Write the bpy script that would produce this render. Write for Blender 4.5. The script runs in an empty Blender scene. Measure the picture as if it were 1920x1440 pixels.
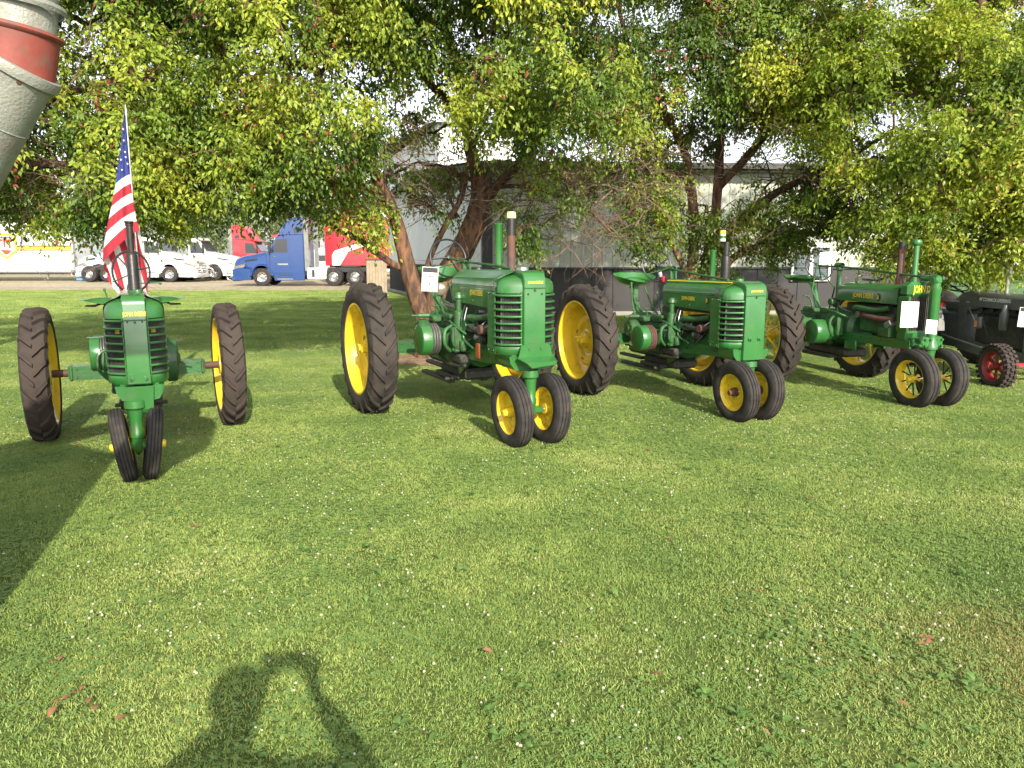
import bpy, bmesh, math, random
import numpy as np
from mathutils import Vector, Matrix, Euler, noise
from mathutils.kdtree import KDTree

R = math.radians
rnd = random.Random(7)
rng = np.random.default_rng(7)
sc = bpy.context.scene
COL = sc.collection

# ------------------------------------------------------------------ camera
cam_d = bpy.data.cameras.new('camera')
cam = bpy.data.objects.new('camera', cam_d)
COL.objects.link(cam)
cam_d.sensor_fit = 'HORIZONTAL'
cam_d.sensor_width = 36.0
cam_d.lens = 36.0 * 1442 / 1920
cam_d.clip_start = 0.02
cam_d.clip_end = 2000
cam.location = (0, 0, 1.72)
cam.rotation_euler = (R(90 - 9.45), 0, 0)
sc.camera = cam

# ------------------------------------------------------------------ light
SUN_EL = R(27.8)
sx, sy = 0.296, -0.955                      # horizontal direction towards the sun
SUN_AZ = math.atan2(sx, sy)
world = bpy.data.worlds.new('World')
sc.world = world
world.use_nodes = True
wn = world.node_tree
wn.nodes.clear()
sky = wn.nodes.new('ShaderNodeTexSky')
sky.sky_type = 'NISHITA'
sky.sun_disc = False
sky.sun_elevation = SUN_EL
sky.sun_rotation = SUN_AZ
sky.altitude = 200
sky.air_density = 1.0
sky.dust_density = 2.0
sky.ozone_density = 1.0
hs = wn.nodes.new('ShaderNodeHueSaturation')
hs.inputs['Saturation'].default_value = 0.25       # thin high haze greys the blue out
hs.inputs['Value'].default_value = 1.3
bg = wn.nodes.new('ShaderNodeBackground')
bg.inputs['Strength'].default_value = 0.15
wo = wn.nodes.new('ShaderNodeOutputWorld')
wn.links.new(sky.outputs[0], hs.inputs['Color'])
wn.links.new(hs.outputs[0], bg.inputs[0])
wn.links.new(bg.outputs[0], wo.inputs[0])
sun_d = bpy.data.lights.new('sun', 'SUN')
sun_d.energy = 4.9
sun_d.angle = R(0.6)
sun_d.color = (1.0, 0.90, 0.74)
sun = bpy.data.objects.new('sun', sun_d)
COL.objects.link(sun)
sdir = Vector((sx * math.cos(SUN_EL), sy * math.cos(SUN_EL), math.sin(SUN_EL)))
sun.rotation_euler = sdir.to_track_quat('Z', 'Y').to_euler()
sun.location = (4, -12, 9)
vs = sc.view_settings
vs.view_transform = 'Standard'
vs.look = 'None'
vs.exposure = 0.70
vs.gamma = 1
vs.use_curve_mapping = False
sc.cycles.max_bounces = 6
sc.cycles.diffuse_bounces = 3
sc.cycles.glossy_bounces = 3
sc.cycles.transmission_bounces = 4
sc.cycles.use_denoising = True

# ------------------------------------------------------------------ materials
MATS = {}

def mat(name, col, rough=0.6, metal=0.0, col2=None, scale=8.0, bump=0.0, bscale=60.0, coat=0.0,
        dirt=None, dirt_amt=0.4, dirt_scale=5.0, transl=0.0, stretch=None, det=4.0, spec=0.5, thr=(0.35, 0.65)):
    m = bpy.data.materials.new(name)
    MATS[name] = m
    m.use_nodes = True
    nt = m.node_tree
    N, L = nt.nodes, nt.links
    N.clear()
    out = N.new('ShaderNodeOutputMaterial')
    b = N.new('ShaderNodeBsdfPrincipled')
    b.inputs['Base Color'].default_value = (*col, 1)
    b.inputs['Roughness'].default_value = rough
    b.inputs['Metallic'].default_value = metal
    b.inputs['Coat Weight'].default_value = coat
    b.inputs['Coat Roughness'].default_value = 0.12
    b.inputs['Specular IOR Level'].default_value = spec
    L.new(b.outputs[0], out.inputs[0])
    tc = N.new('ShaderNodeTexCoord')
    if stretch:
        mpn = N.new('ShaderNodeMapping'); mpn.inputs['Scale'].default_value = stretch
        L.new(tc.outputs['Object'], mpn.inputs[0])
        class _T: outputs = {'Object': mpn.outputs[0]}
        tc = _T
    last = None

    def noise_mix(ca, cb, sc_, lo, hi, a_sock=None):
        nz = N.new('ShaderNodeTexNoise')
        nz.inputs['Scale'].default_value = sc_
        nz.inputs['Detail'].default_value = det
        nz.inputs['Roughness'].default_value = 0.6
        L.new(tc.outputs['Object'], nz.inputs['Vector'])
        mr = N.new('ShaderNodeMapRange')
        mr.inputs['From Min'].default_value = lo
        mr.inputs['From Max'].default_value = hi
        L.new(nz.outputs['Fac'], mr.inputs['Value'])
        mx = N.new('ShaderNodeMix')
        mx.data_type = 'RGBA'
        mx.inputs[6].default_value = (*ca, 1)
        mx.inputs[7].default_value = (*cb, 1)
        if a_sock:
            L.new(a_sock, mx.inputs[6])
        L.new(mr.outputs[0], mx.inputs[0])
        return mx.outputs[2], mr
    if col2:
        last, _ = noise_mix(col, col2, scale, *thr)
    if dirt:
        lo = 0.62 - dirt_amt * 0.35
        last, mr = noise_mix(col, dirt, dirt_scale, lo, lo + 0.28, last)
        mr.inputs['To Max'].default_value = 0.85
        ad = N.new('ShaderNodeMath')
        ad.operation = 'MULTIPLY_ADD'
        ad.inputs[1].default_value = 0.35
        ad.inputs[2].default_value = rough
        L.new(mr.outputs[0], ad.inputs[0])
        L.new(ad.outputs[0], b.inputs['Roughness'])
    if last:
        L.new(last, b.inputs['Base Color'])
    if bump:
        nz = N.new('ShaderNodeTexNoise')
        nz.inputs['Scale'].default_value = bscale
        nz.inputs['Detail'].default_value = 6
        L.new(tc.outputs['Object'], nz.inputs['Vector'])
        bp = N.new('ShaderNodeBump')
        bp.inputs['Strength'].default_value = bump
        bp.inputs['Distance'].default_value = 0.01
        L.new(nz.outputs['Fac'], bp.inputs['Height'])
        L.new(bp.outputs[0], b.inputs['Normal'])
    if transl:
        tr = N.new('ShaderNodeBsdfTranslucent')
        tr.inputs[0].default_value = (*col, 1)
        if last:
            L.new(last, tr.inputs[0])
        ms = N.new('ShaderNodeMixShader')
        ms.inputs[0].default_value = transl
        L.new(b.outputs[0], ms.inputs[1])
        L.new(tr.outputs[0], ms.inputs[2])
        L.new(ms.outputs[0], out.inputs[0])
    return m

mat('green_paint', (0.022, 0.122, 0.027), 0.28, col2=(0.034, 0.148, 0.036), scale=3, coat=0.6, dirt=(0.055, 0.075, 0.038), dirt_amt=0.25, dirt_scale=7, bump=0.10, bscale=18)
mat('green_cast', (0.020, 0.098, 0.024), 0.45, col2=(0.032, 0.125, 0.034), scale=7, coat=0.2, dirt=(0.035, 0.035, 0.022), dirt_amt=0.5, dirt_scale=8, bump=0.3, bscale=50)
mat('yellow_paint', (0.72, 0.49, 0.015), 0.38, col2=(0.80, 0.56, 0.03), scale=4, coat=0.4, dirt=(0.30, 0.19, 0.05), dirt_amt=0.2, dirt_scale=7, bump=0.05)
mat('yellow_decal', (0.80, 0.58, 0.03), 0.5)
mat('black_iron', (0.012, 0.012, 0.012), 0.42, col2=(0.025, 0.022, 0.02), scale=12, dirt=(0.06, 0.035, 0.025), dirt_amt=0.2, bump=0.2)
mat('engine_grime', (0.018, 0.022, 0.018), 0.6, col2=(0.05, 0.045, 0.035), scale=14, bump=0.4)
mat('rust_iron', (0.13, 0.045, 0.03), 0.75, col2=(0.06, 0.04, 0.035), scale=7, bump=0.3)
mat('rubber_rear', (0.024, 0.021, 0.019), 0.85, col2=(0.046, 0.038, 0.033), scale=6, dirt=(0.066, 0.054, 0.044), dirt_amt=0.4, dirt_scale=5, bump=0.2, bscale=40, spec=0.3)
mat('rubber_front', (0.020, 0.018, 0.018), 0.8, col2=(0.038, 0.034, 0.031), scale=9, dirt=(0.065, 0.055, 0.045), dirt_amt=0.3, dirt_scale=9, bump=0.15, spec=0.3)
mat('rubber_brown', (0.036, 0.028, 0.025), 0.85, col2=(0.066, 0.050, 0.042), scale=5, dirt=(0.04, 0.035, 0.03), dirt_amt=0.4, bump=0.2, spec=0.3)
mat('black_plastic', (0.015, 0.015, 0.016), 0.35)
mat('worn_steel', (0.16, 0.155, 0.15), 0.5, 0.5, col2=(0.09, 0.085, 0.08), scale=10)
mat('steel', (0.45, 0.45, 0.44), 0.35, 0.9, col2=(0.3, 0.29, 0.28), scale=10)
mat('chrome', (0.75, 0.75, 0.76), 0.15, 1.0)
mat('white_paint', (0.60, 0.60, 0.595), 0.35, col2=(0.55, 0.55, 0.545), scale=2, coat=0.3)
mat('paper', (0.82, 0.82, 0.80), 0.7)
mat('ink', (0.03, 0.03, 0.035), 0.7)
mat('ink_grey', (0.35, 0.35, 0.36), 0.7)
mat('lamp_glass', (0.30, 0.26, 0.21), 0.10, 0.5, coat=0.8)
mat('red_paint', (0.42, 0.02, 0.03), 0.3, col2=(0.56, 0.03, 0.045), scale=3, coat=0.6)
mat('red_wheel', (0.28, 0.02, 0.02), 0.5, dirt=(0.10, 0.04, 0.03), dirt_amt=0.5, dirt_scale=12)
mat('blue_paint', (0.012, 0.044, 0.165), 0.22, col2=(0.015, 0.05, 0.185), scale=2, coat=0.8)
mat('grey_tractor', (0.065, 0.074, 0.074), 0.42, col2=(0.10, 0.11, 0.108), scale=5, coat=0.2, dirt=(0.04, 0.035, 0.028), dirt_amt=0.35, bump=0.1)
mat('fender_grey', (0.20, 0.21, 0.20), 0.45, col2=(0.14, 0.15, 0.14), scale=4, coat=0.2)
mat('truck_glass', (0.02, 0.025, 0.03), 0.05, coat=0.5)
mat('dark_chassis', (0.025, 0.025, 0.026), 0.6)
mat('orange_decal', (0.75, 0.22, 0.02), 0.5)
mat('reflector', (0.42, 0.08, 0.02), 0.3, col2=(0.25, 0.09, 0.03), scale=30)
mat('bark', (0.22, 0.115, 0.065), 0.9, col2=(0.075, 0.05, 0.037), scale=16, bump=1.0, bscale=26, spec=0.2, det=9, stretch=(1, 1, .22), thr=(.42, .58), dirt=(.05, .04, .035), dirt_amt=.5, dirt_scale=3)
mat('bark_dark', (0.06, 0.045, 0.035), 0.9, col2=(0.13, 0.075, 0.05), scale=14, bump=1.0, bscale=26, spec=0.2, det=8, stretch=(1, 1, .25))
mat('dead_twig', (0.20, 0.13, 0.10), 0.9, col2=(0.13, 0.09, 0.07), scale=6, spec=0.2)

# leaves: colour from the random number each leaf carries
def leaf_mat(name, cols, transl=0.35):
    m = bpy.data.materials.new(name)
    MATS[name] = m
    m.use_nodes = True
    N, L = m.node_tree.nodes, m.node_tree.links
    N.clear()
    out = N.new('ShaderNodeOutputMaterial')
    b = N.new('ShaderNodeBsdfPrincipled')
    b.inputs['Roughness'].default_value = 0.42
    b.inputs['Specular IOR Level'].default_value = 0.45
    at = N.new('ShaderNodeAttribute')
    at.attribute_name = 'shade'
    cr = N.new('ShaderNodeValToRGB')
    el = cr.color_ramp.elements
    while len(el) < len(cols):
        el.new(0.5)
    for e, (p, c) in zip(el, cols):
        e.position = p
        e.color = (*c, 1)
    L.new(at.outputs['Fac'], cr.inputs[0])
    L.new(cr.outputs[0], b.inputs['Base Color'])
    tr = N.new('ShaderNodeBsdfTranslucent')
    L.new(cr.outputs[0], tr.inputs[0])
    ms = N.new('ShaderNodeMixShader')
    ms.inputs[0].default_value = transl
    L.new(b.outputs[0], ms.inputs[1])
    L.new(tr.outputs[0], ms.inputs[2])
    L.new(ms.outputs[0], out.inputs[0])
    return m

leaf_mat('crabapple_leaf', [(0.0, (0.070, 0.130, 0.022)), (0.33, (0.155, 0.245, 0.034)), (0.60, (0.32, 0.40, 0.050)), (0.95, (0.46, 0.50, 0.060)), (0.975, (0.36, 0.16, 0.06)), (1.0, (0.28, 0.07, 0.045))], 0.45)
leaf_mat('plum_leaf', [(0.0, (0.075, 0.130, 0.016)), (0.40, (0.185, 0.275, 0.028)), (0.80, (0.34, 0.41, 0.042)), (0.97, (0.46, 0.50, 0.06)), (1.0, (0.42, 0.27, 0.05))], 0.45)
leaf_mat('copper_leaf', [(0.0, (0.10, 0.04, 0.02)), (0.5, (0.18, 0.07, 0.03)), (1.0, (0.12, 0.14, 0.03))])
leaf_mat('hazed_far_leaf', [(0.0, (0.13, 0.18, 0.09)), (0.6, (0.20, 0.26, 0.13)), (1.0, (0.28, 0.32, 0.17))])  # distance haze painted in: leaf tones paled and greyed

# ------------------------------------------------------------------ mesh helpers
class MB:
    """collects shapes and links them as one mesh object"""
    def __init__(self):
        self.v, self.f, self.mi, self.mats = [], [], [], []
        self.cur = 0

    def m(self, name):
        if name not in self.mats:
            self.mats.append(name)
        self.cur = self.mats.index(name)
        return self

    def add(self, vs, fs, M=None):
        o = len(self.v)
        if M is not None:
            vs = [M @ Vector(p) for p in vs]
        self.v.extend([tuple(p) for p in vs])
        self.f.extend([tuple(i + o for i in f) for f in fs])
        self.mi.extend([self.cur] * len(fs))
        return self

    def box(self, c, s, rot=None, b=0.0):
        x, y, z = s[0] / 2, s[1] / 2, s[2] / 2
        M = Matrix.Translation(c)
        if rot is not None:
            M = M @ Euler(rot).to_matrix().to_4x4()
        if b > 0:
            b = min(b, x * .9, y * .9, z * .9)
            vs, idx = [], {}
            for sx_ in (-1, 1):
                for sy_ in (-1, 1):
                    for sz_ in (-1, 1):
                        for k in range(3):
                            p = [sx_ * x, sy_ * y, sz_ * z]
                            for q in range(3):
                                if q != k:
                                    p[q] -= b * (1 if p[q] > 0 else -1)
                            idx[(sx_, sy_, sz_, k)] = len(vs)
                            vs.append(p)
            fs = []
            for k in range(3):
                a_, c_ = [q for q in range(3) if q != k]
                for s_ in (-1, 1):
                    q4 = []
                    for (u, w) in ((-1, -1), (1, -1), (1, 1), (-1, 1)):
                        sg = [0, 0, 0]
                        sg[k] = s_; sg[a_] = u; sg[c_] = w
                        q4.append(idx[(*sg, k)])
                    fs.append(q4)
            for k in range(3):       # edges along axis k
                a_, c_ = [q for q in range(3) if q != k]
                for u in (-1, 1):
                    for w in (-1, 1):
                        def g(e, kk):
                            sg = [0, 0, 0]
                            sg[k] = e; sg[a_] = u; sg[c_] = w
                            return idx[(*sg, kk)]
                        fs.append([g(-1, a_), g(1, a_), g(1, c_), g(-1, c_)])
            for sx_ in (-1, 1):
                for sy_ in (-1, 1):
                    for sz_ in (-1, 1):
                        fs.append([idx[(sx_, sy_, sz_, k)] for k in range(3)])
            return self.add(vs, fs, M)
        vs = [(-x, -y, -z), (x, -y, -z), (x, y, -z), (-x, y, -z), (-x, -y, z), (x, -y, z), (x, y, z), (-x, y, z)]
        return self.add(vs, [(0, 3, 2, 1), (4, 5, 6, 7), (0, 1, 5, 4), (1, 2, 6, 5), (2, 3, 7, 6), (3, 0, 4, 7)], M)

    def tube(self, pts, r, n=10, cap=True, smooth=0):
        """round bar along a polyline; r is one radius or one per point"""
        P = [Vector(p) for p in pts]
        if smooth:
            P = catmull(P, smooth)
            if isinstance(r, (list, tuple)):
                r = list(np.interp(np.linspace(0, 1, len(P)), np.linspace(0, 1, len(r)), r))
        k = len(P)
        rr = r if isinstance(r, (list, tuple)) else [r] * k
        vs, fs = [], []
        t0 = (P[1] - P[0]).normalized()
        up = Vector((0, 0, 1)) if abs(t0.z) < 0.9 else Vector((1, 0, 0))
        a = t0.cross(up).normalized()
        for i in range(k):
            t = (P[min(i + 1, k - 1)] - P[max(i - 1, 0)])
            if t.length < 1e-9:
                t = t0
            t.normalize()
            a = (a - t * a.dot(t))
            if a.length < 1e-6:
                a = t.orthogonal()
            a.normalize()
            bq = t.cross(a)
            for j in range(n):
                an = 2 * math.pi * j / n
                vs.append(P[i] + (a * math.cos(an) + bq * math.sin(an)) * rr[i])
        for i in range(k - 1):
            for j in range(n):
                j2 = (j + 1) % n
                fs.append((i * n + j, i * n + j2, (i + 1) * n + j2, (i + 1) * n + j))
        if cap:
            fs.append(tuple(reversed(range(n))))
            fs.append(tuple((k - 1) * n + j for j in range(n)))
        return self.add(vs, fs)

    def lathe(self, prof, n=32, M=None, closed=False, phase=0.0):
        """profile [(radius, height along local z)] turned about z"""
        vs, fs = [], []
        k = len(prof)
        for j in range(n):
            an = 2 * math.pi * j / n + phase
            ca, sa = math.cos(an), math.sin(an)
            for (r_, h) in prof:
                vs.append((r_ * ca, r_ * sa, h))
        for j in range(n):
            j2 = (j + 1) % n
            for i in range(k if closed else k - 1):
                i2 = (i + 1) % k
                if prof[i][0] < 1e-6 and prof[i2][0] < 1e-6:
                    continue
                fs.append((j * k + i, j2 * k + i, j2 * k + i2, j * k + i2))
        return self.add(vs, fs, M)

    def prism(self, poly, d0, d1, M=None):
        """2D polygon (x, y) extruded from z=d0 to z=d1"""
        n = len(poly)
        vs = [(x, y, d0) for x, y in poly] + [(x, y, d1) for x, y in poly]
        fs = [tuple(reversed(range(n))), tuple(range(n, 2 * n))]
        for i in range(n):
            j = (i + 1) % n
            fs.append((i, j, n + j, n + i))
        return self.add(vs, fs, M)

    def loft(self, secs, cap=True, closed=True):
        n = len(secs[0])
        vs = [p for s in secs for p in s]
        fs = []
        for i in range(len(secs) - 1):
            for j in range(n if closed else n - 1):
                j2 = (j + 1) % n
                fs.append((i * n + j, i * n + j2, (i + 1) * n + j2, (i + 1) * n + j))
        if cap:
            fs.append(tuple(reversed(range(n))))
            fs.append(tuple((len(secs) - 1) * n + j for j in range(n)))
        return self.add(vs, fs)

    def build(self, name, parent=None, mname=None, smooth=38, loc=None, rot=None, label=None, kind=None, fix=True):
        if mname:
            self.mats = [mname]
            self.mi = [0] * len(self.f)
        me = bpy.data.meshes.new(name)
        me.from_pydata(self.v, [], self.f)
        for mm in self.mats:
            me.materials.append(MATS[mm])
        if self.mats:
            me.polygons.foreach_set('material_index', self.mi)
        if fix:
            bm = bmesh.new()
            bm.from_mesh(me)
            bmesh.ops.remove_doubles(bm, verts=bm.verts, dist=0.00005)
            bmesh.ops.recalc_face_normals(bm, faces=bm.faces)
            bm.to_mesh(me)
            bm.free()
        if smooth:
            me.polygons.foreach_set('use_smooth', [True] * len(me.polygons))
            me.set_sharp_from_angle(angle=R(smooth))
        me.update()
        o = bpy.data.objects.new(name, me)
        COL.objects.link(o)
        if parent:
            o.parent = parent
        if loc:
            o.location = loc
        if rot:
            o.rotation_euler = rot
        if label:
            o['label'] = label
        if kind:
            o['kind'] = kind
        return o

def catmull(P, sub):
    out = []
    n = len(P)
    for i in range(n - 1):
        p0, p1, p2, p3 = P[max(i - 1, 0)], P[i], P[i + 1], P[min(i + 2, n - 1)]
        for k in range(sub):
            t = k / sub
            out.append(0.5 * ((2 * p1) + (p2 - p0) * t + (2 * p0 - 5 * p1 + 4 * p2 - p3) * t * t + (3 * p1 - p0 - 3 * p2 + p3) * t ** 3))
    out.append(P[-1])
    return out

def axis_x(x, y, z, sgn=1):
    """matrix that lays a lathe's z axis along sgn * X at a point"""
    return Matrix.Translation((x, y, z)) @ Matrix.Rotation(R(90) * sgn, 4, 'Y')

def axis_y(x, y, z, sgn=-1):
    return Matrix.Translation((x, y, z)) @ Matrix.Rotation(R(-90) * sgn, 4, 'X')

def thing(name, label, cat, loc=(0, 0, 0), rz=0.0, group=None):
    o = bpy.data.objects.new(name, None)
    o.empty_display_size = 0.1
    COL.objects.link(o)
    o.location = loc
    o.rotation_euler = (0, 0, rz)
    tag(o, label, cat, group)
    return o

def tag(o, label=None, cat=None, group=None, kind=None):
    if label: o['label'] = label
    if cat: o['category'] = cat
    if group: o['group'] = group
    if kind: o['kind'] = kind
    return o

def copy_tree(o, parent=None):
    c = o.copy()
    COL.objects.link(c)
    c.parent = parent
    for ch in list(o.children):
        copy_tree(ch, c)
    return c

_txt = {}
def text_mesh(s, size=1.0, bold=0.0, ext=0.0, shear=0.0):
    """lettering as (verts, faces), centred on the origin in the xy plane, scaled to a given width"""
    key = (s, bold, shear)
    if key not in _txt:
        cu = bpy.data.curves.new('lettering', 'FONT')
        cu.body = s
        cu.size = 1
        cu.offset = bold
        cu.shear = shear
        cu.resolution_u = 2
        ob = bpy.data.objects.new('lettering_source', cu)
        me = bpy.data.meshes.new_from_object(ob)
        vs = [tuple(v.co) for v in me.vertices]
        fs = [tuple(p.vertices) for p in me.polygons]
        bpy.data.objects.remove(ob); bpy.data.curves.remove(cu); bpy.data.meshes.remove(me)
        x0, x1 = min(v[0] for v in vs), max(v[0] for v in vs)
        y0, y1 = min(v[1] for v in vs), max(v[1] for v in vs)
        w = x1 - x0
        _txt[key] = ([((v[0] - (x0 + x1) / 2) / w, (v[1] - (y0 + y1) / 2) / w, 0) for v in vs], fs)
    return _txt[key]

def letters(mb, s, width, M, bold=0.0, hs=1.0, shear=0.0):
    vs, fs = text_mesh(s, bold=bold, shear=shear)
    mb.add([(x * width, y * width * hs, 0) for x, y, z in vs], fs, M)

def plane_mat(origin, right, up):
    """matrix with local x = right, y = up, z = right x up"""
    r_, u_ = Vector(right).normalized(), Vector(up).normalized()
    n_ = r_.cross(u_).normalized()
    u_ = n_.cross(r_)
    return Matrix(((r_.x, u_.x, n_.x, origin[0]), (r_.y, u_.y, n_.y, origin[1]), (r_.z, u_.z, n_.z, origin[2]), (0, 0, 0, 1)))

def fast_mesh(name, V, F, mats, k):
    """numpy mesh: V (n,3), F (m,k) faces of k corners"""
    me = bpy.data.meshes.new(name)
    me.vertices.add(len(V)); me.vertices.foreach_set('co', np.asarray(V, dtype=np.float32).ravel())
    m = len(F)
    me.loops.add(m * k); me.loops.foreach_set('vertex_index', np.asarray(F, dtype=np.int32).ravel())
    me.polygons.add(m); me.polygons.foreach_set('loop_start', np.arange(0, m * k, k, dtype=np.int32))
    me.update(calc_edges=True)
    for q in mats:
        me.materials.append(MATS[q])
    return me
# ------------------------------------------------------------------ where a pixel of the photo lies in the place
_th = R(9.45)
def W(x, y, Y):
    u, v = (x - 960) / 1442, (720 - y) / 1442
    b_ = math.cos(_th) + v * math.sin(_th)
    c_ = -math.sin(_th) + v * math.cos(_th)
    t = Y / b_
    return Vector((u * t, Y, 1.72 + c_ * t))

# ------------------------------------------------------------------ ground
def ground_mat(name, cols, scale, fine, fcols=None, bump=0.5):
    m = bpy.data.materials.new(name)
    MATS[name] = m
    m.use_nodes = True
    N, L = m.node_tree.nodes, m.node_tree.links
    N.clear()
    out = N.new('ShaderNodeOutputMaterial')
    b = N.new('ShaderNodeBsdfPrincipled')
    b.inputs['Roughness'].default_value = 0.9
    b.inputs['Specular IOR Level'].default_value = 0.15
    L.new(b.outputs[0], out.inputs[0])
    g = N.new('ShaderNodeNewGeometry')
    cr = N.new('ShaderNodeValToRGB')
    el = cr.color_ramp.elements
    while len(el) < len(cols):
        el.new(0.5)
    for e, (p, c) in zip(el, cols):
        e.position = p
        e.color = (*c, 1)
    n1 = N.new('ShaderNodeTexNoise'); n1.inputs['Scale'].default_value = scale; n1.inputs['Detail'].default_value = 5
    n1.inputs['Roughness'].default_value = 0.65
    L.new(g.outputs['Position'], n1.inputs['Vector'])
    L.new(n1.outputs['Fac'], cr.inputs[0])
    n2 = N.new('ShaderNodeTexNoise'); n2.inputs['Scale'].default_value = fine; n2.inputs['Detail'].default_value = 4
    L.new(g.outputs['Position'], n2.inputs['Vector'])
    mr = N.new('ShaderNodeMapRange'); mr.inputs['From Min'].default_value = 0.3; mr.inputs['From Max'].default_value = 0.7
    mr.inputs['To Min'].default_value = 0.6; mr.inputs['To Max'].default_value = 1.35
    L.new(n2.outputs['Fac'], mr.inputs['Value'])
    mx = N.new('ShaderNodeVectorMath'); mx.operation = 'SCALE'
    L.new(cr.outputs[0], mx.inputs[0]); L.new(mr.outputs[0], mx.inputs['Scale'])
    L.new(mx.outputs[0], b.inputs['Base Color'])
    bp = N.new('ShaderNodeBump'); bp.inputs['Strength'].default_value = bump; bp.inputs['Distance'].default_value = 0.03
    L.new(n2.outputs['Fac'], bp.inputs['Height']); L.new(bp.outputs[0], b.inputs['Normal'])
    return m

ground_mat('turf', [(0.3, (0.075, 0.110, 0.028)), (0.55, (0.095, 0.13, 0.034)), (0.75, (0.12, 0.13, 0.04))], 0.4, 45)
ground_mat('dry_lot', [(0.3, (0.30, 0.25, 0.16)), (0.5, (0.36, 0.31, 0.21)), (0.7, (0.24, 0.24, 0.10))], 0.18, 3.0, bump=0.25)
ground_mat('dry_track', [(0.3, (0.42, 0.37, 0.28)), (0.7, (0.34, 0.28, 0.19))], 0.3, 5.0, bump=0.25)
ground_mat('bare_soil', [(0.3, (0.20, 0.13, 0.08)), (0.7, (0.30, 0.21, 0.14))], 2.0, 12.0)

def sheet(name, poly, z, m, div=None):
    mb = MB()
    mb.add([(x, y, z) for x, y in poly], [tuple(range(len(poly)))])
    o = mb.build(name, None, m, smooth=0)
    o['kind'] = 'structure'
    return o

sheet('ground', [(-900, -60), (900, -60), (900, 1500), (-900, 1500)], -0.012, 'dry_lot')
def wavy(y0, amp, seed, xs):
    r_ = random.Random(seed)
    return [(x, y0 + r_.uniform(-amp, amp)) for x in xs]
edge = wavy(38.5, 0.7, 3, range(-70, 60, 3))
sheet('lawn', [(-120, -50), (120, -50), (120, 40)] + edge[::-1] + [(-120, 40)], 0.0, 'turf')
tr = wavy(44.0, 0.5, 5, range(-90, 90, 4))
tr2 = wavy(49.5, 0.8, 6, range(-90, 90, 4))
sheet('track', tr + tr2[::-1], -0.006, 'dry_track')

# ------------------------------------------------------------------ grass
def blade_mat():
    m = bpy.data.materials.new('grass_blade')
    MATS['grass_blade'] = m
    m.use_nodes = True
    N, L = m.node_tree.nodes, m.node_tree.links
    N.clear()
    out = N.new('ShaderNodeOutputMaterial')
    b = N.new('ShaderNodeBsdfPrincipled')
    b.inputs['Roughness'].default_value = 0.5
    b.inputs['Specular IOR Level'].default_value = 0.3
    g = N.new('ShaderNodeNewGeometry')
    n1 = N.new('ShaderNodeTexNoise'); n1.inputs['Scale'].default_value = 0.9; n1.inputs['Detail'].default_value = 5; n1.inputs['Roughness'].default_value = 0.6
    L.new(g.outputs['Position'], n1.inputs['Vector'])
    at = N.new('ShaderNodeAttribute'); at.attribute_name = 'shade'
    ad = N.new('ShaderNodeMath'); ad.operation = 'MULTIPLY_ADD'; ad.inputs[1].default_value = 0.42; 
    L.new(at.outputs['Fac'], ad.inputs[0]); 
    s1 = N.new('ShaderNodeMapRange'); s1.inputs['From Min'].default_value = 0.32; s1.inputs['From Max'].default_value = 0.68; s1.inputs['To Max'].default_value = 0.6
    L.new(n1.outputs['Fac'], s1.inputs['Value'])
    L.new(s1.outputs[0], ad.inputs[2])
    cr = N.new('ShaderNodeValToRGB')
    cols = [(0.0, (0.105, 0.185, 0.050)), (0.30, (0.200, 0.300, 0.078)), (0.65, (0.320, 0.410, 0.105)), (0.92, (0.46, 0.49, 0.19)), (1.0, (0.56, 0.50, 0.29))]
    el = cr.color_ramp.elements
    while len(el) < len(cols):
        el.new(0.5)
    for e, (p, c) in zip(el, cols):
        e.position = p; e.color = (*c, 1)
    L.new(ad.outputs[0], cr.inputs[0])
    # worn, drier turf towards the lower right of the lawn and in a few patches
    n3 = N.new('ShaderNodeTexNoise'); n3.inputs['Scale'].default_value = 1.3; n3.inputs['Detail'].default_value = 3
    L.new(g.outputs['Position'], n3.inputs['Vector'])
    sp = N.new('ShaderNodeSeparateXYZ'); L.new(g.outputs['Position'], sp.inputs[0])
    dm = N.new('ShaderNodeVectorMath'); dm.operation = 'DISTANCE'; dm.inputs[1].default_value = (2.1, 2.8, 0)
    L.new(g.outputs['Position'], dm.inputs[0])
    mr = N.new('ShaderNodeMapRange'); mr.inputs['From Min'].default_value = 1.05; mr.inputs['From Max'].default_value = 0.1; mr.inputs['To Max'].default_value = 0.5
    L.new(dm.outputs['Value'], mr.inputs['Value'])
    a2 = N.new('ShaderNodeMath'); a2.operation = 'ADD'
    L.new(n3.outputs['Fac'], a2.inputs[0]); L.new(mr.outputs[0], a2.inputs[1])
    m3 = N.new('ShaderNodeMapRange'); m3.inputs['From Min'].default_value = 0.66; m3.inputs['From Max'].default_value = 0.86; m3.inputs['To Max'].default_value = 0.65
    L.new(a2.outputs[0], m3.inputs['Value'])
    mx = N.new('ShaderNodeMix'); mx.data_type = 'RGBA'; mx.inputs[7].default_value = (0.33, 0.27, 0.11, 1)
    L.new(m3.outputs[0], mx.inputs[0]); L.new(cr.outputs[0], mx.inputs[6])
    L.new(mx.outputs[2], b.inputs['Base Color'])
    t = N.new('ShaderNodeBsdfTranslucent'); L.new(mx.outputs[2], t.inputs[0])
    ms = N.new('ShaderNodeMixShader'); ms.inputs[0].default_value = 0.3
    L.new(b.outputs[0], ms.inputs[1]); L.new(t.outputs[0], ms.inputs[2]); L.new(ms.outputs[0], out.inputs[0])
blade_mat()
mat('clover_leaf', (0.150, 0.255, 0.070), 0.5, col2=(0.20, 0.31, 0.085), scale=9, transl=0.25)
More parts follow.
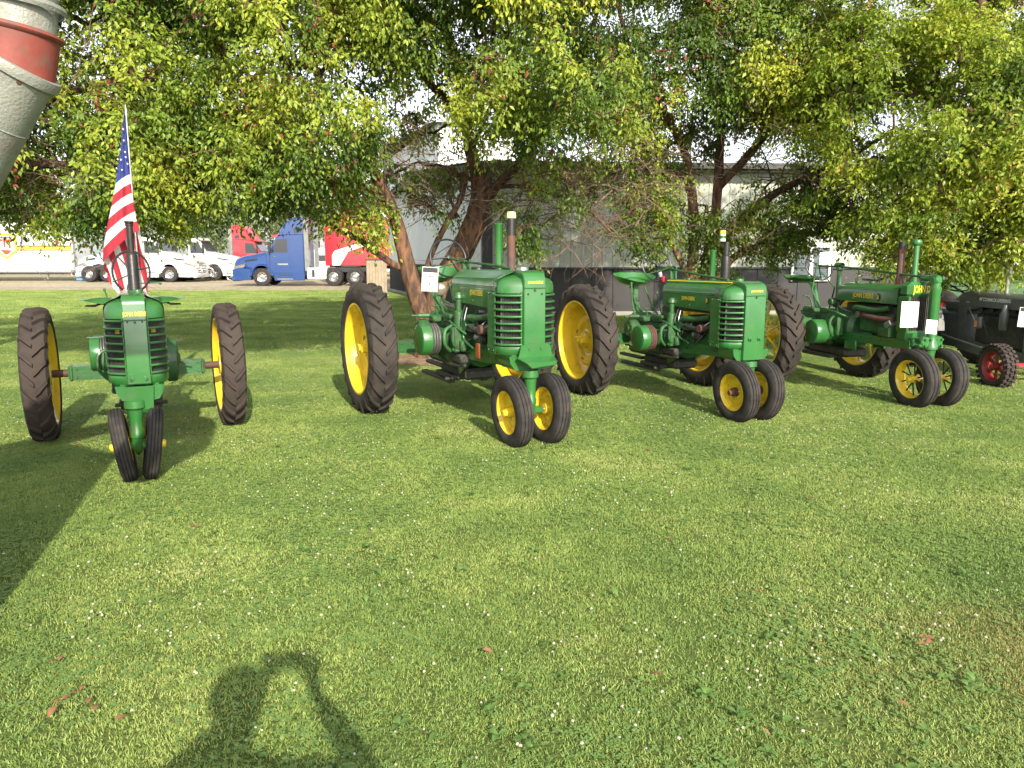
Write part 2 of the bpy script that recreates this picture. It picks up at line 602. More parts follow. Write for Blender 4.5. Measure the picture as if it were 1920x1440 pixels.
mat('broad_leaf', (0.12, 0.22, 0.05), 0.5, col2=(0.09, 0.17, 0.04), scale=9, transl=0.2)
mat('clover_flower', (0.66, 0.64, 0.57), 0.8, col2=(0.50, 0.45, 0.38), scale=90, transl=0.15)
mat('fallen_leaf', (0.16, 0.05, 0.03), 0.8, col2=(0.26, 0.13, 0.06), scale=20)

SRC = bpy.data.collections.new('grass_sources')

def grass_patch(name, n, size, hmin, hmax, wid, seed, clover=0.0, flat=0.6):
    g = np.random.default_rng(seed)
    x = g.uniform(-size / 2, size / 2, n) + g.normal(0, size * .06, n)
    y = g.uniform(-size / 2, size / 2, n) + g.normal(0, size * .06, n)
    h = g.uniform(hmin, hmax, n)
    az = g.uniform(0, 2 * np.pi, n)
    # blades lean together in small tufts
    lean = g.uniform(0.15, 1.0, n) * flat
    la = az + np.sin(x * 61 + seed) * 0.8
    dx, dy = np.cos(la) * lean, np.sin(la) * lean
    wx, wy = -np.sin(az), np.cos(az)
    w = wid * g.uniform(0.6, 1.3, n)
    z0 = np.full(n, -0.004)
    V = np.zeros((n, 5, 3))
    for k, (t, ww) in enumerate(((0, 1), (0, -1), (0.55, 0.8), (0.55, -0.8), (1, 0))):
        bend = t * t
        V[:, k, 0] = x + wx * w * ww * .5 + dx * h * bend * 1.3
        V[:, k, 1] = y + wy * w * ww * .5 + dy * h * bend * 1.3
        V[:, k, 2] = z0 + h * t * (1 - 0.35 * lean * t)
    idx = np.arange(n)[:, None] * 5
    F = np.concatenate([idx + np.array([0, 1, 3]), idx + np.array([0, 3, 2]), idx + np.array([2, 3, 4])], 0)
    me = fast_mesh(name, V.reshape(-1, 3), F, ['grass_blade', 'clover_leaf'], 3)
    sh = np.repeat(g.uniform(0, 1, n) ** 1.2, 5)
    a = me.attributes.new('shade', 'FLOAT', 'POINT')
    a.data.foreach_set('value', sh.astype(np.float32))
    if clover:
        bm = bmesh.new(); bm.from_mesh(me)
        lay = bm.verts.layers.float.get('shade')
        for i in range(int(clover)):
            cx, cy = g.uniform(-size / 2, size / 2, 2)
            z = g.uniform(hmin, hmax) * 0.8
            a0 = g.uniform(0, 6.28)
            r_ = g.uniform(0.0048, 0.0078)
            for q in range(3):
                a_ = a0 + q * 2.094
                ux, uy = math.cos(a_), math.sin(a_)
                pts = []
                tz = g.uniform(-0.3, 0.5)
                for (s, t) in ((0, 0), (0.8, 0.75), (1.7, 0.85), (2.0, 0.0), (1.7, -0.85), (0.8, -0.75)):
                    vv = bm.verts.new((cx + r_ * (ux * s - uy * t), cy + r_ * (uy * s + ux * t), z + r_ * tz * s * .6 + abs(t) * r_ * .25))
                    vv[lay] = 0.3
                    pts.append(vv)
                fc = bm.faces.new(pts); fc.material_index = 1
        bm.to_mesh(me); bm.free()
    o = bpy.data.objects.new(name, me)
    SRC.objects.link(o)
    return o

NEAR = [grass_patch('a%d' % i, 2500, 0.42, 0.010, 0.024, 0.0042, 10 + i, clover=(0, 15, 40, 60, 90, 120)[i], flat=1.0) for i in range(6)]
FARG = [grass_patch('b%d' % i, 1300, 0.95, 0.025, 0.055, 0.010, 30 + i, flat=0.8) for i in range(3)]

def scatter_group(objs):
    ng = bpy.data.node_groups.new('scatter', 'GeometryNodeTree')
    ng.interface.new_socket('Geometry', in_out='INPUT', socket_type='NodeSocketGeometry')
    ng.interface.new_socket('Geometry', in_out='OUTPUT', socket_type='NodeSocketGeometry')
    N, L = ng.nodes, ng.links
    gi, go = N.new('NodeGroupInput'), N.new('NodeGroupOutput')
    ip = N.new('GeometryNodeInstanceOnPoints')
    jg = N.new('GeometryNodeGeometryToInstance')
    for o in reversed(objs):
        oi = N.new('GeometryNodeObjectInfo'); oi.inputs['Object'].default_value = o
        oi.inputs['As Instance'].default_value = True
        L.new(oi.outputs['Geometry'], jg.inputs[0])
    # join the picked sources in order
    jn = N.new('GeometryNodeJoinGeometry')
    N.remove(jg)
    for o in objs[::-1]:
        oi = N.new('GeometryNodeObjectInfo'); oi.inputs['Object'].default_value = o
        oi.inputs['As Instance'].default_value = True
        L.new(oi.outputs['Geometry'], jn.inputs[0])
    mp = N.new('GeometryNodeMeshToPoints')
    L.new(gi.outputs[0], mp.inputs[0])
    L.new(mp.outputs[0], ip.inputs['Points'])
    L.new(jn.outputs[0], ip.inputs['Instance'])
    ip.inputs['Pick Instance'].default_value = True
    def named(nm, ty):
        a = N.new('GeometryNodeInputNamedAttribute'); a.data_type = ty; a.inputs['Name'].default_value = nm
        return a.outputs['Attribute']
    L.new(named('pick', 'INT'), ip.inputs['Instance Index'])
    L.new(named('turn', 'FLOAT_VECTOR'), ip.inputs['Rotation'])
    L.new(named('size', 'FLOAT'), ip.inputs['Scale'])
    L.new(ip.outputs[0], go.inputs[0])
    return ng

def scatter(name, pts, pick, turn, size, objs, kind='stuff', parent=None):
    me = bpy.data.meshes.new(name)
    me.from_pydata([tuple(p) for p in pts], [], [])
    a = me.attributes.new('pick', 'INT', 'POINT'); a.data.foreach_set('value', list(pick))
    a = me.attributes.new('turn', 'FLOAT_VECTOR', 'POINT'); a.data.foreach_set('vector', [c for t in turn for c in t])
    a = me.attributes.new('size', 'FLOAT', 'POINT'); a.data.foreach_set('value', list(size))
    o = bpy.data.objects.new(name, me)
    COL.objects.link(o)
    md = o.modifiers.new('scatter', 'NODES')
    md.node_group = scatter_group(objs)
    o['kind'] = kind
    return o

pts, pick, turn, size = [], [], [], []
s = 0.34
y = -3.0
while y < 15.2:
    half = 0.70 * max(y, 2) + 4.2
    x = -half
    while x < half:
        px, py = x + rnd.uniform(-.07, .07), y + rnd.uniform(-.07, .07)
        nz = noise.noise(Vector((px * 0.9, py * 0.9, 3.3))) + 0.35 * noise.noise(Vector((px * 2.9, py * 2.9, 9)))
        cl = nz + rnd.uniform(-.3, .3)
        p_ = (rnd.choice((0, 0, 1, 2)) if cl < 0.02 else (rnd.choice((2, 3)) if cl < 0.2 else rnd.choice((3, 4, 5))))
        pts.append((px, py, 0)); pick.append(p_)
        turn.append((0, 0, rnd.uniform(0, 6.28))); size.append(rnd.uniform(0.95, 1.2))
        x += s
    y += s
g_ = scatter('grass', pts, pick, turn, size, NEAR)
tag(g_, 'short mown grass with clover in front of the tractors')
pts, pick, turn, size = [], [], [], []
y = 15.0
while y < 39:
    half = 0.70 * y + 7
    x = -half
    while x < half:
        px, py = x + rnd.uniform(-.2, .2), y + rnd.uniform(-.2, .2)
        ins = (px > -0.9 and py > 22.2 + (px + .7) * .15)
        if not ins and not (py > 37.6 and rnd.random() < .5):
            pts.append((px, py, 0)); pick.append(rnd.choice((0, 1, 2)))
            turn.append((0, 0, rnd.uniform(0, 6.28))); size.append(rnd.uniform(0.95, 1.25))
        x += 0.72
    y += 0.72
g_ = scatter('grass', pts, pick, turn, size, FARG)
tag(g_, 'lawn grass in the shade of the trees and out to the dry lot')

# white clover heads, broad weed leaves, fallen leaves
def flower_src(name, seed):
    g = random.Random(seed)
    mb = MB().m('clover_flower')
    for i in range(26):
        z = 1 - 2 * (i + .5) / 26 * 0.85
        a_ = i * 2.4
        r_ = math.sqrt(max(0, 1 - z * z))
        d = Vector((r_ * math.cos(a_), r_ * math.sin(a_), z * .9))
        c = d * 0.0055
        o_ = d.orthogonal().normalized() * 0.0022
        q = d.cross(o_)
        tip = d * g.uniform(0.0085, 0.0105)
        mb.add([c + o_, c + q, c - o_, c - q, tip], [(0, 1, 4), (1, 2, 4), (2, 3, 4), (3, 0, 4)])
    mb.m('clover_leaf').tube([(0, 0, -0.04), (0, 0, -0.004)], 0.0009, 4)
    me_o = mb.build(name, smooth=0)
    COL.objects.unlink(me_o); SRC.objects.link(me_o)
    return me_o
FL = [flower_src('f0', 1), flower_src('f1', 2)]
pts, turn, size = [], [], []
for i in range(6500):
    y = 2.3 + 12 * rnd.random() ** 0.8
    x = rnd.uniform(-0.70 * y, 0.70 * y)
    d = noise.noise(Vector((x * 0.8, y * 0.8, 3.3))) + 0.5 * noise.noise(Vector((x * 2.6, y * 2.6, 9)))
    right = 0.14 if x > -0.5 + 0.1 * y else -0.06
    if d + right + rnd.uniform(-.5, .5) > 0.27:
        pts.append((x, y, rnd.uniform(0.022, 0.034)))
        turn.append((rnd.uniform(-.4, .4), rnd.uniform(-.4, .4), rnd.uniform(0, 6)))
        size.append(rnd.uniform(0.42, 0.82))
g_ = scatter('clover_flowers', pts, [rnd.randint(0, 1) for _ in pts], turn, size, FL)
tag(g_, 'small white clover flowers dotted over the lawn')

def leaf_src(name, m, n, L_, W_, curl, seed):
    g = random.Random(seed)
    mb = MB().m(m)
    for k in range(n):
        a_ = g.uniform(0, 6.28) if n == 1 else k * 6.28 / n + g.uniform(-.4, .4)
        l = L_ * g.uniform(.75, 1.1)
        M = Matrix.Rotation(a_, 4, 'Z') @ Matrix.Rotation(-g.uniform(0.05, .45), 4, 'Y')
        mid, lf, rt = [], [], []
        for t, w in ((0, .08), (.2, .5), (.5, 1), (.8, .62), (1, .05)):
            z = curl * math.sin(t * 3.1)
            mid.append((t * l, 0, z)); lf.append((t * l, W_ * w / 2, z + .12 * W_ * w)); rt.append((t * l, -W_ * w / 2, z + .12 * W_ * w))
        vs = mid + lf + rt
        fs = []
        for i in range(4):
            fs += [(i, i + 1, 6 + i, 5 + i), (i + 1, i, 10 + i, 11 + i)]
        mb.add(vs, fs, M)
    o = mb.build(name, smooth=60)
    COL.objects.unlink(o); SRC.objects.link(o)
    return o
BL = [leaf_src('w0', 'broad_leaf', 3, .055, .034, .008, 3), leaf_src('w1', 'broad_leaf', 5, .06, .03, .01, 4), leaf_src('w2', 'broad_leaf', 1, .07, .045, .008, 5)]
pts, turn, size = [], [], []
for i in range(230):
    y = 2.3 + 6.5 * rnd.random() ** 1.6
    x = rnd.uniform(-0.70 * y, 0.70 * y)
    if noise.noise(Vector((x * 1.2, y * 1.2, 7.7))) + rnd.uniform(-.2, .2) > 0.0:
        pts.append((x, y, 0.022)); turn.append((rnd.uniform(-.2, .2), rnd.uniform(-.2, .2), rnd.uniform(0, 6))); size.append(rnd.uniform(.5, .95))
g_ = scatter('weeds', pts, [rnd.randint(0, 2) for _ in pts], turn, size, BL)
tag(g_, 'broad pale weed leaves low in the lawn')
DL = [leaf_src('d0', 'fallen_leaf', 1, .055, .028, .006, 6), leaf_src('d1', 'fallen_leaf', 2, .045, .02, .009, 7)]
pts, turn, size = [], [], []
for i in range(22):
    y = 2.4 + 8 * rnd.random() ** 1.4
    x = rnd.uniform(-0.66 * y, 0.66 * y)
    pts.append((x, y, 0.038)); turn.append((rnd.uniform(-.5, .5), rnd.uniform(-.3, .3), rnd.uniform(0, 6))); size.append(rnd.uniform(.6, 1.1))
for (x, y) in ((150, 1305), (165, 1318), (182, 1330), (110, 1248), (240, 1350)):
    p = W(x, y, 1.0); t = 1.70 / (1.72 - p.z)
    pts.append((p.x * t, t, 0.04)); turn.append((0.1, 0.1, rnd.uniform(0, 6))); size.append(.9)
g_ = scatter('fallen_leaves', pts, [rnd.randint(0, 1) for _ in pts], turn, size, DL)
tag(g_, 'few red brown fallen leaves lying on the lawn')
# ------------------------------------------------------------------ trees
def leaves_mesh(name, C, D, per, spread, ll, matname, seed, shade_c, droop=0.55):
    """C cluster centres, D outward directions; each cluster carries sprays of leaves"""
    g = np.random.default_rng(seed)
    nC = len(C)
    tw = 7                                             # twiglets per cluster
    k = per // tw
    n = nC * tw * k
    tdir = g.normal(0, 1, (nC, tw, 3)) + D[:, None, :] * 0.9
    tdir[:, :, 2] = tdir[:, :, 2] * 0.7 - 0.15
    tdir /= np.linalg.norm(tdir, axis=2, keepdims=True)
    tl = spread * g.uniform(0.45, 1.15, (nC, tw, 1))
    t = (np.arange(k) + g.uniform(0, 1, (nC, tw, k))) / k
    pos = C[:, None, None, :] + tdir[:, :, None, :] * (tl * t)[..., None]
    pos[..., 2] -= 0.25 * spread * t ** 2
    pos += g.normal(0, 0.035, pos.shape)
    # leaf direction: sideways off the twiglet, tip hanging
    d = g.normal(0, 0.5, pos.shape) + tdir[:, :, None, :] * 0.7
    d[..., 2] -= droop
    d /= np.linalg.norm(d, axis=-1, keepdims=True)
    up = g.normal(0, 0.32, pos.shape) + D[:, None, None, :] * 0.6
    up[..., 2] += 0.7
    side = np.cross(d, up); side /= np.linalg.norm(side, axis=-1, keepdims=True)
    nrm = np.cross(side, d)
    L_ = (ll * g.uniform(0.65, 1.2, pos.shape[:3]))[..., None]
    Wd = L_ * g.uniform(0.22, 0.30, pos.shape[:3])[..., None]
    V = np.stack([pos, pos + d * L_ * 0.42 + side * Wd + nrm * Wd * 0.35, pos + d * L_ - nrm * L_ * .12, pos + d * L_ * 0.42 - side * Wd + nrm * Wd * 0.35], axis=-2)
    V = V.reshape(-1, 3)
    idx = np.arange(n)[:, None] * 4
    F = np.concatenate([idx + np.array([0, 2, 1]), idx + np.array([0, 3, 2])], 0)
    me = fast_mesh(name, V, F, [matname], 3)
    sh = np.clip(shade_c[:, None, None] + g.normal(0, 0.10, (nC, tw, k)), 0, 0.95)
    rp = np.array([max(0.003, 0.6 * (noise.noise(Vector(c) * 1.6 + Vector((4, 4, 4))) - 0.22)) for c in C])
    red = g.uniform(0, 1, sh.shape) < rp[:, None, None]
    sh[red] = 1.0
    a = me.attributes.new('shade', 'FLOAT', 'POINT')
    a.data.foreach_set('value', np.repeat(sh.reshape(-1), 4).astype(np.float32))
    o = bpy.data.objects.new(name, me)
    COL.objects.link(o)
    return o

def twig(mb, p, d, l, r, depth, g, gravity=0.0):
    pts = [Vector(p)]
    d = Vector(d).normalized()
    n = 5
    for i in range(n):
        d = (d + Vector((g.uniform(-1, 1), g.uniform(-1, 1), g.uniform(-1, 1) - gravity)) * 0.22).normalized()
        pts.append(pts[-1] + d * l / n)
        if depth and i > 0 and g.random() < 0.75:
            dd = (d + Vector((g.uniform(-1, 1), g.uniform(-1, 1), g.uniform(-1, 1))) * 0.9).normalized()
            twig(mb, pts[-1], dd, l * g.uniform(.4, .65), r * .6, depth - 1, g, gravity)
    mb.tube(pts, [r * (1 - .7 * i / n) for i in range(n + 1)], 4 if r > .006 else 3, cap=False)

def tree(name, label, stems, blobs, nclus, per=56, spread=0.36, ll=0.074, leafm='crabapple_leaf', seed=1, bark='bark',
         dead=(), holes=(), base_shade=0.46, group='fruit trees behind the tractors', r0=0.0062):
    g = random.Random(seed)
    root = thing(name, label, 'tree', (stems[0][0][0].x, stems[0][0][0].y, 0), 0, group)
    off = Vector(root.location)
    nodes, par, ns = [], [], []
    mb = MB().m(bark)
    for (P, rad) in stems:
        P = [Vector(q) - off for q in P]
        C_ = catmull(P, 5)
        rr = list(np.interp(np.linspace(0, 1, len(C_)), np.linspace(0, 1, len(rad)), rad))
        # rough, fluted stem
        big = rr[0] > 0.05
        n = 12 if big else 7
        vs, fs = [], []
        k = len(C_)
        a = Vector((1, 0, 0))
        for i in range(k):
            t_ = (C_[min(i + 1, k - 1)] - C_[max(i - 1, 0)]).normalized()
            a = (a - t_ * a.dot(t_)).normalized()
            b_ = t_.cross(a)
            for j in range(n):
                an = 6.2832 * j / n
                w = 1 + 0.20 * noise.noise(Vector((math.cos(an) * 1.7, math.sin(an) * 1.7, i * .28 + seed))) + 0.12 * noise.noise(Vector((math.cos(an) * 4, math.sin(an) * 4, i * .9)))
                fl = 1 + (0.5 * max(0, 1 - i / 4) if big and C_[0].z < 0.3 else 0)
                vs.append(C_[i] + (a * math.cos(an) + b_ * math.sin(an)) * rr[i] * w * fl)
        for i in range(k - 1):
            for j in range(n):
                j2 = (j + 1) % n
                fs.append((i * n + j, i * n + j2, (i + 1) * n + j2, (i + 1) * n + j))
        fs.append(tuple((k - 1) * n + j for j in range(n)))
        mb.add(vs, fs)
        for i in range(int(k * 0.3), k):
            nodes.append(C_[i]); par.append(-1); ns.append(rr[i])
    mb.build('trunk', root, smooth=70)
    # cluster centres in the blobs
    vol = [b[3] * b[4] * b[5] * (b[6] if len(b) > 6 else 1) for b in blobs]
    tot = sum(vol)
    cl = []
    for b, v in zip(blobs, vol):
        c = W(b[0], b[1], b[2]) - off
        for i in range(max(2, int(nclus * v / tot))):
            while True:
                p = Vector((g.uniform(-1, 1), g.uniform(-1, 1), g.uniform(-1, 1)))
                if 0.25 < p.length < 1:
                    break
            p = p * (p.length ** -0.35)
            if p.length > 1: p.normalize()
            q = c + Vector((p.x * b[3], p.y * b[4], p.z * b[5]))
            # natural gaps in the crown
            wq = q + off
            if noise.noise(wq * 0.85 + Vector((seed, 0, 0))) < -0.20:
                continue
            if any(((wq.x - h[0]) / h[3]) ** 2 + ((wq.y - h[1]) / h[4]) ** 2 + ((wq.z - h[2]) / h[5]) ** 2 < 1 for h in holes):
                continue
            cl.append(q)
    cen = sum(cl, Vector()) / len(cl)
    cl.sort(key=lambda q: min((q - nodes[i]).length for i in range(0, len(nodes), 3)))
    segs = []                                          # chains of node indices
    cnt = {}
    leafn = []
    kd, last = None, 0
    for q in cl:
        if kd is None or len(nodes) - last > 90:
            kd = KDTree(len(nodes))
            for i, p in enumerate(nodes): kd.insert(p, i)
            kd.balance(); last = len(nodes)
        cand = [i for (_, i, _) in kd.find_n(q, 6)] + list(range(last, len(nodes)))
        best = min(cand, key=lambda i: (nodes[i] - q).length + 0.25 * max(0, nodes[i].z - q.z))
        p0 = nodes[best]
        dist = (q - p0).length
        m_ = max(2, int(dist / 0.3))
        chain = [best]
        sag = g.uniform(.02, .12) * dist
        off_ = Vector((g.uniform(-1, 1), g.uniform(-1, 1), g.uniform(-.3, 1))) * 0.1 * dist
        for j in range(1, m_ + 1):
            t = j / m_
            pp = p0.lerp(q, t) + off_ * math.sin(t * 3.1416) + Vector((0, 0, sag * math.sin(t * 3.14)))
            nodes.append(pp); par.append(chain[-1]); ns.append(0)
            chain.append(len(nodes) - 1)
        segs.append(chain)
        leafn.append(chain[-1])
    w = [0] * len(nodes)
    for i in leafn: w[i] += 1
    for i in range(len(nodes) - 1, -1, -1):
        if par[i] >= 0: w[par[i]] += w[i]
    mb = MB().m(bark)
    for ch in segs:
        rr = []
        for i in ch:
            r_ = r0 * max(w[i], 1) ** 0.45
            rr.append(min(r_, 0.07))
        rr[0] = min(rr[0], rr[1] * 1.15)
        mb.tube([nodes[i] for i in ch], rr, 6 if rr[0] > .02 else 4, cap=False)
    tag(mb.build('branches', root, smooth=70), kind='stuff')
    mbd = MB().m('dead_twig')
    if dead:
        for (p, r_, num) in dead:
            c = p - off
            for i in range(num):
                q = c + Vector((g.gauss(0, r_), g.gauss(0, r_), g.gauss(0, r_ * .7)))
                twig(mbd, q, (g.uniform(-1, 1), g.uniform(-1, 1), g.uniform(-.6, .6)), g.uniform(.5, 1.2), g.uniform(.006, .013), 2, g, .1)
        tag(mbd.build('bare_twigs', root, smooth=70), kind='stuff')
    Cn = np.array([tuple(q) for q in cl]); D = Cn - np.array(cen)
    D /= np.linalg.norm(D, axis=1, keepdims=True)
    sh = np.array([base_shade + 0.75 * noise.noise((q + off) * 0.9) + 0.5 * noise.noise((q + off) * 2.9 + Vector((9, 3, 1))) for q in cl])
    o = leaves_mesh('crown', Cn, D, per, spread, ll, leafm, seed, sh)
    o.parent = root
    o['kind'] = 'stuff'
    return root

def S(px, rad):
    """stem from (x, y, Y) picks"""
    return ([W(*p) if len(p) == 3 and p[1] > -900 else Vector(p) for p in px], rad)

def SB(base, px, rad):
    return ([Vector(base)] + [W(*p) for p in px], rad)

treeA = [
    SB((-1.42, 12.75, -0.1), [(800, 610, 12.7), (778, 545, 12.6), (757, 470, 12.5), (738, 400, 12.3), (705, 330, 11.9), (655, 250, 11.3), (605, 160, 10.9), (565, 60, 10.6), (540, -60, 10.4)], [.19, .16, .135, .12, .105, .085, .07, .055, .04, .03]),
    SB((-1.22, 12.85, -0.1), [(815, 600, 12.85), (822, 545, 12.9), (850, 495, 13), (878, 450, 13.05), (896, 395, 13.1), (898, 340, 13.1), (880, 270, 13.0), (870, 200, 12.9), (852, 110, 12.6), (820, 10, 12.2), (790, -120, 12)], [.20, .17, .16, .19, .20, .18, .13, .10, .085, .07, .05, .03]),
    S([(762, 500, 12.6), (742, 498, 12.5), (708, 475, 12.3), (682, 455, 12.1), (640, 430, 11.7), (580, 395, 11.2), (500, 370, 10.8), (430, 350, 10.6)], [.06, .055, .05, .045, .035, .025, .018]),
    S([(795, 520, 12.7), (812, 470, 12.8), (840, 415, 12.9), (865, 370, 12.8), (880, 300, 12.4), (910, 220, 11.8), (950, 130, 11.2)], [.05, .05, .05, .045, .04, .03, .02]),
    S([(898, 385, 13.1), (930, 350, 12.9), (965, 315, 12.6), (1000, 270, 12.2), (1050, 200, 11.6), (1090, 120, 11), (1120, 20, 10.6)], [.10, .085, .075, .06, .05, .035, .025]),
    S([(875, 240, 13), (840, 190, 12.7), (800, 150, 12.3), (760, 90, 11.8), (720, 10, 11.4), (690, -90, 11.2)], [.07, .06, .05, .045, .035, .02]),
    S([(720, 360, 12.1), (660, 345, 11.6), (590, 330, 11.2), (520, 290, 10.8), (450, 240, 10.5), (390, 170, 10.3)], [.05, .045, .04, .035, .03, .02]),
    S([(900, 360, 13.1), (940, 350, 12.8), (1000, 352, 12.4), (1060, 372, 12.2), (1110, 400, 12.0), (1150, 440, 11.9)], [.05, .04, .03, .025, .018, .01]),
]
blobsA = [
    (450, 300, 10.6, 1.05, 1.2, .72), (560, 275, 10.7, 1.1, 1.3, .78), (655, 425, 11.4, .62, .8, .40, 1.5), (560, 120, 10.6, 1.7, 1.6, 1.25),
    (700, 150, 11.2, 1.3, 1.2, 1.2), (640, 340, 11.6, .9, .8, .7, .8), (850, 60, 11.2, 1.6, 1.5, .8), (1000, 90, 10.4, 1.5, 1.4, 1.05, 1.2),
    (1100, 130, 10.3, .95, 1.1, .95), (960, 220, 10.8, .7, .8, .5, 1.2), (1010, 430, 11.6, .45, .5, .48, 1.2), (1035, 380, 11.5, .5, .5, .4, .8), (960, 330, 12, .6, .5, .4, .6), (1090, 330, 12.4, .6, .5, .35, .5), (1120, 265, 12.4, .9, .6, .42, 1.1), (960, 285, 12.6, .7, .5, .36, .9), (1000, 350, 13.8, 1.4, .5, .5, .7), (800, 310, 13.9, .9, .5, .5, .6),
    (750, -150, 11.2, 3.0, 2.4, 1.1, .7), (1020, -130, 10.8, 1.8, 2.0, .9, .7), (480, -60, 10.6, 1.6, 1.8, 1.0, .7), (650, -300, 12.2, 3.2, 2.4, 1.5, .8), (950, -330, 12.4, 3.0, 2.4, 1.6, .8), (800, -520, 12.6, 2.6, 2.0, 1.2, .7),
    (700, 310, 13.8, 1.6, .8, .8, .5), (900, 130, 13.8, 2.0, .9, 1.1, .6), (780, 380, 12.2, .5, .5, .45, .8), (850, 350, 13.9, .8, .5, .6, .5),
]
tree('fruit_tree', 'many stemmed crabapple with peeling brown bark, rising behind the tractor with the steel headlight', treeA, blobsA, 6200, per=63, seed=11,
     dead=[(W(745, 300, 11.8), .45, 26), (W(1000, 320, 12.3), .5, 34), (W(1060, 350, 12.3), .5, 44), (W(1150, 340, 12.8), .45, 26), (W(880, 330, 12.8), .4, 16), (W(1080, 420, 12.2), .35, 10), (W(940, 380, 12.3), .4, 12)],
     holes=[(W(770, 330, 12).x, 11.6, W(770, 330, 12).z, .50, 1.6, .55), (W(690, 215, 11.5).x, 11.2, W(690, 215, 11.5).z, .30, 1.3, .35), (W(880, 285, 12).x, 11.9, W(880, 285, 12).z, .30, 1.1, .55), (W(800, 262, 12.4).x, 12.0, W(800, 262, 12.4).z, .55, 2.6, .32), (W(640, 262, 11.5).x, 11.3, W(640, 262, 11.5).z, .28, 2.0, .25)])

treeC = [
    SB((3.38, 14.4, -0.1), [(1298, 570, 14.4), (1298, 500, 14.4), (1302, 430, 14.4), (1297, 360, 14.3), (1288, 300, 14.1), (1262, 240, 13.8), (1225, 180, 13.4), (1180, 90, 13.0), (1150, -30, 12.8)], [.14, .12, .105, .095, .085, .072, .06, .05, .04, .025]),
    SB((3.52, 14.5, -0.1), [(1318, 570, 14.5), (1324, 500, 14.5), (1338, 430, 14.5), (1346, 350, 14.4), (1352, 250, 14.3), (1366, 150, 14.1), (1392, 50, 13.9), (1420, -60, 13.8)], [.14, .115, .105, .095, .085, .07, .055, .04, .025]),
    S([(1334, 480, 14.5), (1368, 435, 14.4), (1405, 400, 14.3), (1455, 362, 14.1), (1520, 330, 13.8), (1600, 290, 13.3), (1680, 240, 12.9)], [.095, .09, .08, .07, .055, .04, .03]),
    S([(1290, 520, 14.4), (1266, 470, 14.2), (1232, 405, 13.9), (1202, 330, 13.6), (1185, 270, 13.3), (1150, 190, 12.8)], [.055, .05, .048, .042, .035, .02]),
    S([(1330, 560, 14.5), (1368, 490, 14.4), (1425, 460, 14.2), (1500, 440, 14.0), (1580, 436, 13.7), (1650, 428, 13.3)], [.07, .065, .055, .045, .035, .02]),
    S([(1348, 350, 14.4), (1395, 300, 14.2), (1445, 245, 14.0), (1520, 190, 13.6), (1600, 120, 13.2)], [.08, .07, .06, .045, .03]),
    S([(1296, 370, 14.3), (1275, 330, 14.3), (1240, 305, 14.0), (1200, 300, 13.8), (1150, 330, 13.6), (1100, 370, 13.4)], [.05, .045, .035, .03, .02]),
]
blobsC = [
    (1205, 410, 13.6, .7, .7, .62, 1.2), (1300, 400, 15.2, .9, .4, .7, .7), (1410, 440, 14.6, .9, .6, .55, 1.4), (1510, 390, 13.9, .95, .7, .72, 1.4), (1180, 310, 14, .9, .5, .4, .8), (1290, 290, 14.9, 1.2, .4, .5, .8), (1440, 300, 15, .9, .4, .4, .7), (1240, 340, 13.4, .5, .5, .4, .7), (1360, 400, 13.8, .5, .5, .5, .7), (1380, 330, 15, 1.0, .4, .5, .6), (1250, 150, 13.2, 1.5, 1.4, 1.0),
    (1400, 110, 13.2, 1.7, 1.5, 1.0), (1560, 330, 13.2, .8, .9, .8), (1510, 130, 12.7, 1.1, 1.2, 1.1), (1310, 190, 14.8, 1.5, .6, .8, .5),
    (1320, 450, 14.1, .4, .5, .45, .8), (1350, -130, 13.2, 3.0, 2.2, 1.0, .8), (1200, -300, 13.6, 2.6, 2.2, 1.6, .8), (1500, -300, 13.8, 3.0, 2.2, 1.6, .8), (1350, -500, 13.8, 2.6, 2.0, 1.2, .7), (1630, 420, 13.4, .7, .7, .5), (1180, 300, 14.3, .6, .5, .4, .4), (1340, 505, 14.0, .35, .4, .25),
]
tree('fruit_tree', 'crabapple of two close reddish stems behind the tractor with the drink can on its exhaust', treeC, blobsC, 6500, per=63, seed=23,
     base_shade=0.36, dead=[(W(1130, 330, 13.4), .5, 26), (W(1180, 390, 13.5), .4, 16), (W(1470, 120, 12.8), .5, 26), (W(1490, 190, 13), .5, 24), (W(1440, 330, 13.9), .5, 24), (W(1380, 250, 13.8), .5, 18), (W(1580, 330, 13.2), .4, 14)],
     holes=[(W(1440, 290, 13.5).x, 13.6, W(1440, 290, 13.5).z, .9, 2.2, .35)])

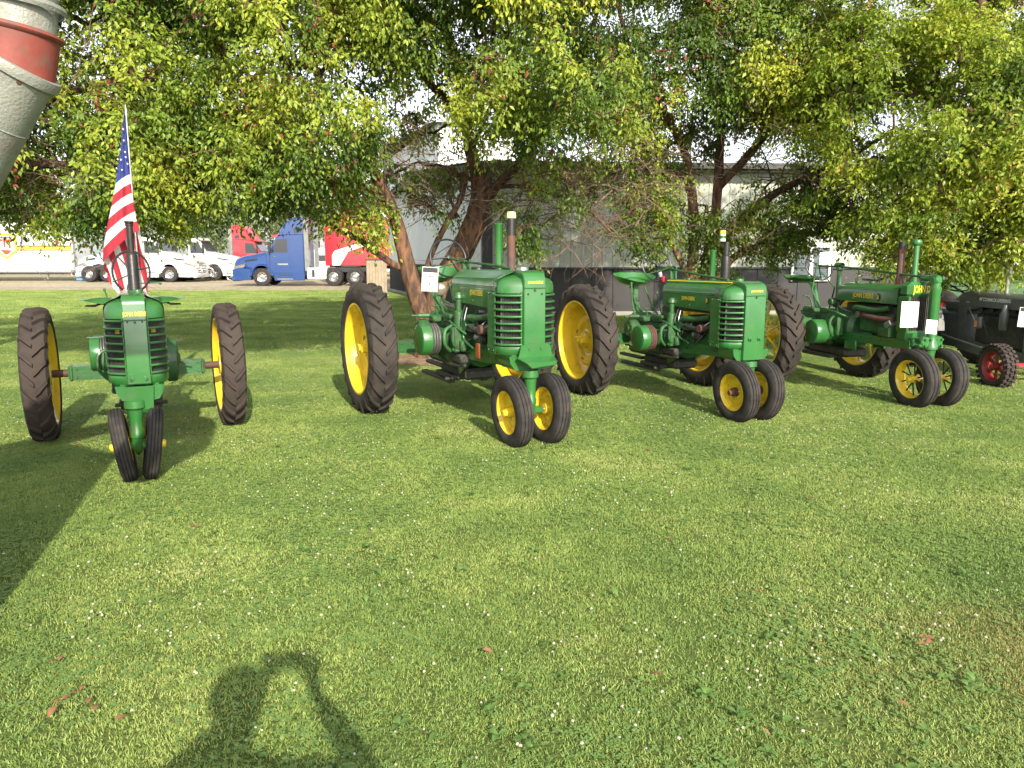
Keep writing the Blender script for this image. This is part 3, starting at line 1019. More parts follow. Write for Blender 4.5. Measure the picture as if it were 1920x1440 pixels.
treeD = [
    SB((9.2, 13.4, -0.1), [(1945, 480, 13.4), (1930, 380, 13.3), (1900, 280, 13.1), (1850, 180, 12.7), (1790, 100, 12.3), (1740, 40, 12)], [.18, .15, .13, .11, .09, .06, .04]),
    S([(1920, 350, 13.2), (1850, 330, 12.8), (1770, 330, 12.3), (1700, 345, 12.0), (1630, 380, 11.9)], [.08, .07, .055, .04, .02]),
    S([(1880, 250, 13.0), (1800, 200, 12.5), (1720, 180, 12.1), (1640, 190, 11.8)], [.07, .06, .045, .02]),
    S([(1925, 400, 13.3), (1880, 440, 12.6), (1830, 450, 12.2), (1770, 450, 11.8)], [.05, .045, .04, .02]),
]
blobsD = [
    (1640, 190, 11.8, 1.2, 1.4, 1.2), (1780, 240, 11.4, 1.5, 1.5, 1.2), (1700, 420, 11.4, .85, .9, .62, 1.2), (1840, 420, 11.4, .95, 1.1, .75, 1.2),
    (1610, 330, 11.9, .7, .9, .75), (1920, 260, 11.5, 1.2, 1.4, 1.4), (1920, 450, 11.8, .7, .8, .5), (1660, 70, 12, 1.1, 1.3, .7), (1830, 110, 11.9, 1.0, 1.2, .75), (1580, -40, 12.3, 1.0, 1.2, .8),
    (2050, 250, 12.5, 1.8, 2.0, 2.0, .6), (1980, 30, 12.5, 1.2, 1.4, 1.0, .6), (2000, -150, 13.4, 2.4, 2.0, 1.4, .6), (1740, 470, 12.6, .8, .6, .35, .8), (1800, 380, 13.6, 1.2, .7, .9, .5),
]
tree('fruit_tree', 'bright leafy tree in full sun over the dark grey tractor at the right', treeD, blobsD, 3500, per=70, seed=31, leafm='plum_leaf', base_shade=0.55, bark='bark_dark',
     dead=[(W(1620, 330, 12), .35, 10)])

treeE = [
    SB((-9.4, 12.2, -0.1), [(-150, 500, 12.2), (-130, 400, 12.1), (-90, 300, 11.8), (-40, 200, 11.5), (30, 100, 11.2), (90, -20, 11)], [.2, .17, .14, .12, .10, .07, .05]),
    S([(-115, 350, 12), (-30, 320, 11.5), (60, 310, 11.1), (150, 310, 10.9), (240, 330, 10.9), (320, 360, 11)], [.08, .07, .06, .05, .035, .02]),
    S([(-50, 220, 11.5), (60, 190, 11.1), (180, 160, 10.8), (300, 130, 10.7), (400, 80, 10.6)], [.08, .07, .055, .04, .02]),
    S([(-120, 380, 12), (-20, 400, 11.3), (60, 390, 11), (120, 400, 10.8)], [.05, .04, .03, .015]),
]
blobsE = [
    (0, 280, 10.7, 1.4, 1.3, .95), (115, 325, 10.7, 1.0, 1.2, .75), (250, 320, 10.8, 1.1, 1.2, .85), (325, 375, 11, .55, .8, .55), (150, 120, 10.8, 1.9, 1.8, 1.15),
    (-60, 110, 10.8, 1.5, 1.8, 1.2), (340, 170, 10.8, 1.3, 1.5, 1.1), (100, -130, 11, 2.4, 2.2, 1.1, .6), (370, -60, 10.9, 1.3, 1.6, .9, .7),
    (100, 415, 10.9, .42, .6, .32, .6), (180, 250, 12.6, 2.4, .8, 1.1, .6), (90, 200, 11.9, 1.3, .7, 1.1, 1.0), (-250, 200, 12, 2.0, 2.2, 2.0, .5), (420, 280, 11.6, .6, .7, .6, .7),
]
tree('fruit_tree', 'crabapple with red tinged leaves hanging over the flag and the tractor under it', treeE, blobsE, 4000, per=63, seed=47, base_shade=0.40, dead=[(W(200, 300, 11), .5, 22), (W(60, 330, 11.2), .4, 12), (W(300, 280, 11), .4, 12)])

# coppery tree far right, and trees beyond the lot with haze put into their leaf colour
tree('copper_tree', 'copper leaved tree top at the upper right behind the bright leafy tree',
     [SB((14.6, 21.5, -0.1), [(1925, 300, 21.5), (1900, 150, 21.5), (1870, 60, 21.5), (1850, 0, 21.5)], [.2, .16, .13, .1, .06])],
     [(1880, 40, 21.5, 1.8, 1.6, 1.2), (1800, 30, 21.5, 1.2, 1.2, .5), (1960, 120, 21.5, 1.6, 1.6, 1.6), (1870, -60, 21.5, 1.6, 1.5, 1.0), (1840, 240, 21.5, 2.0, 1.5, 1.6)], 420, per=42, spread=.6, ll=.11, leafm='copper_leaf', seed=53, bark='bark_dark', group=None)
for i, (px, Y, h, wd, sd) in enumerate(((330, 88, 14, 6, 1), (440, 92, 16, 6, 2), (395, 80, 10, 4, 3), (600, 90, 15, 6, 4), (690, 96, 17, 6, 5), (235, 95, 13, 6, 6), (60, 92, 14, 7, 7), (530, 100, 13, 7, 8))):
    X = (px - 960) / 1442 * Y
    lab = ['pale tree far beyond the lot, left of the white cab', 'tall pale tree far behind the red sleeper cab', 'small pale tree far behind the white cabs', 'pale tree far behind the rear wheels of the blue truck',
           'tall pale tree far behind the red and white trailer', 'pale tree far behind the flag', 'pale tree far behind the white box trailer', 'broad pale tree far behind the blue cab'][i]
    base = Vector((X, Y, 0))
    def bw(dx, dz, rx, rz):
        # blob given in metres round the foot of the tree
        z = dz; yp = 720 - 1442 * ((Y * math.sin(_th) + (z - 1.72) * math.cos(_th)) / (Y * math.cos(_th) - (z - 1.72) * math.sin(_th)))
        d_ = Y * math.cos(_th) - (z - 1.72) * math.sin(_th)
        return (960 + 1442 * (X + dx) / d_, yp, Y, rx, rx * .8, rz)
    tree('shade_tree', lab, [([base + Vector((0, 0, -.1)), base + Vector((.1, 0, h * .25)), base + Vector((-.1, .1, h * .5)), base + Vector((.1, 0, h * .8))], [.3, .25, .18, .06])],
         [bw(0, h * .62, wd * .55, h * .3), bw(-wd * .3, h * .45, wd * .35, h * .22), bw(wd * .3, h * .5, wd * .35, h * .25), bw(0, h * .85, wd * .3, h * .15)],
         330, per=42, spread=1.1, ll=.36, leafm='hazed_far_leaf', seed=60 + sd, bark='bark_dark', group='pale trees beyond the lot', r0=.02)
# ------------------------------------------------------------------ tractors
def sub(o, p):
    o.parent = p
    return o

def rear_wheel(root, x, D, w, rimR, style, rub='rubber_rear', s=-1, nl=22, rimm='yellow_paint', hubm='yellow_paint', ph=0.0, lugh=0.040):
    """s = side the outer face looks to"""
    Rt = D / 2 - lugh
    wr = w * 0.80
    M = Matrix.Rotation(R(90), 4, 'Y') if s > 0 else Matrix.Rotation(R(90), 4, 'Y') @ Matrix.Scale(-1, 4, Vector((0, 0, 1)))
    mb = MB().m(rimm)
    if style == 'disc':
        prof = [(rimR + .006, -wr / 2 - .012), (rimR - .012, -wr / 2 - .012), (rimR - .02, -wr / 2 + .01), (rimR - .055, -wr * .30), (rimR - .058, -.02), (rimR - .075, -.035),
                (.335, -.052), (.31, -.030), (.285, -.024), (.235, -.030), (.21, -.055), (.175, -.062), (.15, -.045), (.125, -.03), (.10, -.03), (.0, -.03)]
        mb.lathe(prof, 48, M)
        prof2 = [(rimR + .006, wr / 2 + .012), (rimR - .014, wr / 2 + .012), (rimR - .022, wr / 2 - .012), (rimR - .052, wr * .30), (rimR - .058, -.02)]
        mb.lathe(prof2, 48, M)
        for k in range(4):
            a = k * math.pi / 2 + .4 + ph
            c = (0.0, 0, 0)
            mb.m('ink').box((s * -.0255 if s > 0 else .0255, 0.26 * math.sin(a), -.26 * math.cos(a)), (.012, .05, .012), rot=(a, 0, 0))
            mb.m(rimm)
    else:
        prof = [(rimR + .006, -wr / 2 - .012), (rimR - .012, -wr / 2 - .012), (rimR - .02, -wr / 2 + .01), (rimR - .05, -wr * .28), (rimR - .05, wr * .28),
                (rimR - .02, wr / 2 - .01), (rimR - .012, wr / 2 + .012), (rimR + .006, wr / 2 + .012), (rimR - .02, wr / 2 + .0), (rimR - .035, wr * .3), (rimR - .035, -wr * .3), (rimR - .015, -wr / 2)]
        mb.lathe(prof, 48, M, closed=True)
        for k in range(12):
            a = k * math.pi / 6 + ph
            xo = .035 * (1 if k % 2 else -1)
            mb.tube([(xo * 1.6, .085 * math.sin(a), -.085 * math.cos(a)), (xo * .4, (rimR - .045) * math.sin(a), -(rimR - .045) * math.cos(a))], [.016, .013], 8)
    wheel = mb.build('rear_wheel', root, loc=(x, 0, D / 2 - .015), smooth=35)
    hb = MB().m(hubm)
    hb.lathe([(0, .105), (.028, .105), (.03, .06), (.052, .055), (.056, .02), (.10, .012), (.105, -.03), (.10, -.09), (0, -.09)], 20, M)
    for k in range(6):
        a = k * math.pi / 3
        hb.lathe([(0, .032), (.011, .032), (.012, .0)], 6, Matrix.Translation((0, .078 * math.sin(a), -.078 * math.cos(a))) @ M)
    hb.box((s * .05, 0.07, 0), (.09, .07, .09), b=.01)
    hb.box((s * .05, -0.07, 0), (.09, .05, .07), b=.01)
    hb.build('hub', wheel, smooth=35)
    # tyre
    t = MB().m(rub)
    prof = [(rimR - .004, -wr / 2), (rimR + .02, -wr / 2 - .018), (rimR + .05, -w * .485), (rimR + (Rt - rimR) * .45, -w * .5), (Rt - .05, -w * .47), (Rt - .012, -w * .40), (Rt, -w * .28), (Rt + .004, 0)]
    prof = prof + [(r_, -h) for r_, h in prof[-2::-1]]
    t.lathe(prof, 64, M)
    for side in (-1, 1):
        for k in range(nl):
            a0 = 2 * math.pi * (k + (0.5 if side > 0 else 0)) / nl + ph
            path = [(0.006, Rt - .004, .0), (.16, Rt - .003, -.13), (.32, Rt - .010, -.30), (.44, Rt - .03, -.42), (.502, Rt - .075, -.50)]
            vs, fs = [], []
            tw = .024
            for q, (fx, rb, fa) in enumerate(path):
                ang = a0 + fa * w * 1.25 / Rt
                wd_ = tw * (1.0 + .4 * (q / 4))
                top = wd_ * .62
                hh = lugh * (1 if q < 4 else .35)
                for (du, r_) in ((-wd_, rb - .012), (-top, rb + hh), (top, rb + hh), (wd_, rb - .012)):
                    aa = ang + (du + fx * .03) / Rt
                    xx = side * fx * w * (1.0 if r_ < Rt or q < 4 else 1.0)
                    vs.append((xx, r_ * math.sin(aa), -r_ * math.cos(aa)))
            for q in range(4):
                for j in range(3):
                    fs.append((q * 4 + j, q * 4 + j + 1, q * 4 + 5 + j, q * 4 + 4 + j))
            fs += [(0, 3, 2, 1), (16, 17, 18, 19)]
            t.add(vs, fs)
    t.build('tyre', wheel, smooth=30)
    return wheel

def front_wheel(root, x, y, D, w, rimR, s, camber=0.0, steer=0.0, style='disc', rub='rubber_front', rimm='yellow_paint', hubm='yellow_paint', ribs=4, name='front_wheel', lugs=False):
    Rt = D / 2
    wr = w * .78
    M = Matrix.Rotation(R(90), 4, 'Y') if s > 0 else Matrix.Rotation(R(90), 4, 'Y') @ Matrix.Scale(-1, 4, Vector((0, 0, 1)))
    mb = MB().m(rimm)
    mb.lathe([(rimR + .006, -wr / 2), (rimR - .008, -wr / 2), (rimR - .02, -wr * .35), (rimR - .03, -wr * .2), (rimR - .03, wr * .2), (rimR - .02, wr * .35), (rimR - .008, wr / 2), (rimR + .006, wr / 2)], 36, M)
    if style == 'disc':
        mb.lathe([(rimR - .028, .0), (rimR - .05, -.008), (.115, .012), (.10, .004), (.085, .0), (.05, .0), (0, .0)], 36, M)
        for k in range(6):
            a = k * math.pi / 3 + .3
            mb.lathe([(0, .022), (.008, .022), (.009, .0)], 6, Matrix.Translation((0, .07 * math.sin(a), -.07 * math.cos(a))) @ M)
    elif style == 'spoke':
        for k in range(10):
            a = k * math.pi / 5
            mb.m('black_iron').tube([(0.015 * (1 if k % 2 else -1), .03 * math.sin(a), -.03 * math.cos(a)), (0, (rimR - .025) * math.sin(a), -(rimR - .025) * math.cos(a))], .0085, 7)
    else:
        for k in range(6):
            a = k * math.pi / 3
            mb.box((0, .11 * math.sin(a), -.11 * math.cos(a)), (.014, .05, .2), rot=(a, 0, 0), b=.003)
    wh = mb.build(name, root, loc=(x, y, D / 2 - .02), smooth=35)
    wh.rotation_euler = (0, camber, steer)
    hb = MB().m(hubm)
    hb.lathe([(0, .095), (.022, .093), (.03, .085), (.034, .05), (.045, .045), (.05, .0), (.05, -.05), (0, -.05)], 18, M)
    hb.build('hub', wh, smooth=35)
    t = MB().m(rub)
    half = [(rimR - .003, -wr / 2), (rimR + .012, -wr / 2 - .012), (rimR + (Rt - rimR) * .5, -w * .52), (Rt - .028, -w * .46)]
    tread = []
    n = ribs
    for k in range(n):
        x0 = -w * .42 + (w * .84) * k / n
        x1 = -w * .42 + (w * .84) * (k + 1) / n
        cr = lambda xx: Rt - .012 * (xx / (w * .42)) ** 2
        g_ = (x1 - x0) * .16
        tread += [(cr(x0 + g_), x0 + g_), (cr(x1 - g_), x1 - g_)]
        if k < n - 1:
            tread += [(cr(x1) - .010, x1 - g_ * .5), (cr(x1) - .010, x1 + g_ * .5)]
    prof = half + tread + [(r_, -h) for r_, h in half[::-1]]
    t.lathe(prof, 48, M)
    if lugs:
        for k in range(26):
            for q, xx in enumerate((-.36, 0, .36)):
                a = 2 * math.pi * (k + .5 * (q % 2)) / 26
                t.box((xx * w, (Rt + .006) * math.sin(a), -(Rt + .006) * math.cos(a)), (w * .27, .042, .03), rot=(a, 0, 0), b=.004)
    t.build('tyre', wh, smooth=30)
    return wh

def ring(mb, c, nrm, r_, th, n=40, knurl=0):
    nrm = Vector(nrm).normalized()
    a = nrm.orthogonal().normalized(); b_ = nrm.cross(a)
    pts = [Vector(c) + (a * math.cos(6.28319 * i / n) + b_ * math.sin(6.28319 * i / n)) * r_ for i in range(n)]
    k = 8
    vs, fs = [], []
    for i in range(n):
        rd = (pts[i] - Vector(c)).normalized()
        tt = th * (1 + (.22 if knurl and i % 2 else 0))
        for j in range(k):
            an = 6.28319 * j / k
            vs.append(pts[i] + (rd * math.cos(an) + nrm * math.sin(an)) * tt)
    for i in range(n):
        i2 = (i + 1) % n
        for j in range(k):
            j2 = (j + 1) % k
            fs.append((i * k + j, i * k + j2, i2 * k + j2, i2 * k + j))
    mb.add(vs, fs)

def styled_tractor(label, loc, yaw, k):
    wx, wy, wz = k['scale']
    root = thing('tractor', label, 'tractor', (loc[0], loc[1], 0), R(yaw), 'old farm tractors on the lawn')
    SCL = Matrix.Translation((k.get('dx', 0), 0, 0)) @ Matrix.Diagonal((wx, wy, wz, 1))

    class B(MB):
        def build(self, name, parent=root, mname=None, **kw):
            self.v = [tuple(SCL @ Vector(p)) for p in self.v]
            return MB.build(self, name, parent, mname, **kw)
    G, C = 'green_paint', 'green_cast'
    # hood
    def half(y):
        t = min(max((-y - 1.66) / .22, 0), 1)
        t = t * t * (3 - 2 * t)
        w = .212 + .01 * min(1, (-y - .6) / 1.1) + .066 * t
        zt = 1.545 + .012 * min(1, (-y - .6) / 1.3)
        zb = 1.235 - .03 * min(1, (-y - .6) / 1.1) if y > -1.70 else 1.365
        return [(.118, zt), (.135, zt - .012), (w * .78, zt - .045), (w * .93, zt - .065), (w, zt - .10), (w + .002, zt - .135), (w - .004, zt - .142), (w + .003, zt - .149), (w + .003, max(zb + .052, zt - .152)), (w - .003, max(zb + .046, zt - .157)), (w + .001, max(zb + .04, zt - .16)), (w - .002, zb)]
    mb = B().m(G)
    ys = [-.60, -.62, -.9, -1.2, -1.5, -1.66, -1.70]
    ys2 = [-1.701, -1.74, -1.78, -1.82, -1.88, -1.92]
    def ringpts(y, ins=0):
        h = half(y)
        if ins:
            h = [(x - ins, z - ins) for x, z in h]
        return [(-x, y, z) for x, z in reversed(h)] + [(x, y, z) for x, z in h]
    mb.loft([ringpts(-.615, .03)] + [ringpts(y) for y in ys[1:]], cap=False, closed=False)
    mb.loft([ringpts(y) for y in ys2], cap=False, closed=False)
    # nose shoulders
    def outline(ins):
        P_ = [(.10, -2.088), (.17, -2.052), (.235, -2.008), (.268, -1.975), (.284, -1.93), (.288, -1.86)]
        return [(max(x - ins, .09), y + ins * .8) for x, y in P_]
    for sgn in (-1, 1):
        secs = []
        for z, ins in ((1.365, 0), (1.425, 0), (1.462, .010), (1.487, .030), (1.503, .060), (1.525, .120)):
            secs.append([(sgn * x, y, z) for x, y in outline(ins)])
        mb.loft(secs, cap=False, closed=False)
    hood = mb.build('hood', smooth=32)
    if k.get('stripe'):
        st = B().m('yellow_decal')
        for sgn in (-1, 1):
            st.box((sgn * .152, -1.25, 1.5475), (.016, 1.28, .004), rot=(-.009, sgn * .3, 0))
        st.build('stripe', hood)
    # radiator shell (grille housing)
    mb = B().m(G)
    for sgn in (-1, 1):
        # side panel
        mb.box((sgn * .280, -1.785, 1.09), (.016, .17, .56), b=.006)
        mb.box((sgn * .288, -1.872, 1.09), (.010, .020, .56), b=.004)
        # bottom cap, rounded
        o0 = outline(0)
        low = [[(sgn * x, y, z) for x, y in ([(.06, -2.09)] + outline(i_) + [(max(.288 - i_, .1), -1.70), (.05, -1.70)])] for z, i_ in ((.885, .0), (.865, -.004), (.835, 0), (.805, .02), (.795, .05))]
        mb.loft(low)
        # inner edge post beside the nose band
        mb.box((sgn * .118, -2.072, 1.12), (.016, .03, .52), b=.004)
    shell = mb.build('radiator_shell', smooth=35)
    core = B().m('black_iron')
    for sgn in (-1, 1):
        core.box((sgn * .16, -1.83, 1.12), (.22, .14, .52))
        for i in range(11):
            t = i / 10
            core.box((sgn * (.125 + .125 * t), -2.045 + .075 * t, 1.12), (.0035, .012, .50))
        core.m('engine_grime').box((sgn * .19, -1.985, 1.12), (.17, .01, .50), rot=(0, 0, sgn * .52))
        core.m('yellow_decal').box((sgn * .17, -2.012, 1.255), (.05, .004, .03), rot=(0, 0, sgn * .52)) if k.get('coretag') else None
        core.m('black_iron')
    core.build('radiator_core', shell)
    ns = 8
    for sgn in (-1, 1):
        for i in range(ns):
            z = .905 + i * (.455 / (ns - 1)) * .97
            s_ = B().m(G)
            P_ = [(.115, -2.083), (.17, -2.056), (.235, -2.013), (.270, -1.978), (.287, -1.93), (.291, -1.868)]
            secs = []
            for q, (x, y) in enumerate(P_):
                a, b_ = P_[max(q - 1, 0)], P_[min(q + 1, 5)]
                d = Vector((b_[0] - a[0], b_[1] - a[1])).normalized()
                nx, ny = -d.y, d.x
                if nx < 0: nx, ny = -nx, -ny
                nx, ny = (d.y, -d.x) if (d.y * 1 + -d.x * -1) > 0 else (-d.y, d.x)
                prof = [(-.012, -.004), (.0, -.0095), (.009, -.008), (.012, 0), (.009, .009), (.0, .0105), (-.012, .006)]
                secs.append([(sgn * (x + nx * u), y + ny * u, z + v) for u, v in prof])
            s_.loft(secs)
            s_.build('grille_slat', shell, smooth=50)
    # nose band over the front and the ridge of the hood
    mb = B().m(G)
    zb = k.get('band_bottom', .84)
    hw = k.get('band_half', .110)
    prof = [(-2.118, zb), (-2.118, 1.48), (-2.113, 1.505), (-2.10, 1.528), (-2.075, 1.547), (-2.035, 1.560), (-1.97, 1.567), (-1.9, 1.568), (-.62, 1.556), (-.62, 1.53), (-1.9, 1.53), (-2.0, 1.49), (-2.06, 1.40), (-2.06, zb)]
    secs = []
    for x, ins in ((-hw, .006), (-hw + .007, 0), (hw - .007, 0), (hw, .006)):
        secs.append([(x, y + (ins if y < -1.9 else 0), z - (ins if z > 1.5 else 0)) for y, z in prof])
    mb.loft(secs)
    # thin cap over the brow
    bz_, bw_ = k.get('badge', (1.46, .16))
    mb.box((0, -2.124, bz_ - .045), (hw * 2.02, .012, .012), b=.004)
    band = mb.build('nose_band', smooth=30)
    dec = B().m('yellow_decal')
    letters(dec, 'JOHN DEERE', bw_, plane_mat((0, -2.1235, bz_), (1, 0, 0), (0, .03, 1)), bold=.02, hs=k.get('badge_h', 1.15))
    dec.build('lettering', band, smooth=0, fix=False)
    bl = B().m('black_iron')
    for bx, bz in k.get('bolts', ((-.07, 1.36), (.07, 1.36))):
        bl.lathe([(0, .008), (.008, .008), (.009, 0)], 8, axis_y(bx, -2.119, bz))
    bl.m(C).lathe([(0, .014), (.010, .014), (.012, 0)], 8, axis_y(0, -2.122, bz_ - .065))
    tag(bl.build('bolts', band), kind='stuff')
    # side lettering
    dec = B().m('yellow_decal')
    if k.get('side_text'):
        letters(dec, 'JOHN DEERE', k['side_text'][1], plane_mat((-.2275, k['side_text'][0], 1.335), (0, -1, 0), (.0, 0, 1)), bold=.012, hs=1.35)
        letters(dec, 'JOHN DEERE', k['side_text'][1], plane_mat((.2275, k['side_text'][0], 1.335), (0, 1, 0), (.0, 0, 1)), bold=.012, hs=1.35)
        dec.build('side_lettering', hood, smooth=0, fix=False)['kind'] = 'stuff'
    if k.get('side_B'):
        d2 = B().m('ink')
        d2.lathe([(0, .002), (.026, .002), (.026, 0)], 20, Matrix.Translation((-.2268, -1.55, 1.335)) @ Matrix.Scale(1.5, 4, (0, 0, 1)) @ axis_x(0, 0, 0, -1))
        d2.m('yellow_decal')
        letters(d2, 'B', .030, plane_mat((-.2305, -1.55, 1.335), (0, -1, 0), (0, 0, 1)), bold=.02, hs=1.2)
        d2.build('letter_badge', hood, smooth=0, fix=False)
    # filler caps
    cp = B().m(C)
    cp.lathe([(0, .028), (.045, .026), (.05, .015), (.05, 0)], 20, Matrix.Translation((.05, -1.75, 1.567)))
    cq = B().m(C); cq.lathe([(0, .022), (.03, .02), (.034, 0)], 16, Matrix.Translation((0, -.85, 1.556))); cq.build('filler_cap')
    if k.get('capwhite'):
        cp.m('steel').lathe([(0, .045), (.04, .04), (.06, .025), (.062, 0)], 20, Matrix.Translation((.03, -1.8, 1.567)))
    cp.build('filler_cap')
    # frame rails
    fr = B().m(G)
    for sgn in (-1, 1):
        fr.loft([[(sgn * x, y, z) for x, z in ((.165, z0), (.205, z0), (.205, z1), (.165, z1))] for y, z0, z1 in ((-2.02, .70, .80), (-1.7, .69, .81), (-1.0, .655, .79), (-.72, .64, .78))])
        fr.m('ink')
        for q in range(7):
            fr.lathe([(0, .003), (.009, .003), (.009, 0)], 8, axis_x(sgn * .2055, -1.85 + q * .15, .755 - q * .003, sgn))
        fr.m(G)
        fr.prism([(-.62, .74), (-1.12, .74), (-.80, .50), (-.72, .46)], .14, .18, Matrix(((0, 0, sgn, 0), (1, 0, 0, 0), (0, 1, 0, 0), (0, 0, 0, 1))))
    fr.box((0, -1.95, .755), (.40, .20, .11), b=.02)
    fr.build('frame_rail')
    # pedestal, kingpost, axle
    pd = B().m(G)
    pd.loft([[(sx_ * hw_, y_, z_) for sx_, y_ in ((-1, -2.07), (1, -2.07), (1, -1.80), (-1, -1.80))] for z_, hw_ in ((.80, .235), (.74, .225), (.68, .18), (.67, .13))])
    for bx in (-.06, .06):
        pd.lathe([(0, .030), (.014, .030), (.018, .014), (.026, .012), (.028, 0)], 12, axis_y(bx, -2.119, k.get('bolt_z', .87)))
    pd.build('pedestal', smooth=30)
    if k.get('bracket') == 'shelf':
        sh = B().m(G)
        sh.prism([(-.145, .905), (-.04, .925), (.04, .925), (.145, .905), (.175, .80), (.19, .795), (-.19, .795), (-.175, .80)], 0, .012, plane_mat((0, -2.125, 0), (1, 0, 0), (0, 0, 1)))
        sh.loft([[(-.19, -2.13, .80), (.19, -2.13, .80), (.19, -2.13, .79), (-.19, -2.13, .79)], [(-.16, -2.25, .77), (.16, -2.25, .77), (.16, -2.25, .758), (-.16, -2.25, .758)]])
        sh.loft([[(-.16, -2.25, .77), (.16, -2.25, .77), (.16, -2.262, .765), (-.16, -2.262, .765)], [(-.10, -2.25, .715), (.13, -2.25, .735), (.13, -2.262, .735), (-.10, -2.262, .715)]])
        sh.build('front_bracket', smooth=25)
    elif k.get('bracket') == 'plate':
        sh = B().m(G)
        sh.box((0, -2.128, .86), (.225, .018, .085), b=.02)
        sh.m('ink')
        for bx in (-.07, .07):
            sh.lathe([(0, .002), (.018, .002), (.018, 0)], 14, axis_y(bx, -2.1375, .86))
        sh.m(G).loft([[(-.13, -2.12, .80), (.13, -2.12, .80), (.13, -1.95, .80), (-.13, -1.95, .80)], [(-.115, -2.11, .60), (.115, -2.11, .60), (.115, -1.95, .60), (-.115, -1.95, .60)], [(-.08, -2.09, .57), (.08, -2.09, .57), (.08, -1.95, .57), (-.08, -1.95, .57)]])
        sh.build('front_bracket', smooth=25)
    kp = MB().m(G)
    fy = -k['wheelbase']
    Df = k['Df']
    zz = Df / 2 - .02
    fx = k.get('fx', 0)
    kp.lathe([(.075, .68 * wz), (.078, .62 * wz), (.058, .60 * wz), (.05, .52 * wz), (.048, zz + .12), (.056, zz + .10), (.056, zz + .06), (.048, zz + .05), (.048, zz - .03), (.036, zz - .05), (0, zz - .09)], 20, Matrix.Translation((fx, fy, 0)))
    kp.box((fx, fy, zz), (k['front_half'] * 1.3, .07, .07), b=.015)
    kp.m('steel').tube([(fx - k['front_half'] + .02, fy, zz), (fx + k['front_half'] - .02, fy, zz)], .02, 10)
    kp.build('kingpost', root)
    for sgn in (-1, 1):
        front_wheel(root, fx + sgn * k['front_half'], fy, Df, k['wf'], k['rimf'], sgn, camber=k.get('camber', R(5)) * sgn, steer=k.get('steer', 0), hubm=k.get('fhub', 'yellow_paint'))
    # engine
    en = B().m('engine_grime')
    en.box((0, -1.33, .98), (.30, .62, .30), b=.03)
    en.m(C)
    en.box((0, -1.58, 1.0), (.36, .20, .34), b=.03)
    en.box((0, -1.25, .84), (.34, .7, .14), b=.03)
    en.m('engine_grime')
    en.box((0, -1.30, 1.20), (.34, 1.1, .05))
    en.m(C).loft([[(x * s1, y, .80 + z * s1) for x, z in [(.235 * math.cos(a), .26 * math.sin(a)) for a in [6.2832 * q / 16 for q in range(16)]]] for y, s1 in ((-.98, .7), (-.94, .95), (-.86, 1), (-.55, 1), (-.48, .9))])
    en.build('engine_block', smooth=30)
    ex = B()
    hose = k.get('hose', 'engine_grime')
    ex.m(C).tube([(-.19, -1.02, 1.06), (-.235, -1.15, 1.09), (-.235, -1.38, 1.10), (-.2, -1.6, 1.14)], .035, 12, smooth=5)
    ex.m(hose).tube([(-.2, -1.12, .99), (-.24, -1.22, 1.0), (-.245, -1.42, .985), (-.2, -1.62, 1.02)], .034, 12, smooth=5)
    ex.m('rust_iron').lathe([(0, .07), (.045, .07), (.05, .03), (.05, -.04), (.03, -.06)], 16, axis_x(-.22, -1.5, 1.0, -1))
    ex.m(C).lathe([(0, .06), (.05, .06), (.06, .03), (.06, -.06), (0, -.06)], 16, axis_x(-.2, -1.05, 1.0, -1))
    ex.m(C).tube([(-.235, -1.30, 1.03), (-.26, -1.14, 1.01), (-.265, -1.06, .93), (-.265, -1.08, .86), (-.25, -1.26, .80)], .013, 8, smooth=6)
    ex.m('steel').tube([(-.2, -1.0, 1.18), (-.24, -1.02, 1.04), (-.25, -1.15, .97), (-.22, -1.3, .96)], .007, 6, smooth=5)
    ex.m('black_plastic').tube([(-.2, -.95, 1.2), (-.25, -.96, 1.05), (-.25, -1.05, .95), (-.2, -1.2, .93)], .006, 6, smooth=5)
    ex.m('engine_grime').box((-.21, -1.38, .90), (.08, .12, .10), b=.02)
    ex.m('steel').lathe([(0, .03), (.025, .03), (.028, 0)], 12, axis_x(-.25, -1.38, .92, -1))
    rq = random.Random(int(loc[0] * 100))
    for q in range(7):
        y0, z0 = rq.uniform(-1.65, -1.0), rq.uniform(.86, 1.16)
        ex.m(rq.choice(['black_plastic', 'steel', 'worn_steel'])).tube([(-.18, y0, z0), (-.245, y0 + rq.uniform(-.1, .1), z0 - .05), (-.25, y0 + rq.uniform(.0, .2), z0 - .12), (-.2, y0 + .2, z0 - .16)], rq.uniform(.004, .008), 6, smooth=4)
    for q in range(16):
        ex.m(rq.choice(['worn_steel', C, 'rust_iron'])).lathe([(0, .022), (.010, .022), (.012, .0)], 6, axis_x(-.182, rq.uniform(-1.66, -1.0), rq.uniform(.80, 1.14), -1))
    ex.build('engine_pipes', smooth=40)
    sc_ = B().m('worn_steel')
    for (yy, zz_) in ((-1.68, 1.30), (-1.2, 1.262), (-.72, 1.262), (-1.74, 1.36), (-1.74, .84), (-1.845, .84), (-1.845, 1.36)):
        xx = .215 if yy > -1.7 else .288
        for sgn in (-1, 1): sc_.lathe([(0, .006), (.006, .005), (.008, 0)], 8, axis_x(sgn * (xx + .003), yy, zz_, sgn))
    tag(sc_.build('screws'), kind='stuff')
    # transmission and rear
    tr_ = B().m(C)
    tr_.box((0, -.15, .74), (.36, .85, .46), b=.04)
    tr_.box((0, -.12, 1.0), (.28, .62, .10), b=.03)
    tr_.box((0, .22, .82), (.32, .14, .5), b=.04)
    tr_.box((.0, -.52, 1.08), (.22, .20, .26), b=.03)
    tr_.m('engine_grime').box((0, -.5, .47), (.34, .75, .12), b=.03)
    tr_.m(C)
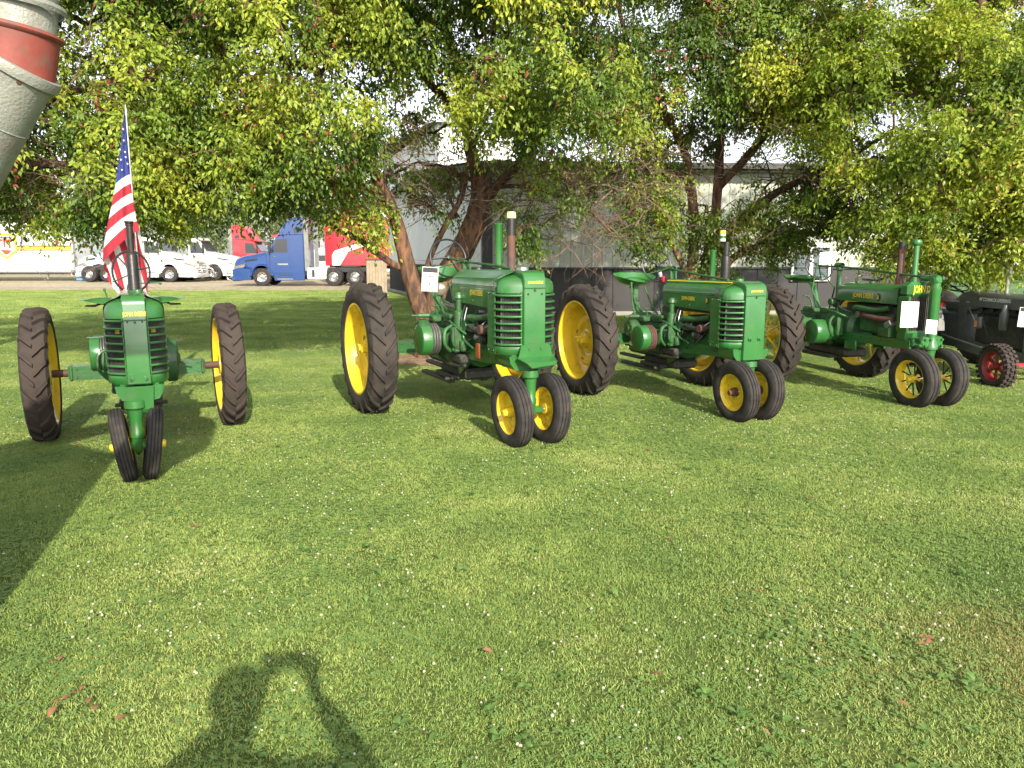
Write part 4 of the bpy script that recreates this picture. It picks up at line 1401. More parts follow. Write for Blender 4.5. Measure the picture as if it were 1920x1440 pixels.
    for q in range(5):
        tr_.lathe([(0, .02), (.014, .02), (.015, 0)], 6, axis_x(-.18, -.5 + q * .17, .93, -1))
    tr_.build('gearbox', smooth=30)
    # axle housings
    ax = MB().m(C)
    za = k['D'] / 2 - .015
    for sgn in (-1, 1):
        ax.loft([[(sgn * x, y * h, za + z * h) for y, z in ((-.10, -.10), (.10, -.10), (.10, .10), (-.10, .10))] for x, h in ((.15, 1.3), (.24, 1.1), (.30, .70), (k['axle_in'] - .02, .64), (k['axle_in'], .70))])
        ax.box((sgn * (k['axle_in'] - .02), 0, za), (.05, .15, .15), b=.02)
        for yy in (-.05, .05):
            for zz_ in (-.04, .045):
                for q in range(3):
                    ax.lathe([(0, .018), (.010, .018), (.012, 0)], 6, axis_y(sgn * (.30 + q * (k['axle_in'] - .34) / 2.2), -.062, za + zz_))
        ax.m('rust_iron').tube([(sgn * k['axle_in'], 0, za), (sgn * (k['track'] + .02), 0, za)], .036, 14)
        ax.m(C)
    ax.build('axle_housing', root, smooth=30)
    for sgn in (-1, 1):
        rear_wheel(root, sgn * k['track'], k['D'], k['w'], k['rim'], 'disc', k.get('rub', 'rubber_rear'), sgn, ph=k.get('ph', 0) + sgn * .13)
    # belt pulley and brake drums, right hand side
    pu = B().m(G)
    pu.lathe([(0, .205), (.135, .205), (.155, .198), (.162, .185), (.162, .095), (.158, .09)], 36, axis_x(-.44 + k.get('pu', (0, 0))[0], -.74, .85 + k.get('pu', (0, 0))[1], -1))
    pu.m(k.get('band', 'steel'))
    for q in range(3):
        pu.lathe([(.150, .09 - q * .028), (.166, .082 - q * .028), (.166, .070 - q * .028), (.150, .062 - q * .028)], 36, axis_x(-.44 + k.get('pu', (0, 0))[0], -.74, .85 + k.get('pu', (0, 0))[1], -1))
    pu.m(C).lathe([(.14, .01), (.15, 0), (.12, -.03), (.10, -.12), (.14, -.2)], 30, axis_x(-.44 + k.get('pu', (0, 0))[0], -.74, .85 + k.get('pu', (0, 0))[1], -1))
    pu.build('belt_pulley', smooth=35)
    for sgn in (-1, 1):
        br = B().m(C)
        br.lathe([(0, .06), (.03, .062), (.04, .05), (.10, .05), (.118, .03), (.12, -.03), (.10, -.09), (.09, -.25)], 28, axis_x(sgn * .42, -.22, .90, sgn))
        for q in range(5):
            a = q * 1.2566
            br.lathe([(0, .06), (.008, .06), (.008, .04)], 6, axis_x(sgn * .42, -.22 + .085 * math.cos(a), .90 + .085 * math.sin(a), sgn))
        br.build('brake_drum', smooth=35)
    lk = B().m(C)
    lk.tube([(-.36, -.93, .74), (-.43, -.95, .82), (-.42, -.94, .95), (-.33, -.92, 1.0)], .018, 8, smooth=4)
    lk.tube([(-.30, -1.0, .76), (-.37, -1.03, .84), (-.36, -1.02, .98)], .016, 8, smooth=4)
    lk.tube([(-.25, -1.1, .92), (-.33, -.98, 1.0), (-.31, -.8, 1.03), (-.24, -.6, 1.02)], .013, 8, smooth=4)
    lk.box((-.30, -.98, .86), (.10, .07, .26), b=.015)
    lk.box((-.26, -1.0, .80), (.08, .16, .12), b=.02)
    for q in range(4):
        lk.lathe([(0, .03), (.016, .03), (.018, 0)], 6, axis_x(-.33, -.98, .76 + q * .07, -1))
    lk.box((-.24, -.60, 1.07), (.08, .22, .05), b=.01)
    lk.lathe([(.0, .30), (.03, .30), (.046, .27), (.05, .24), (.03, .23), (.028, .12), (.05, .10), (.055, .0), (.055, -.06)], 20, Matrix.Translation((-.235, -.86, 1.03)))
    lk.box((-.30, -.35, 1.03), (.12, .16, .08), b=.02)
    lk.tube([(-.36, -.3, 1.06), (-.48, -.28, 1.06)], .025, 12)
    lk.tube([(-.48, -.28, 1.06), (-.56, -.28, 1.06)], .014, 10)
    lk.tube([(-.30, -.42, 1.05), (-.33, -.43, 1.15), (-.32, -.40, 1.17)], .012, 8)
    lk.box((-.33, -.43, 1.17), (.09, .04, .015), b=.004)
    lk.m('engine_grime').box((-.24, -.9, .66), (.12, .3, .10), b=.02)
    lk.tube([(-.25, -1.05, .6), (-.3, -.8, .58), (-.25, -.4, .6)], .02, 8, smooth=4)
    lk.build('clutch_linkage', smooth=40)
    fw = B().m(C)
    fw.lathe([(0, .12), (.05, .12), (.07, .10), (.19, .09), (.215, .07), (.22, .04), (.22, -.03), (.19, -.06), (.14, -.15)], 36, axis_x(.36, -.74, .85, 1))
    fw.m('steel').tube([(.40, -.74, 1.04), (.52, -.80, 1.045)], .008, 8)
    fw.build('flywheel_cover', smooth=35)
    # low toolbar and drawbar
    lo = B().m('engine_grime')
    lo.box((0, -.42, .42), (.5, .5, .05), b=.01)
    lo.box((-.2, -.1, .36), (.08, .9, .04), b=.01)
    lo.box((.2, -.1, .36), (.08, .9, .04), b=.01)
    lo.box((0, .45, .42), (.08, .6, .04), b=.01)
    lo.tube([(-.3, -.6, .4), (.3, -.6, .4)], .02, 8)
    lo.build('drawbar', smooth=30)
    # steering
    sw = B().m('black_plastic')
    cz, cy = k.get('sw', (1.70, .0))
    nrm = (0, -.97, .26)
    root_sw = B().m('black_plastic')
    ring(root_sw, (0, cy, cz), nrm, .215, .0115, 72, knurl=k.get('knurl', 0))
    nn = Vector(nrm).normalized()
    u1 = Vector((1, 0, 0)); u2 = nn.cross(u1)
    for q in range(3):
        a = q * 2.0944 + k.get('swa', .5)
        e = Vector((0, cy, cz)) + (u1 * math.cos(a) + u2 * math.sin(a)) * .212
        root_sw.tube([Vector((0, cy, cz)) + nn * .03, e], [.011, .008], 8)
    root_sw.lathe([(0, .05), (.025, .045), (.03, 0), (.02, -.02)], 14, Matrix.Translation((0, cy, cz)) @ nn.to_track_quat('Z', 'Y').to_matrix().to_4x4())
    root_sw.build('steering_wheel', smooth=40)
    col = B().m(C)
    col.tube([(0, cy, cz), (0, -.45, cz - .035), (0, -1.3, 1.60), (0, -1.62, 1.575)], .013, 10)
    col.lathe([(.03, .08), (.034, .05), (.034, -.06), (.02, -.07)], 14, Matrix.Translation((0, -.44, cz - .03)) @ Matrix.Rotation(R(90), 4, 'X'))
    col.box((0, -.47, cz - .13), (.06, .05, .24), b=.012)
    col.box((0, -.50, cz - .25), (.16, .07, .04), b=.01)
    col.box((.06, -.47, cz - .12), (.03, .03, .22), b=.008)
    col.tube([(-.03, -.42, cz - .03), (-.22, -.28, cz - .10)], .007, 8)
    col.build('steering_column', smooth=40)
    for P_, rr in k.get('levers', ()):
        lv = B().m(C)
        lv.tube(P_, rr, 8, smooth=4)
        lv.lathe([(0, .018), (.012, .014), (.018, 0), (.012, -.014), (0, -.018)], 10, Matrix.Translation(P_[-1]))
        lv.build('lever', smooth=50)
    # rear deck and seat
    if k['seat'] == 'pan':
        se = B().m(G)
        nU, nV = 16, 12
        vs, fs = [], []
        cyy, czz = k.get('seat_at', (.62, 1.40))
        for v_ in range(nV + 1):
            for u_ in range(nU + 1):
                a, r_ = 6.28319 * u_ / nU, v_ / nV
                sx_ = math.cos(a) * r_; sy_ = math.sin(a) * r_
                wdt = .25 if sy_ > -.2 else .25 - .03 * (-sy_)
                z = .10 * r_ ** 3 * (1 + .55 * sy_) - .03 * (1 - r_ ** 2) + .02 * abs(sx_) * (r_ > .8)
                if sy_ < -.6: z -= .05 * (-sy_ - .6)
                vs.append((sx_ * wdt * k.get('seat_w', 1), cyy + sy_ * .20 * k.get('seat_w', 1), czz + z))
        for v_ in range(nV):
            for u_ in range(nU):
                fs.append((v_ * (nU + 1) + u_, v_ * (nU + 1) + u_ + 1, (v_ + 1) * (nU + 1) + u_ + 1, (v_ + 1) * (nU + 1) + u_))
        se.add(vs, fs)
        st_ = se.build('seat', smooth=60)
        su = B().m(C)
        su.loft([[(x * 1.0, y + dy, z + dz) for x, dy, dz in ((-.035, 0, 0), (.035, 0, 0), (.035, .03, -.03), (-.035, .03, -.03))] for y, z in ((.12, .98), (.30, 1.10), (.38, 1.28), (cyy - .06, czz - .03), (cyy + .06, czz - .035))])
        su.tube([(-.10, -.05, 1.02), (-.12, .2, 1.2), (-.10, cyy - .1, czz - .04)], .012, 8)
        su.tube([(.10, -.05, 1.02), (.12, .2, 1.2), (.10, cyy - .1, czz - .04)], .012, 8)
        su.build('seat_support', smooth=40)
    else:
        for sgn in (-1, 1):
            se = B().m(G)
            secs = []
            for q in range(13):
                t = q / 12
                x = .14 + .52 * t
                z = 1.405 + .018 * math.sin(t * 3.1416) + .02 * max(0, t - .85) / .15 - .012 * t
                dd = .16 * (1 - .35 * t)
                th = .007
                dr = .045 * math.sin(min(t * 1.15, 1) * 3.1416)
                secs.append([(sgn * x, .52 - dd, z - dr), (sgn * x, .52 - dd * .4, z), (sgn * x, .52 + dd, z + .006), (sgn * x, .52 + dd, z - th), (sgn * x, .52 - dd * .4, z - th), (sgn * x, .52 - dd, z - dr - th)])
            se.loft(secs)
            se.m('black_iron')
            se.loft([[(sgn * x, .42, z0), (sgn * x, .44, z1), (sgn * x, .60, z1), (sgn * x, .60, z0)] for x, z0, z1 in ((.17, 1.34, 1.385), (.30, 1.345, 1.36), (.40, 1.355, 1.395), (.47, 1.33, 1.35), (.60, 1.335, 1.345))])
            se.build('rear_deck', smooth=40)
        su = B().m(C)
        su.box((0, .45, 1.32), (.46, .32, .05), b=.02)
        su.box((0, .36, 1.15), (.20, .16, .34), b=.03)
        su.tube([(-.14, .0, 1.05), (-.2, .3, 1.3)], .018, 8)
        su.tube([(.14, .0, 1.05), (.2, .3, 1.3)], .018, 8)
        su.build('seat_support', smooth=40)
    # stacks
    for nm, bits in k['stacks']:
        s_ = B()
        for (mt, prof, at, n, ph) in bits:
            s_.m(mt).lathe(prof, n, Matrix.Translation(at), phase=ph)
        s_.build(nm, smooth=40)
    return root

# tractor seen head on under the flag
T1 = styled_tractor('green tractor parked head on with the flag behind its seat', (-3.68, 7.51), 26, dict(
    scale=(.735, .885, .915), wheelbase=1.84, Df=.585, wf=.108, rimf=.19, front_half=.105, camber=R(8), fx=-.045, badge=(1.40, .22), badge_h=1.35, fhub='yellow_paint',
    D=1.27, w=.23, rim=.475, track=.83, axle_in=.60, rub='rubber_brown', seat='deck', band='worn_steel', pu=(.13, .09), bolts=((-.07, 1.34), (.07, 1.34)),
    bracket='plate', knurl=1, swa=.2, sw=(1.72, -.25), coretag=True, levers=[([(-.2, -.2, 1.25), (-.27, -.1, 1.35), (-.33, .0, 1.53)], .009), ([(.1, -.2, 1.6), (.28, -.25, 1.605), (.33, -.25, 1.60)], .007)],
    stacks=[('exhaust_stack', [('black_iron', [(.062, 0), (.062, .02), (.058, .03), (.058, .33), (.05, .345), (.034, .36), (.034, .58), (.040, .585), (.040, .60), (.034, .60), (.03, .60)], (0.02, -1.62, 1.555), 24, 0),
                               ('black_iron', [(.034, .60), (.046, .61), (.046, .622), (.04, .622)], (0.02, -1.62, 1.555), 12, 0), ('green_cast', [(.07, -.02), (.07, .012), (.06, .02)], (0.02, -1.62, 1.565), 20, 0)])]))

can_stack = lambda: 0
T2 = styled_tractor('green tractor with a steel headlight and an information sheet beside its seat', (-.76, 8.88), 26, dict(
    scale=(1, 1, 1.015), dx=.045, wheelbase=2.12, Df=.67, wf=.155, rimf=.205, front_half=.19, camber=R(4), fhub='yellow_paint', ph=.1,
    D=1.45, w=.31, rim=.50, track=.93, axle_in=.62, seat='pan', band='worn_steel', bracket='shelf', side_text=(-1.30, .32), capwhite=True, swa=1.1, sw=(1.67, .02),
    levers=[([(-.22, -.55, 1.02), (-.30, -.3, 1.25), (-.36, -.1, 1.46)], .011), ([(-.15, -.4, 1.1), (-.22, -.3, 1.2), (-.2, -.33, 1.3)], .009)], seat_at=(.35, 1.42),
    stacks=[('exhaust_stack', [('rust_iron', [(.043, -.02), (.043, .02), (.040, .03), (.040, .36)], (.12, -1.38, 1.55), 22, 0), ('black_iron', [(.0405, .34), (.0405, .51), (.037, .51)], (.12, -1.38, 1.55), 22, 0),
                               ('yellow_cap', [(.045, .505), (.045, .55), (.038, .565), (0, .568)], (.12, -1.38, 1.55), 22, 0)]),
            ('air_stack', [('green_paint', [(.034, 0), (.034, .02), (.030, .03), (.043, .44), (.047, .445), (.047, .46), (0, .465)], (.035, -1.27, 1.55), 8, .39)])]
)) if mat('yellow_cap', (.72, .66, .25), .6) else None

T3 = styled_tractor('green tractor with a yellow stripe along its hood and a drink can on its exhaust', (1.74, 9.93), 21.5, dict(
    scale=(.97, .97, .928), dx=.055, fx=.012, band_half=.132, wheelbase=2.05, Df=.66, wf=.155, rimf=.20, front_half=.156, camber=R(4), fhub='rust_iron', ph=.05,
    D=1.40, w=.30, rim=.485, track=.90, axle_in=.62, seat='pan', band='rust_iron', pu=(0, -.03), stripe=True, side_text=(-1.18, .27), side_B=True, band_bottom=.69,
    bolts=((-.045, .93), (.06, .93)), bolt_z=.93, swa=.5, sw=(1.72, -.12), hose='engine_grime',
    levers=[([(-.30, -.15, .98), (-.28, .0, 1.2), (-.2, .18, 1.48)], .012), ([(-.05, -.35, 1.08), (-.05, -.28, 1.2), (-.04, -.2, 1.36)], .009)], seat_at=(.44, 1.46), seat_w=1.25,
    stacks=[('exhaust_stack', [('black_iron', [(.048, -.02), (.052, .02), (.052, .26), (.046, .30), (.034, .31), (.034, .47)], (.12, -1.40, 1.55), 22, 0)]),
            ('air_stack', [('green_paint', [(.034, 0), (.034, .02), (.032, .03), (.036, .36), (.040, .365), (.040, .375), (0, .38)], (.035, -1.27, 1.55), 8, .39)])]))

# things that hang on these tractors
def at_tractor(T, k, p):
    """local point of a tractor -> world"""
    c_, s_ = math.cos(T.rotation_euler.z), math.sin(T.rotation_euler.z)
    return Vector((T.location.x + c_ * p[0] - s_ * p[1], T.location.y + s_ * p[0] + c_ * p[1], p[2]))

# headlight of the second tractor
hl = MB().m('green_cast')
hl.lathe([(0, -.055), (.04, -.05), (.062, -.03), (.07, 0), (.07, .012), (.066, .016)], 24, axis_y(0, 0, 0))
hl.tube([(0, .02, -.05), (.04, .06, -.13), (.10, .10, -.16)], .014, 8)
hl.m('lamp_glass').lathe([(.066, .012), (.055, .022), (.03, .030), (0, .033)], 24, axis_y(0, 0, 0))
hl.build('headlight', T2, loc=(-.30, -.62, 1.375), rot=(0, 0, R(-18)))
# rusty reflector on the frame of the second tractor
rf = MB().m('reflector')
rf.box((0, 0, 0), (.01, .085, .145), b=.004)
rf.m('rust_iron').box((.006, 0, 0), (.006, .095, .155), b=.003)
rf.build('reflector', T2, loc=(-.222, -1.42, .80), label='square rusty red reflector')

# unstyled tractor
def unstyled(label, loc, yaw):
    root = thing('tractor', label, 'tractor', (loc[0], loc[1], 0), R(yaw), 'old farm tractors on the lawn')
    G, C = 'green_paint', 'green_cast'
    D, Df = 1.36, .69
    # fuel tank hood
    def sec(y, s=1.0, dz=0):
        pts = []
        for q in range(13):
            a = math.pi * q / 12
            x = .20 * s * math.cos(a)
            z = 1.285 + dz + .095 * s * (math.sin(a) ** .8)
            pts.append((x, y, z))
        pts = [(.20 * s, y, 1.155)] + pts + [(-.20 * s, y, 1.155)]
        return pts
    mb = MB().m(G)
    mb.loft([sec(-.62, .90), sec(-.64, .97), sec(-.67, 1), sec(-1.74, .98, .01)])
    hood = mb.build('hood', root, smooth=40)
    rm = MB().m(G)
    rm.lathe([(0, .03), (.035, .028), (.04, 0)], 16, Matrix.Translation((0, -1.05, 1.378)))
    rn = MB().m(G); rn.lathe([(0, .025), (.03, .022), (.034, 0)], 16, Matrix.Translation((0, -.78, 1.378))); rn.build('filler_cap', root)
    rm.build('filler_cap', root)
    d = MB().m('yellow_decal')
    letters(d, 'JOHN DEERE', .38, plane_mat((-.2035, -1.15, 1.225), (0, -1, 0), (0, 0, 1)), bold=.012, hs=1.3)
    d.build('side_lettering', hood, smooth=0, fix=False)
    d = MB().m('ink')
    d.lathe([(0, .002), (.036, .002), (.036, 0)], 24, Matrix.Translation((-.2015, -1.42, 1.225)) @ Matrix.Scale(1.25, 4, (0, 0, 1)) @ axis_x(0, 0, 0, -1))
    d.m('yellow_decal')
    letters(d, 'B', .034, plane_mat((-.206, -1.42, 1.225), (0, -1, 0), (0, 0, 1)), bold=.02, hs=1.2)
    d.build('letter_badge', hood, smooth=0, fix=False)
    # radiator
    mb = MB().m(G)
    mb.box((0, -1.86, 1.33), (.44, .20, .19), b=.05)
    mb.box((0, -1.87, .80), (.44, .17, .12), b=.02)
    for s_ in (-1, 1):
        mb.box((s_ * .205, -1.87, 1.05), (.03, .17, .42), b=.008)
    mb.box((0, -1.775, 1.05), (.42, .012, .4))
    rad = mb.build('radiator', root, smooth=35)
    mb = MB().m('engine_grime')
    mb.box((0, -1.87, 1.05), (.38, .11, .42))
    for q in range(16):
        mb.m('black_iron').box((-.18 + q * .024, -1.93, 1.05), (.004, .01, .42))
    mb.build('radiator_core', rad)
    d = MB().m('yellow_decal')
    letters(d, 'JOHN DEERE', .36, plane_mat((0, -1.964, 1.33), (1, 0, 0), (0, 0, 1)), bold=.02, hs=1.9)
    d.build('lettering', rad, smooth=0, fix=False)
    # steering post in front
    mb = MB().m(G)
    mb.lathe([(.075, .66), (.078, .70), (.062, .73), (.057, .80), (.055, 1.30), (.062, 1.33), (.062, 1.37), (.05, 1.38), (.05, 1.42)], 20, Matrix.Translation((0, -2.10, 0)))
    mb.box((0, -2.09, 1.45), (.11, .13, .11), b=.03)
    mb.box((.05, -2.10, 1.47), (.10, .06, .05), b=.015)
    mb.lathe([(0, .14), (.035, .13), (.04, .0), (.05, -.02), (.05, -.12)], 14, Matrix.Translation((0, -2.02, 1.47)) @ Matrix.Rotation(R(-90), 4, 'X'))
    mb.tube([(0, -2.10, 1.40), (0, -1.98, 1.40)], .02, 8)
    mb.box((0, -2.08, .74), (.30, .10, .13), b=.02)
    for bx in (-.11, -.04, .04, .11):
        for bz in (.705, .775):
            mb.lathe([(0, .025), (.014, .025), (.016, 0)], 6, axis_y(bx, -2.13, bz))
            mb.lathe([(0, .025), (.014, .025), (.016, 0)], 6, axis_x(-.15, -2.08 + bx * .3, bz, -1))
    mb.box((0, -1.98, .74), (.40, .14, .10), b=.015)
    mb.lathe([(.06, .66), (.05, .60), (.048, Df / 2 + .08), (.06, Df / 2 + .05), (.06, Df / 2 - .08), (0, Df / 2 - .08)], 18, Matrix.Translation((0, -2.10, 0)))
    mb.m('steel').tube([(-.16, -2.1, Df / 2 - .02), (.16, -2.1, Df / 2 - .02)], .02, 8)
    mb.build('steering_post', root, smooth=40)
    for s_ in (-1, 1):
        front_wheel(root, s_ * .19, -2.10, Df, .17, .225, s_, camber=R(4) * s_, style='spoke', rub='rubber_front', ribs=3)
    # rails
    fr = MB().m(G)
    for s_ in (-1, 1):
        fr.box((s_ * .19, -1.33, .70), (.035, 1.35, .11), b=.006)
        fr.m('ink')
        for q in range(6):
            fr.lathe([(0, .003), (.008, .003), (.008, 0)], 8, axis_x(s_ * .208, -.85 - q * .17, .72, s_))
        fr.m(G)
        fr.box((s_ * .215, -1.0, .60), (.03, .22, .12), b=.01)
    fr.build('frame_rail', root)
    # engine
    en = MB().m(C)
    en.box((0, -1.35, .90), (.32, .60, .26), b=.03)
    en.m('engine_grime').box((0, -1.2, 1.06), (.26, .9, .14), b=.02)
    en.m(C).loft([[(x * s1, y, .80 + z * s1) for x, z in [(.225 * math.cos(a), .26 * math.sin(a)) for a in [6.2832 * q / 16 for q in range(16)]]] for y, s1 in ((-.95, .7), (-.9, .95), (-.8, 1), (-.50, 1), (-.42, .9))])
    en.box((-.19, -1.60, .82), (.10, .22, .14), b=.02)
    en.build('engine_block', root, smooth=30)
    ex = MB()
    ex.m(C).tube([(-.17, -.98, 1.05), (-.23, -1.08, 1.08), (-.23, -1.4, 1.07), (-.18, -1.6, 1.10)], .032, 12, smooth=5)
    ex.m('rust_iron').tube([(-.18, -1.18, .98), (-.24, -1.25, .99), (-.24, -1.5, .97), (-.2, -1.72, .98)], .034, 12, smooth=5)
    ex.m('steel').lathe([(0, .06), (.04, .06), (.045, -.03)], 14, axis_x(-.2, -1.14, 1.0, -1))
    ex.m('steel').tube([(-.16, -.62, 1.1), (-.24, -.75, 1.0), (-.24, -.95, .95), (-.2, -1.1, .98)], .006, 6, smooth=5)
    ex.tube([(-.16, -.62, 1.12), (-.26, -.82, 1.06), (-.25, -1.0, 1.02)], .006, 6, smooth=5)
    ex.m('fender_grey').lathe([(0, .1), (.05, .09), (.055, 0), (.03, -.03)], 14, Matrix.Translation((-.2, -1.62, .90)) @ Matrix.Rotation(R(60), 4, 'X'))
    ex.m(C).lathe([(0, .08), (.045, .07), (.055, .03), (.055, -.05), (0, -.05)], 16, axis_x(-.16, -.55, 1.12, -1))
    ex.build('engine_pipes', root, smooth=40)
    tr_ = MB().m(C)
    tr_.box((0, -.12, .74), (.34, .80, .44), b=.04)
    tr_.box((0, -.1, .98), (.28, .6, .08), b=.03)
    tr_.m('engine_grime').box((0, -.45, .47), (.34, .8, .12), b=.03)
    tr_.build('gearbox', root, smooth=30)
    ax = MB().m(C)
    za = D / 2 - .015
    for s_ in (-1, 1):
        ax.tube([(s_ * .15, 0, za), (s_ * .45, 0, za)], [.11, .07], 16)
        ax.m('rust_iron').tube([(s_ * .45, 0, za), (s_ * .75, 0, za)], .034, 12)
        ax.m(C)
    ax.build('axle_housing', root, smooth=30)
    for s_ in (-1, 1):
        rear_wheel(root, s_ * .77, D, .31, .49, 'spoke', 'rubber_rear', s_, ph=.1)
    pu = MB().m(G)
    pu.lathe([(0, .19), (.13, .19), (.15, .183), (.158, .17), (.158, .02), (.15, 0), (.12, -.04), (.12, -.18)], 36, axis_x(-.40, -.68, .745, -1))
    pu.build('belt_pulley', root, smooth=35)
    for s_ in (-1, 1):
        br = MB().m(C)
        br.lathe([(0, .06), (.03, .062), (.04, .05), (.09, .05), (.105, .03), (.11, -.03), (.09, -.25)], 28, axis_x(s_ * .40, -.12, .82, s_))
        br.build('brake_drum', root, smooth=35)
    lk = MB().m(C)
    lk.tube([(-.36, -.82, .70), (-.42, -.84, .78), (-.41, -.83, .90), (-.34, -.8, .95)], .017, 8, smooth=4)
    lk.box((-.28, -.84, .82), (.10, .07, .24), b=.015)
    lk.tube([(-.25, -.95, .95), (-.34, -.86, 1.0), (-.3, -.6, 1.02)], .013, 8, smooth=4)
    lk.box((-.28, -.30, 1.0), (.10, .14, .06), b=.015)
    lk.tube([(-.3, -.3, 1.0), (-.33, -.28, 1.14), (-.36, -.22, 1.18)], .012, 8, smooth=3)
    lk.box((-.36, -.22, 1.185), (.09, .04, .014), b=.004)
    lk.tube([(-.10, -.2, .98), (-.16, -.05, 1.25), (-.14, -.1, 1.62)], .011, 8)
    lk.tube([(.02, -.2, .98), (-.06, -.4, 1.3), (-.10, -.15, 1.5)], .011, 8)
    lk.build('clutch_linkage', root, smooth=40)
    fw = MB().m(C)
    fw.lathe([(0, .10), (.05, .10), (.07, .06), (.20, .05), (.215, .03), (.215, -.05), (.12, -.15)], 36, axis_x(.34, -.62, .80, 1))
    fw.build('flywheel', root, smooth=35)
    lo = MB().m('engine_grime')
    lo.box((0, -.3, .40), (.46, .6, .05), b=.01)
    lo.box((0, .45, .42), (.08, .6, .04), b=.01)
    lo.build('drawbar', root)
    sw = MB().m('black_plastic')
    ring(sw, (0, .05, 1.58), (0, -.93, .36), .205, .011, 64)
    nn = Vector((0, -.93, .36)).normalized()
    u1 = Vector((1, 0, 0)); u2 = nn.cross(u1)
    for q in range(3):
        a = q * 2.0944 + .5
        sw.tube([Vector((0, .05, 1.58)), Vector((0, .05, 1.58)) + (u1 * math.cos(a) + u2 * math.sin(a)) * .2], .008, 8)
    sw.build('steering_wheel', root, smooth=40)
    co = MB().m(C)
    co.tube([(0, .05, 1.58), (0, -.42, 1.58), (0, -2.05, 1.47)], .013, 10)
    co.lathe([(.05, 0), (.045, .04), (.032, .06), (.032, .40), (.05, .42), (.05, .45), (0, .46)], 16, Matrix.Translation((0, -.40, 1.12)))
    co.lathe([(.03, .08), (.034, .05), (.034, -.06)], 12, Matrix.Translation((0, -.38, 1.60)) @ Matrix.Rotation(R(90), 4, 'X'))
    co.build('steering_column', root, smooth=40)
    se = MB().m('green_cast')
    nU, nV = 20, 10
    vs, fs = [], []
    for v_ in range(nV + 1):
        for u_ in range(nU + 1):
            a, r_ = 6.28319 * u_ / nU, v_ / nV
            z = .05 * r_ ** 4 * (1 + .5 * math.sin(a)) - .02 * (1 - r_ ** 2) + .008 * math.sin(a * 7) * r_
            vs.append((math.cos(a) * r_ * .28, .42 + math.sin(a) * r_ * .24, 1.375 + z))
    for v_ in range(nV):
        for u_ in range(nU):
            fs.append((v_ * (nU + 1) + u_, v_ * (nU + 1) + u_ + 1, (v_ + 1) * (nU + 1) + u_ + 1, (v_ + 1) * (nU + 1) + u_))
    se.add(vs, fs)
    se.build('seat', root, smooth=60)
    su = MB().m(G)
    P_ = catmull([Vector(p) for p in ((0, -.02, .96), (0, .06, 1.12), (0, .14, 1.29), (0, .26, 1.36), (0, .46, 1.35))], 5)
    su.loft([[(x, p.y + dy, p.z + dz) for x, dy, dz in ((-.035, 0, 0), (.035, 0, 0), (.035, .014, -.014), (-.035, .014, -.014))] for p in P_])
    su.build('seat_support', root, smooth=40)
    st = MB().m('rust_iron')
    st.lathe([(.045, -.02), (.045, .03), (.042, .04), (.042, .42)], 20, Matrix.Translation((.02, -1.50, 1.40)))
    st.m('black_iron').lathe([(.0425, .40), (.0425, .49), (.038, .49)], 20, Matrix.Translation((.02, -1.50, 1.40)))
    st.build('exhaust_stack', root, smooth=40)
    st = MB().m(G)
    st.lathe([(.034, 0), (.032, .03), (.032, .44), (.05, .45), (.055, .46), (.055, .495), (.045, .51), (0, .515)], 20, Matrix.Translation((.05, -1.70, 1.40)))
    st.build('air_stack', root, smooth=40)
    return root

T4 = unstyled('older green tractor with white paper signs, exposed steering post and spoked front wheels', (4.31, 10.84), 14)
# ------------------------------------------------------------------ building behind the trees
def ribbed(mb, P0, P1, z0, z1, nrm, pitch, dep, wid=0.35):
    """sheet metal with standing ribs between two ground points"""
    P0, P1, n_ = Vector(P0), Vector(P1), Vector(nrm).normalized()
    L_ = (P1 - P0).length
    d = (P1 - P0).normalized()
    k = max(1, int(L_ / pitch))
    prof = []
    for i in range(k):
        a = L_ * i / k
        w = L_ / k
        prof += [(a, 0), (a + w * (1 - wid) , 0), (a + w * (1 - wid * .75), dep), (a + w * (1 - wid * .25), dep)]
    prof.append((L_, 0))
    secs = []
    for z in (z0, z1):
        secs.append([tuple(P0 + d * a + n_ * b + Vector((0, 0, z))) for a, b in prof])
    mb.loft(secs, cap=False, closed=False)

mat('siding_green', (0.37, 0.40, 0.33), 0.5, col2=(0.42, 0.44, 0.37), scale=.7, bump=0.05, dirt=(.28, .30, .24), dirt_amt=.15, dirt_scale=1.5)
mat('siding_white', (0.72, 0.74, 0.72), 0.5, col2=(0.64, 0.66, 0.64), scale=.6)
mat('wainscot_dark', (0.022, 0.021, 0.022), 0.55, col2=(0.034, 0.032, 0.033), scale=.8)
mat('trim_dark', (0.03, 0.032, 0.034), 0.5)
mat('concrete', (0.33, 0.32, 0.29), 0.85, col2=(0.25, 0.24, 0.22), scale=3, bump=.2)
mat('roof_metal', (0.20, 0.21, 0.20), 0.45, 0.3)
mat('window_blind', (0.20, 0.24, 0.27), 0.6)
mat('window_frame', (0.72, 0.73, 0.74), 0.5)
mat('cedar', (0.36, 0.29, 0.20), 0.8, col2=(0.28, 0.22, 0.15), scale=4)
mat('grey_board', (0.22, 0.21, 0.20), 0.8)
bd = thing('metal_building', 'long pale green metal building with black lower wall behind the trees', 'building', (-0.7, 22.3, 0))
o0 = Vector((0, 0, 0))
fd = Vector((math.cos(R(4)), math.sin(R(4)), 0))
sd = Vector((-math.sin(R(18)), math.cos(R(18)), 0))
FL_, SL_ = 27.0, 17.5
fn = Vector((fd.y, -fd.x, 0))
sn = Vector((-sd.y, sd.x, 0))
zw, ze = 1.36, 4.25
cF, cS = fd * FL_, sd * SL_
mb = MB().m('siding_green')
ribbed(mb, o0, cF, zw + .03, ze, fn, .305, .018, .22)
mb.build('siding', bd, smooth=0, fix=False)
mb = MB().m('siding_white')
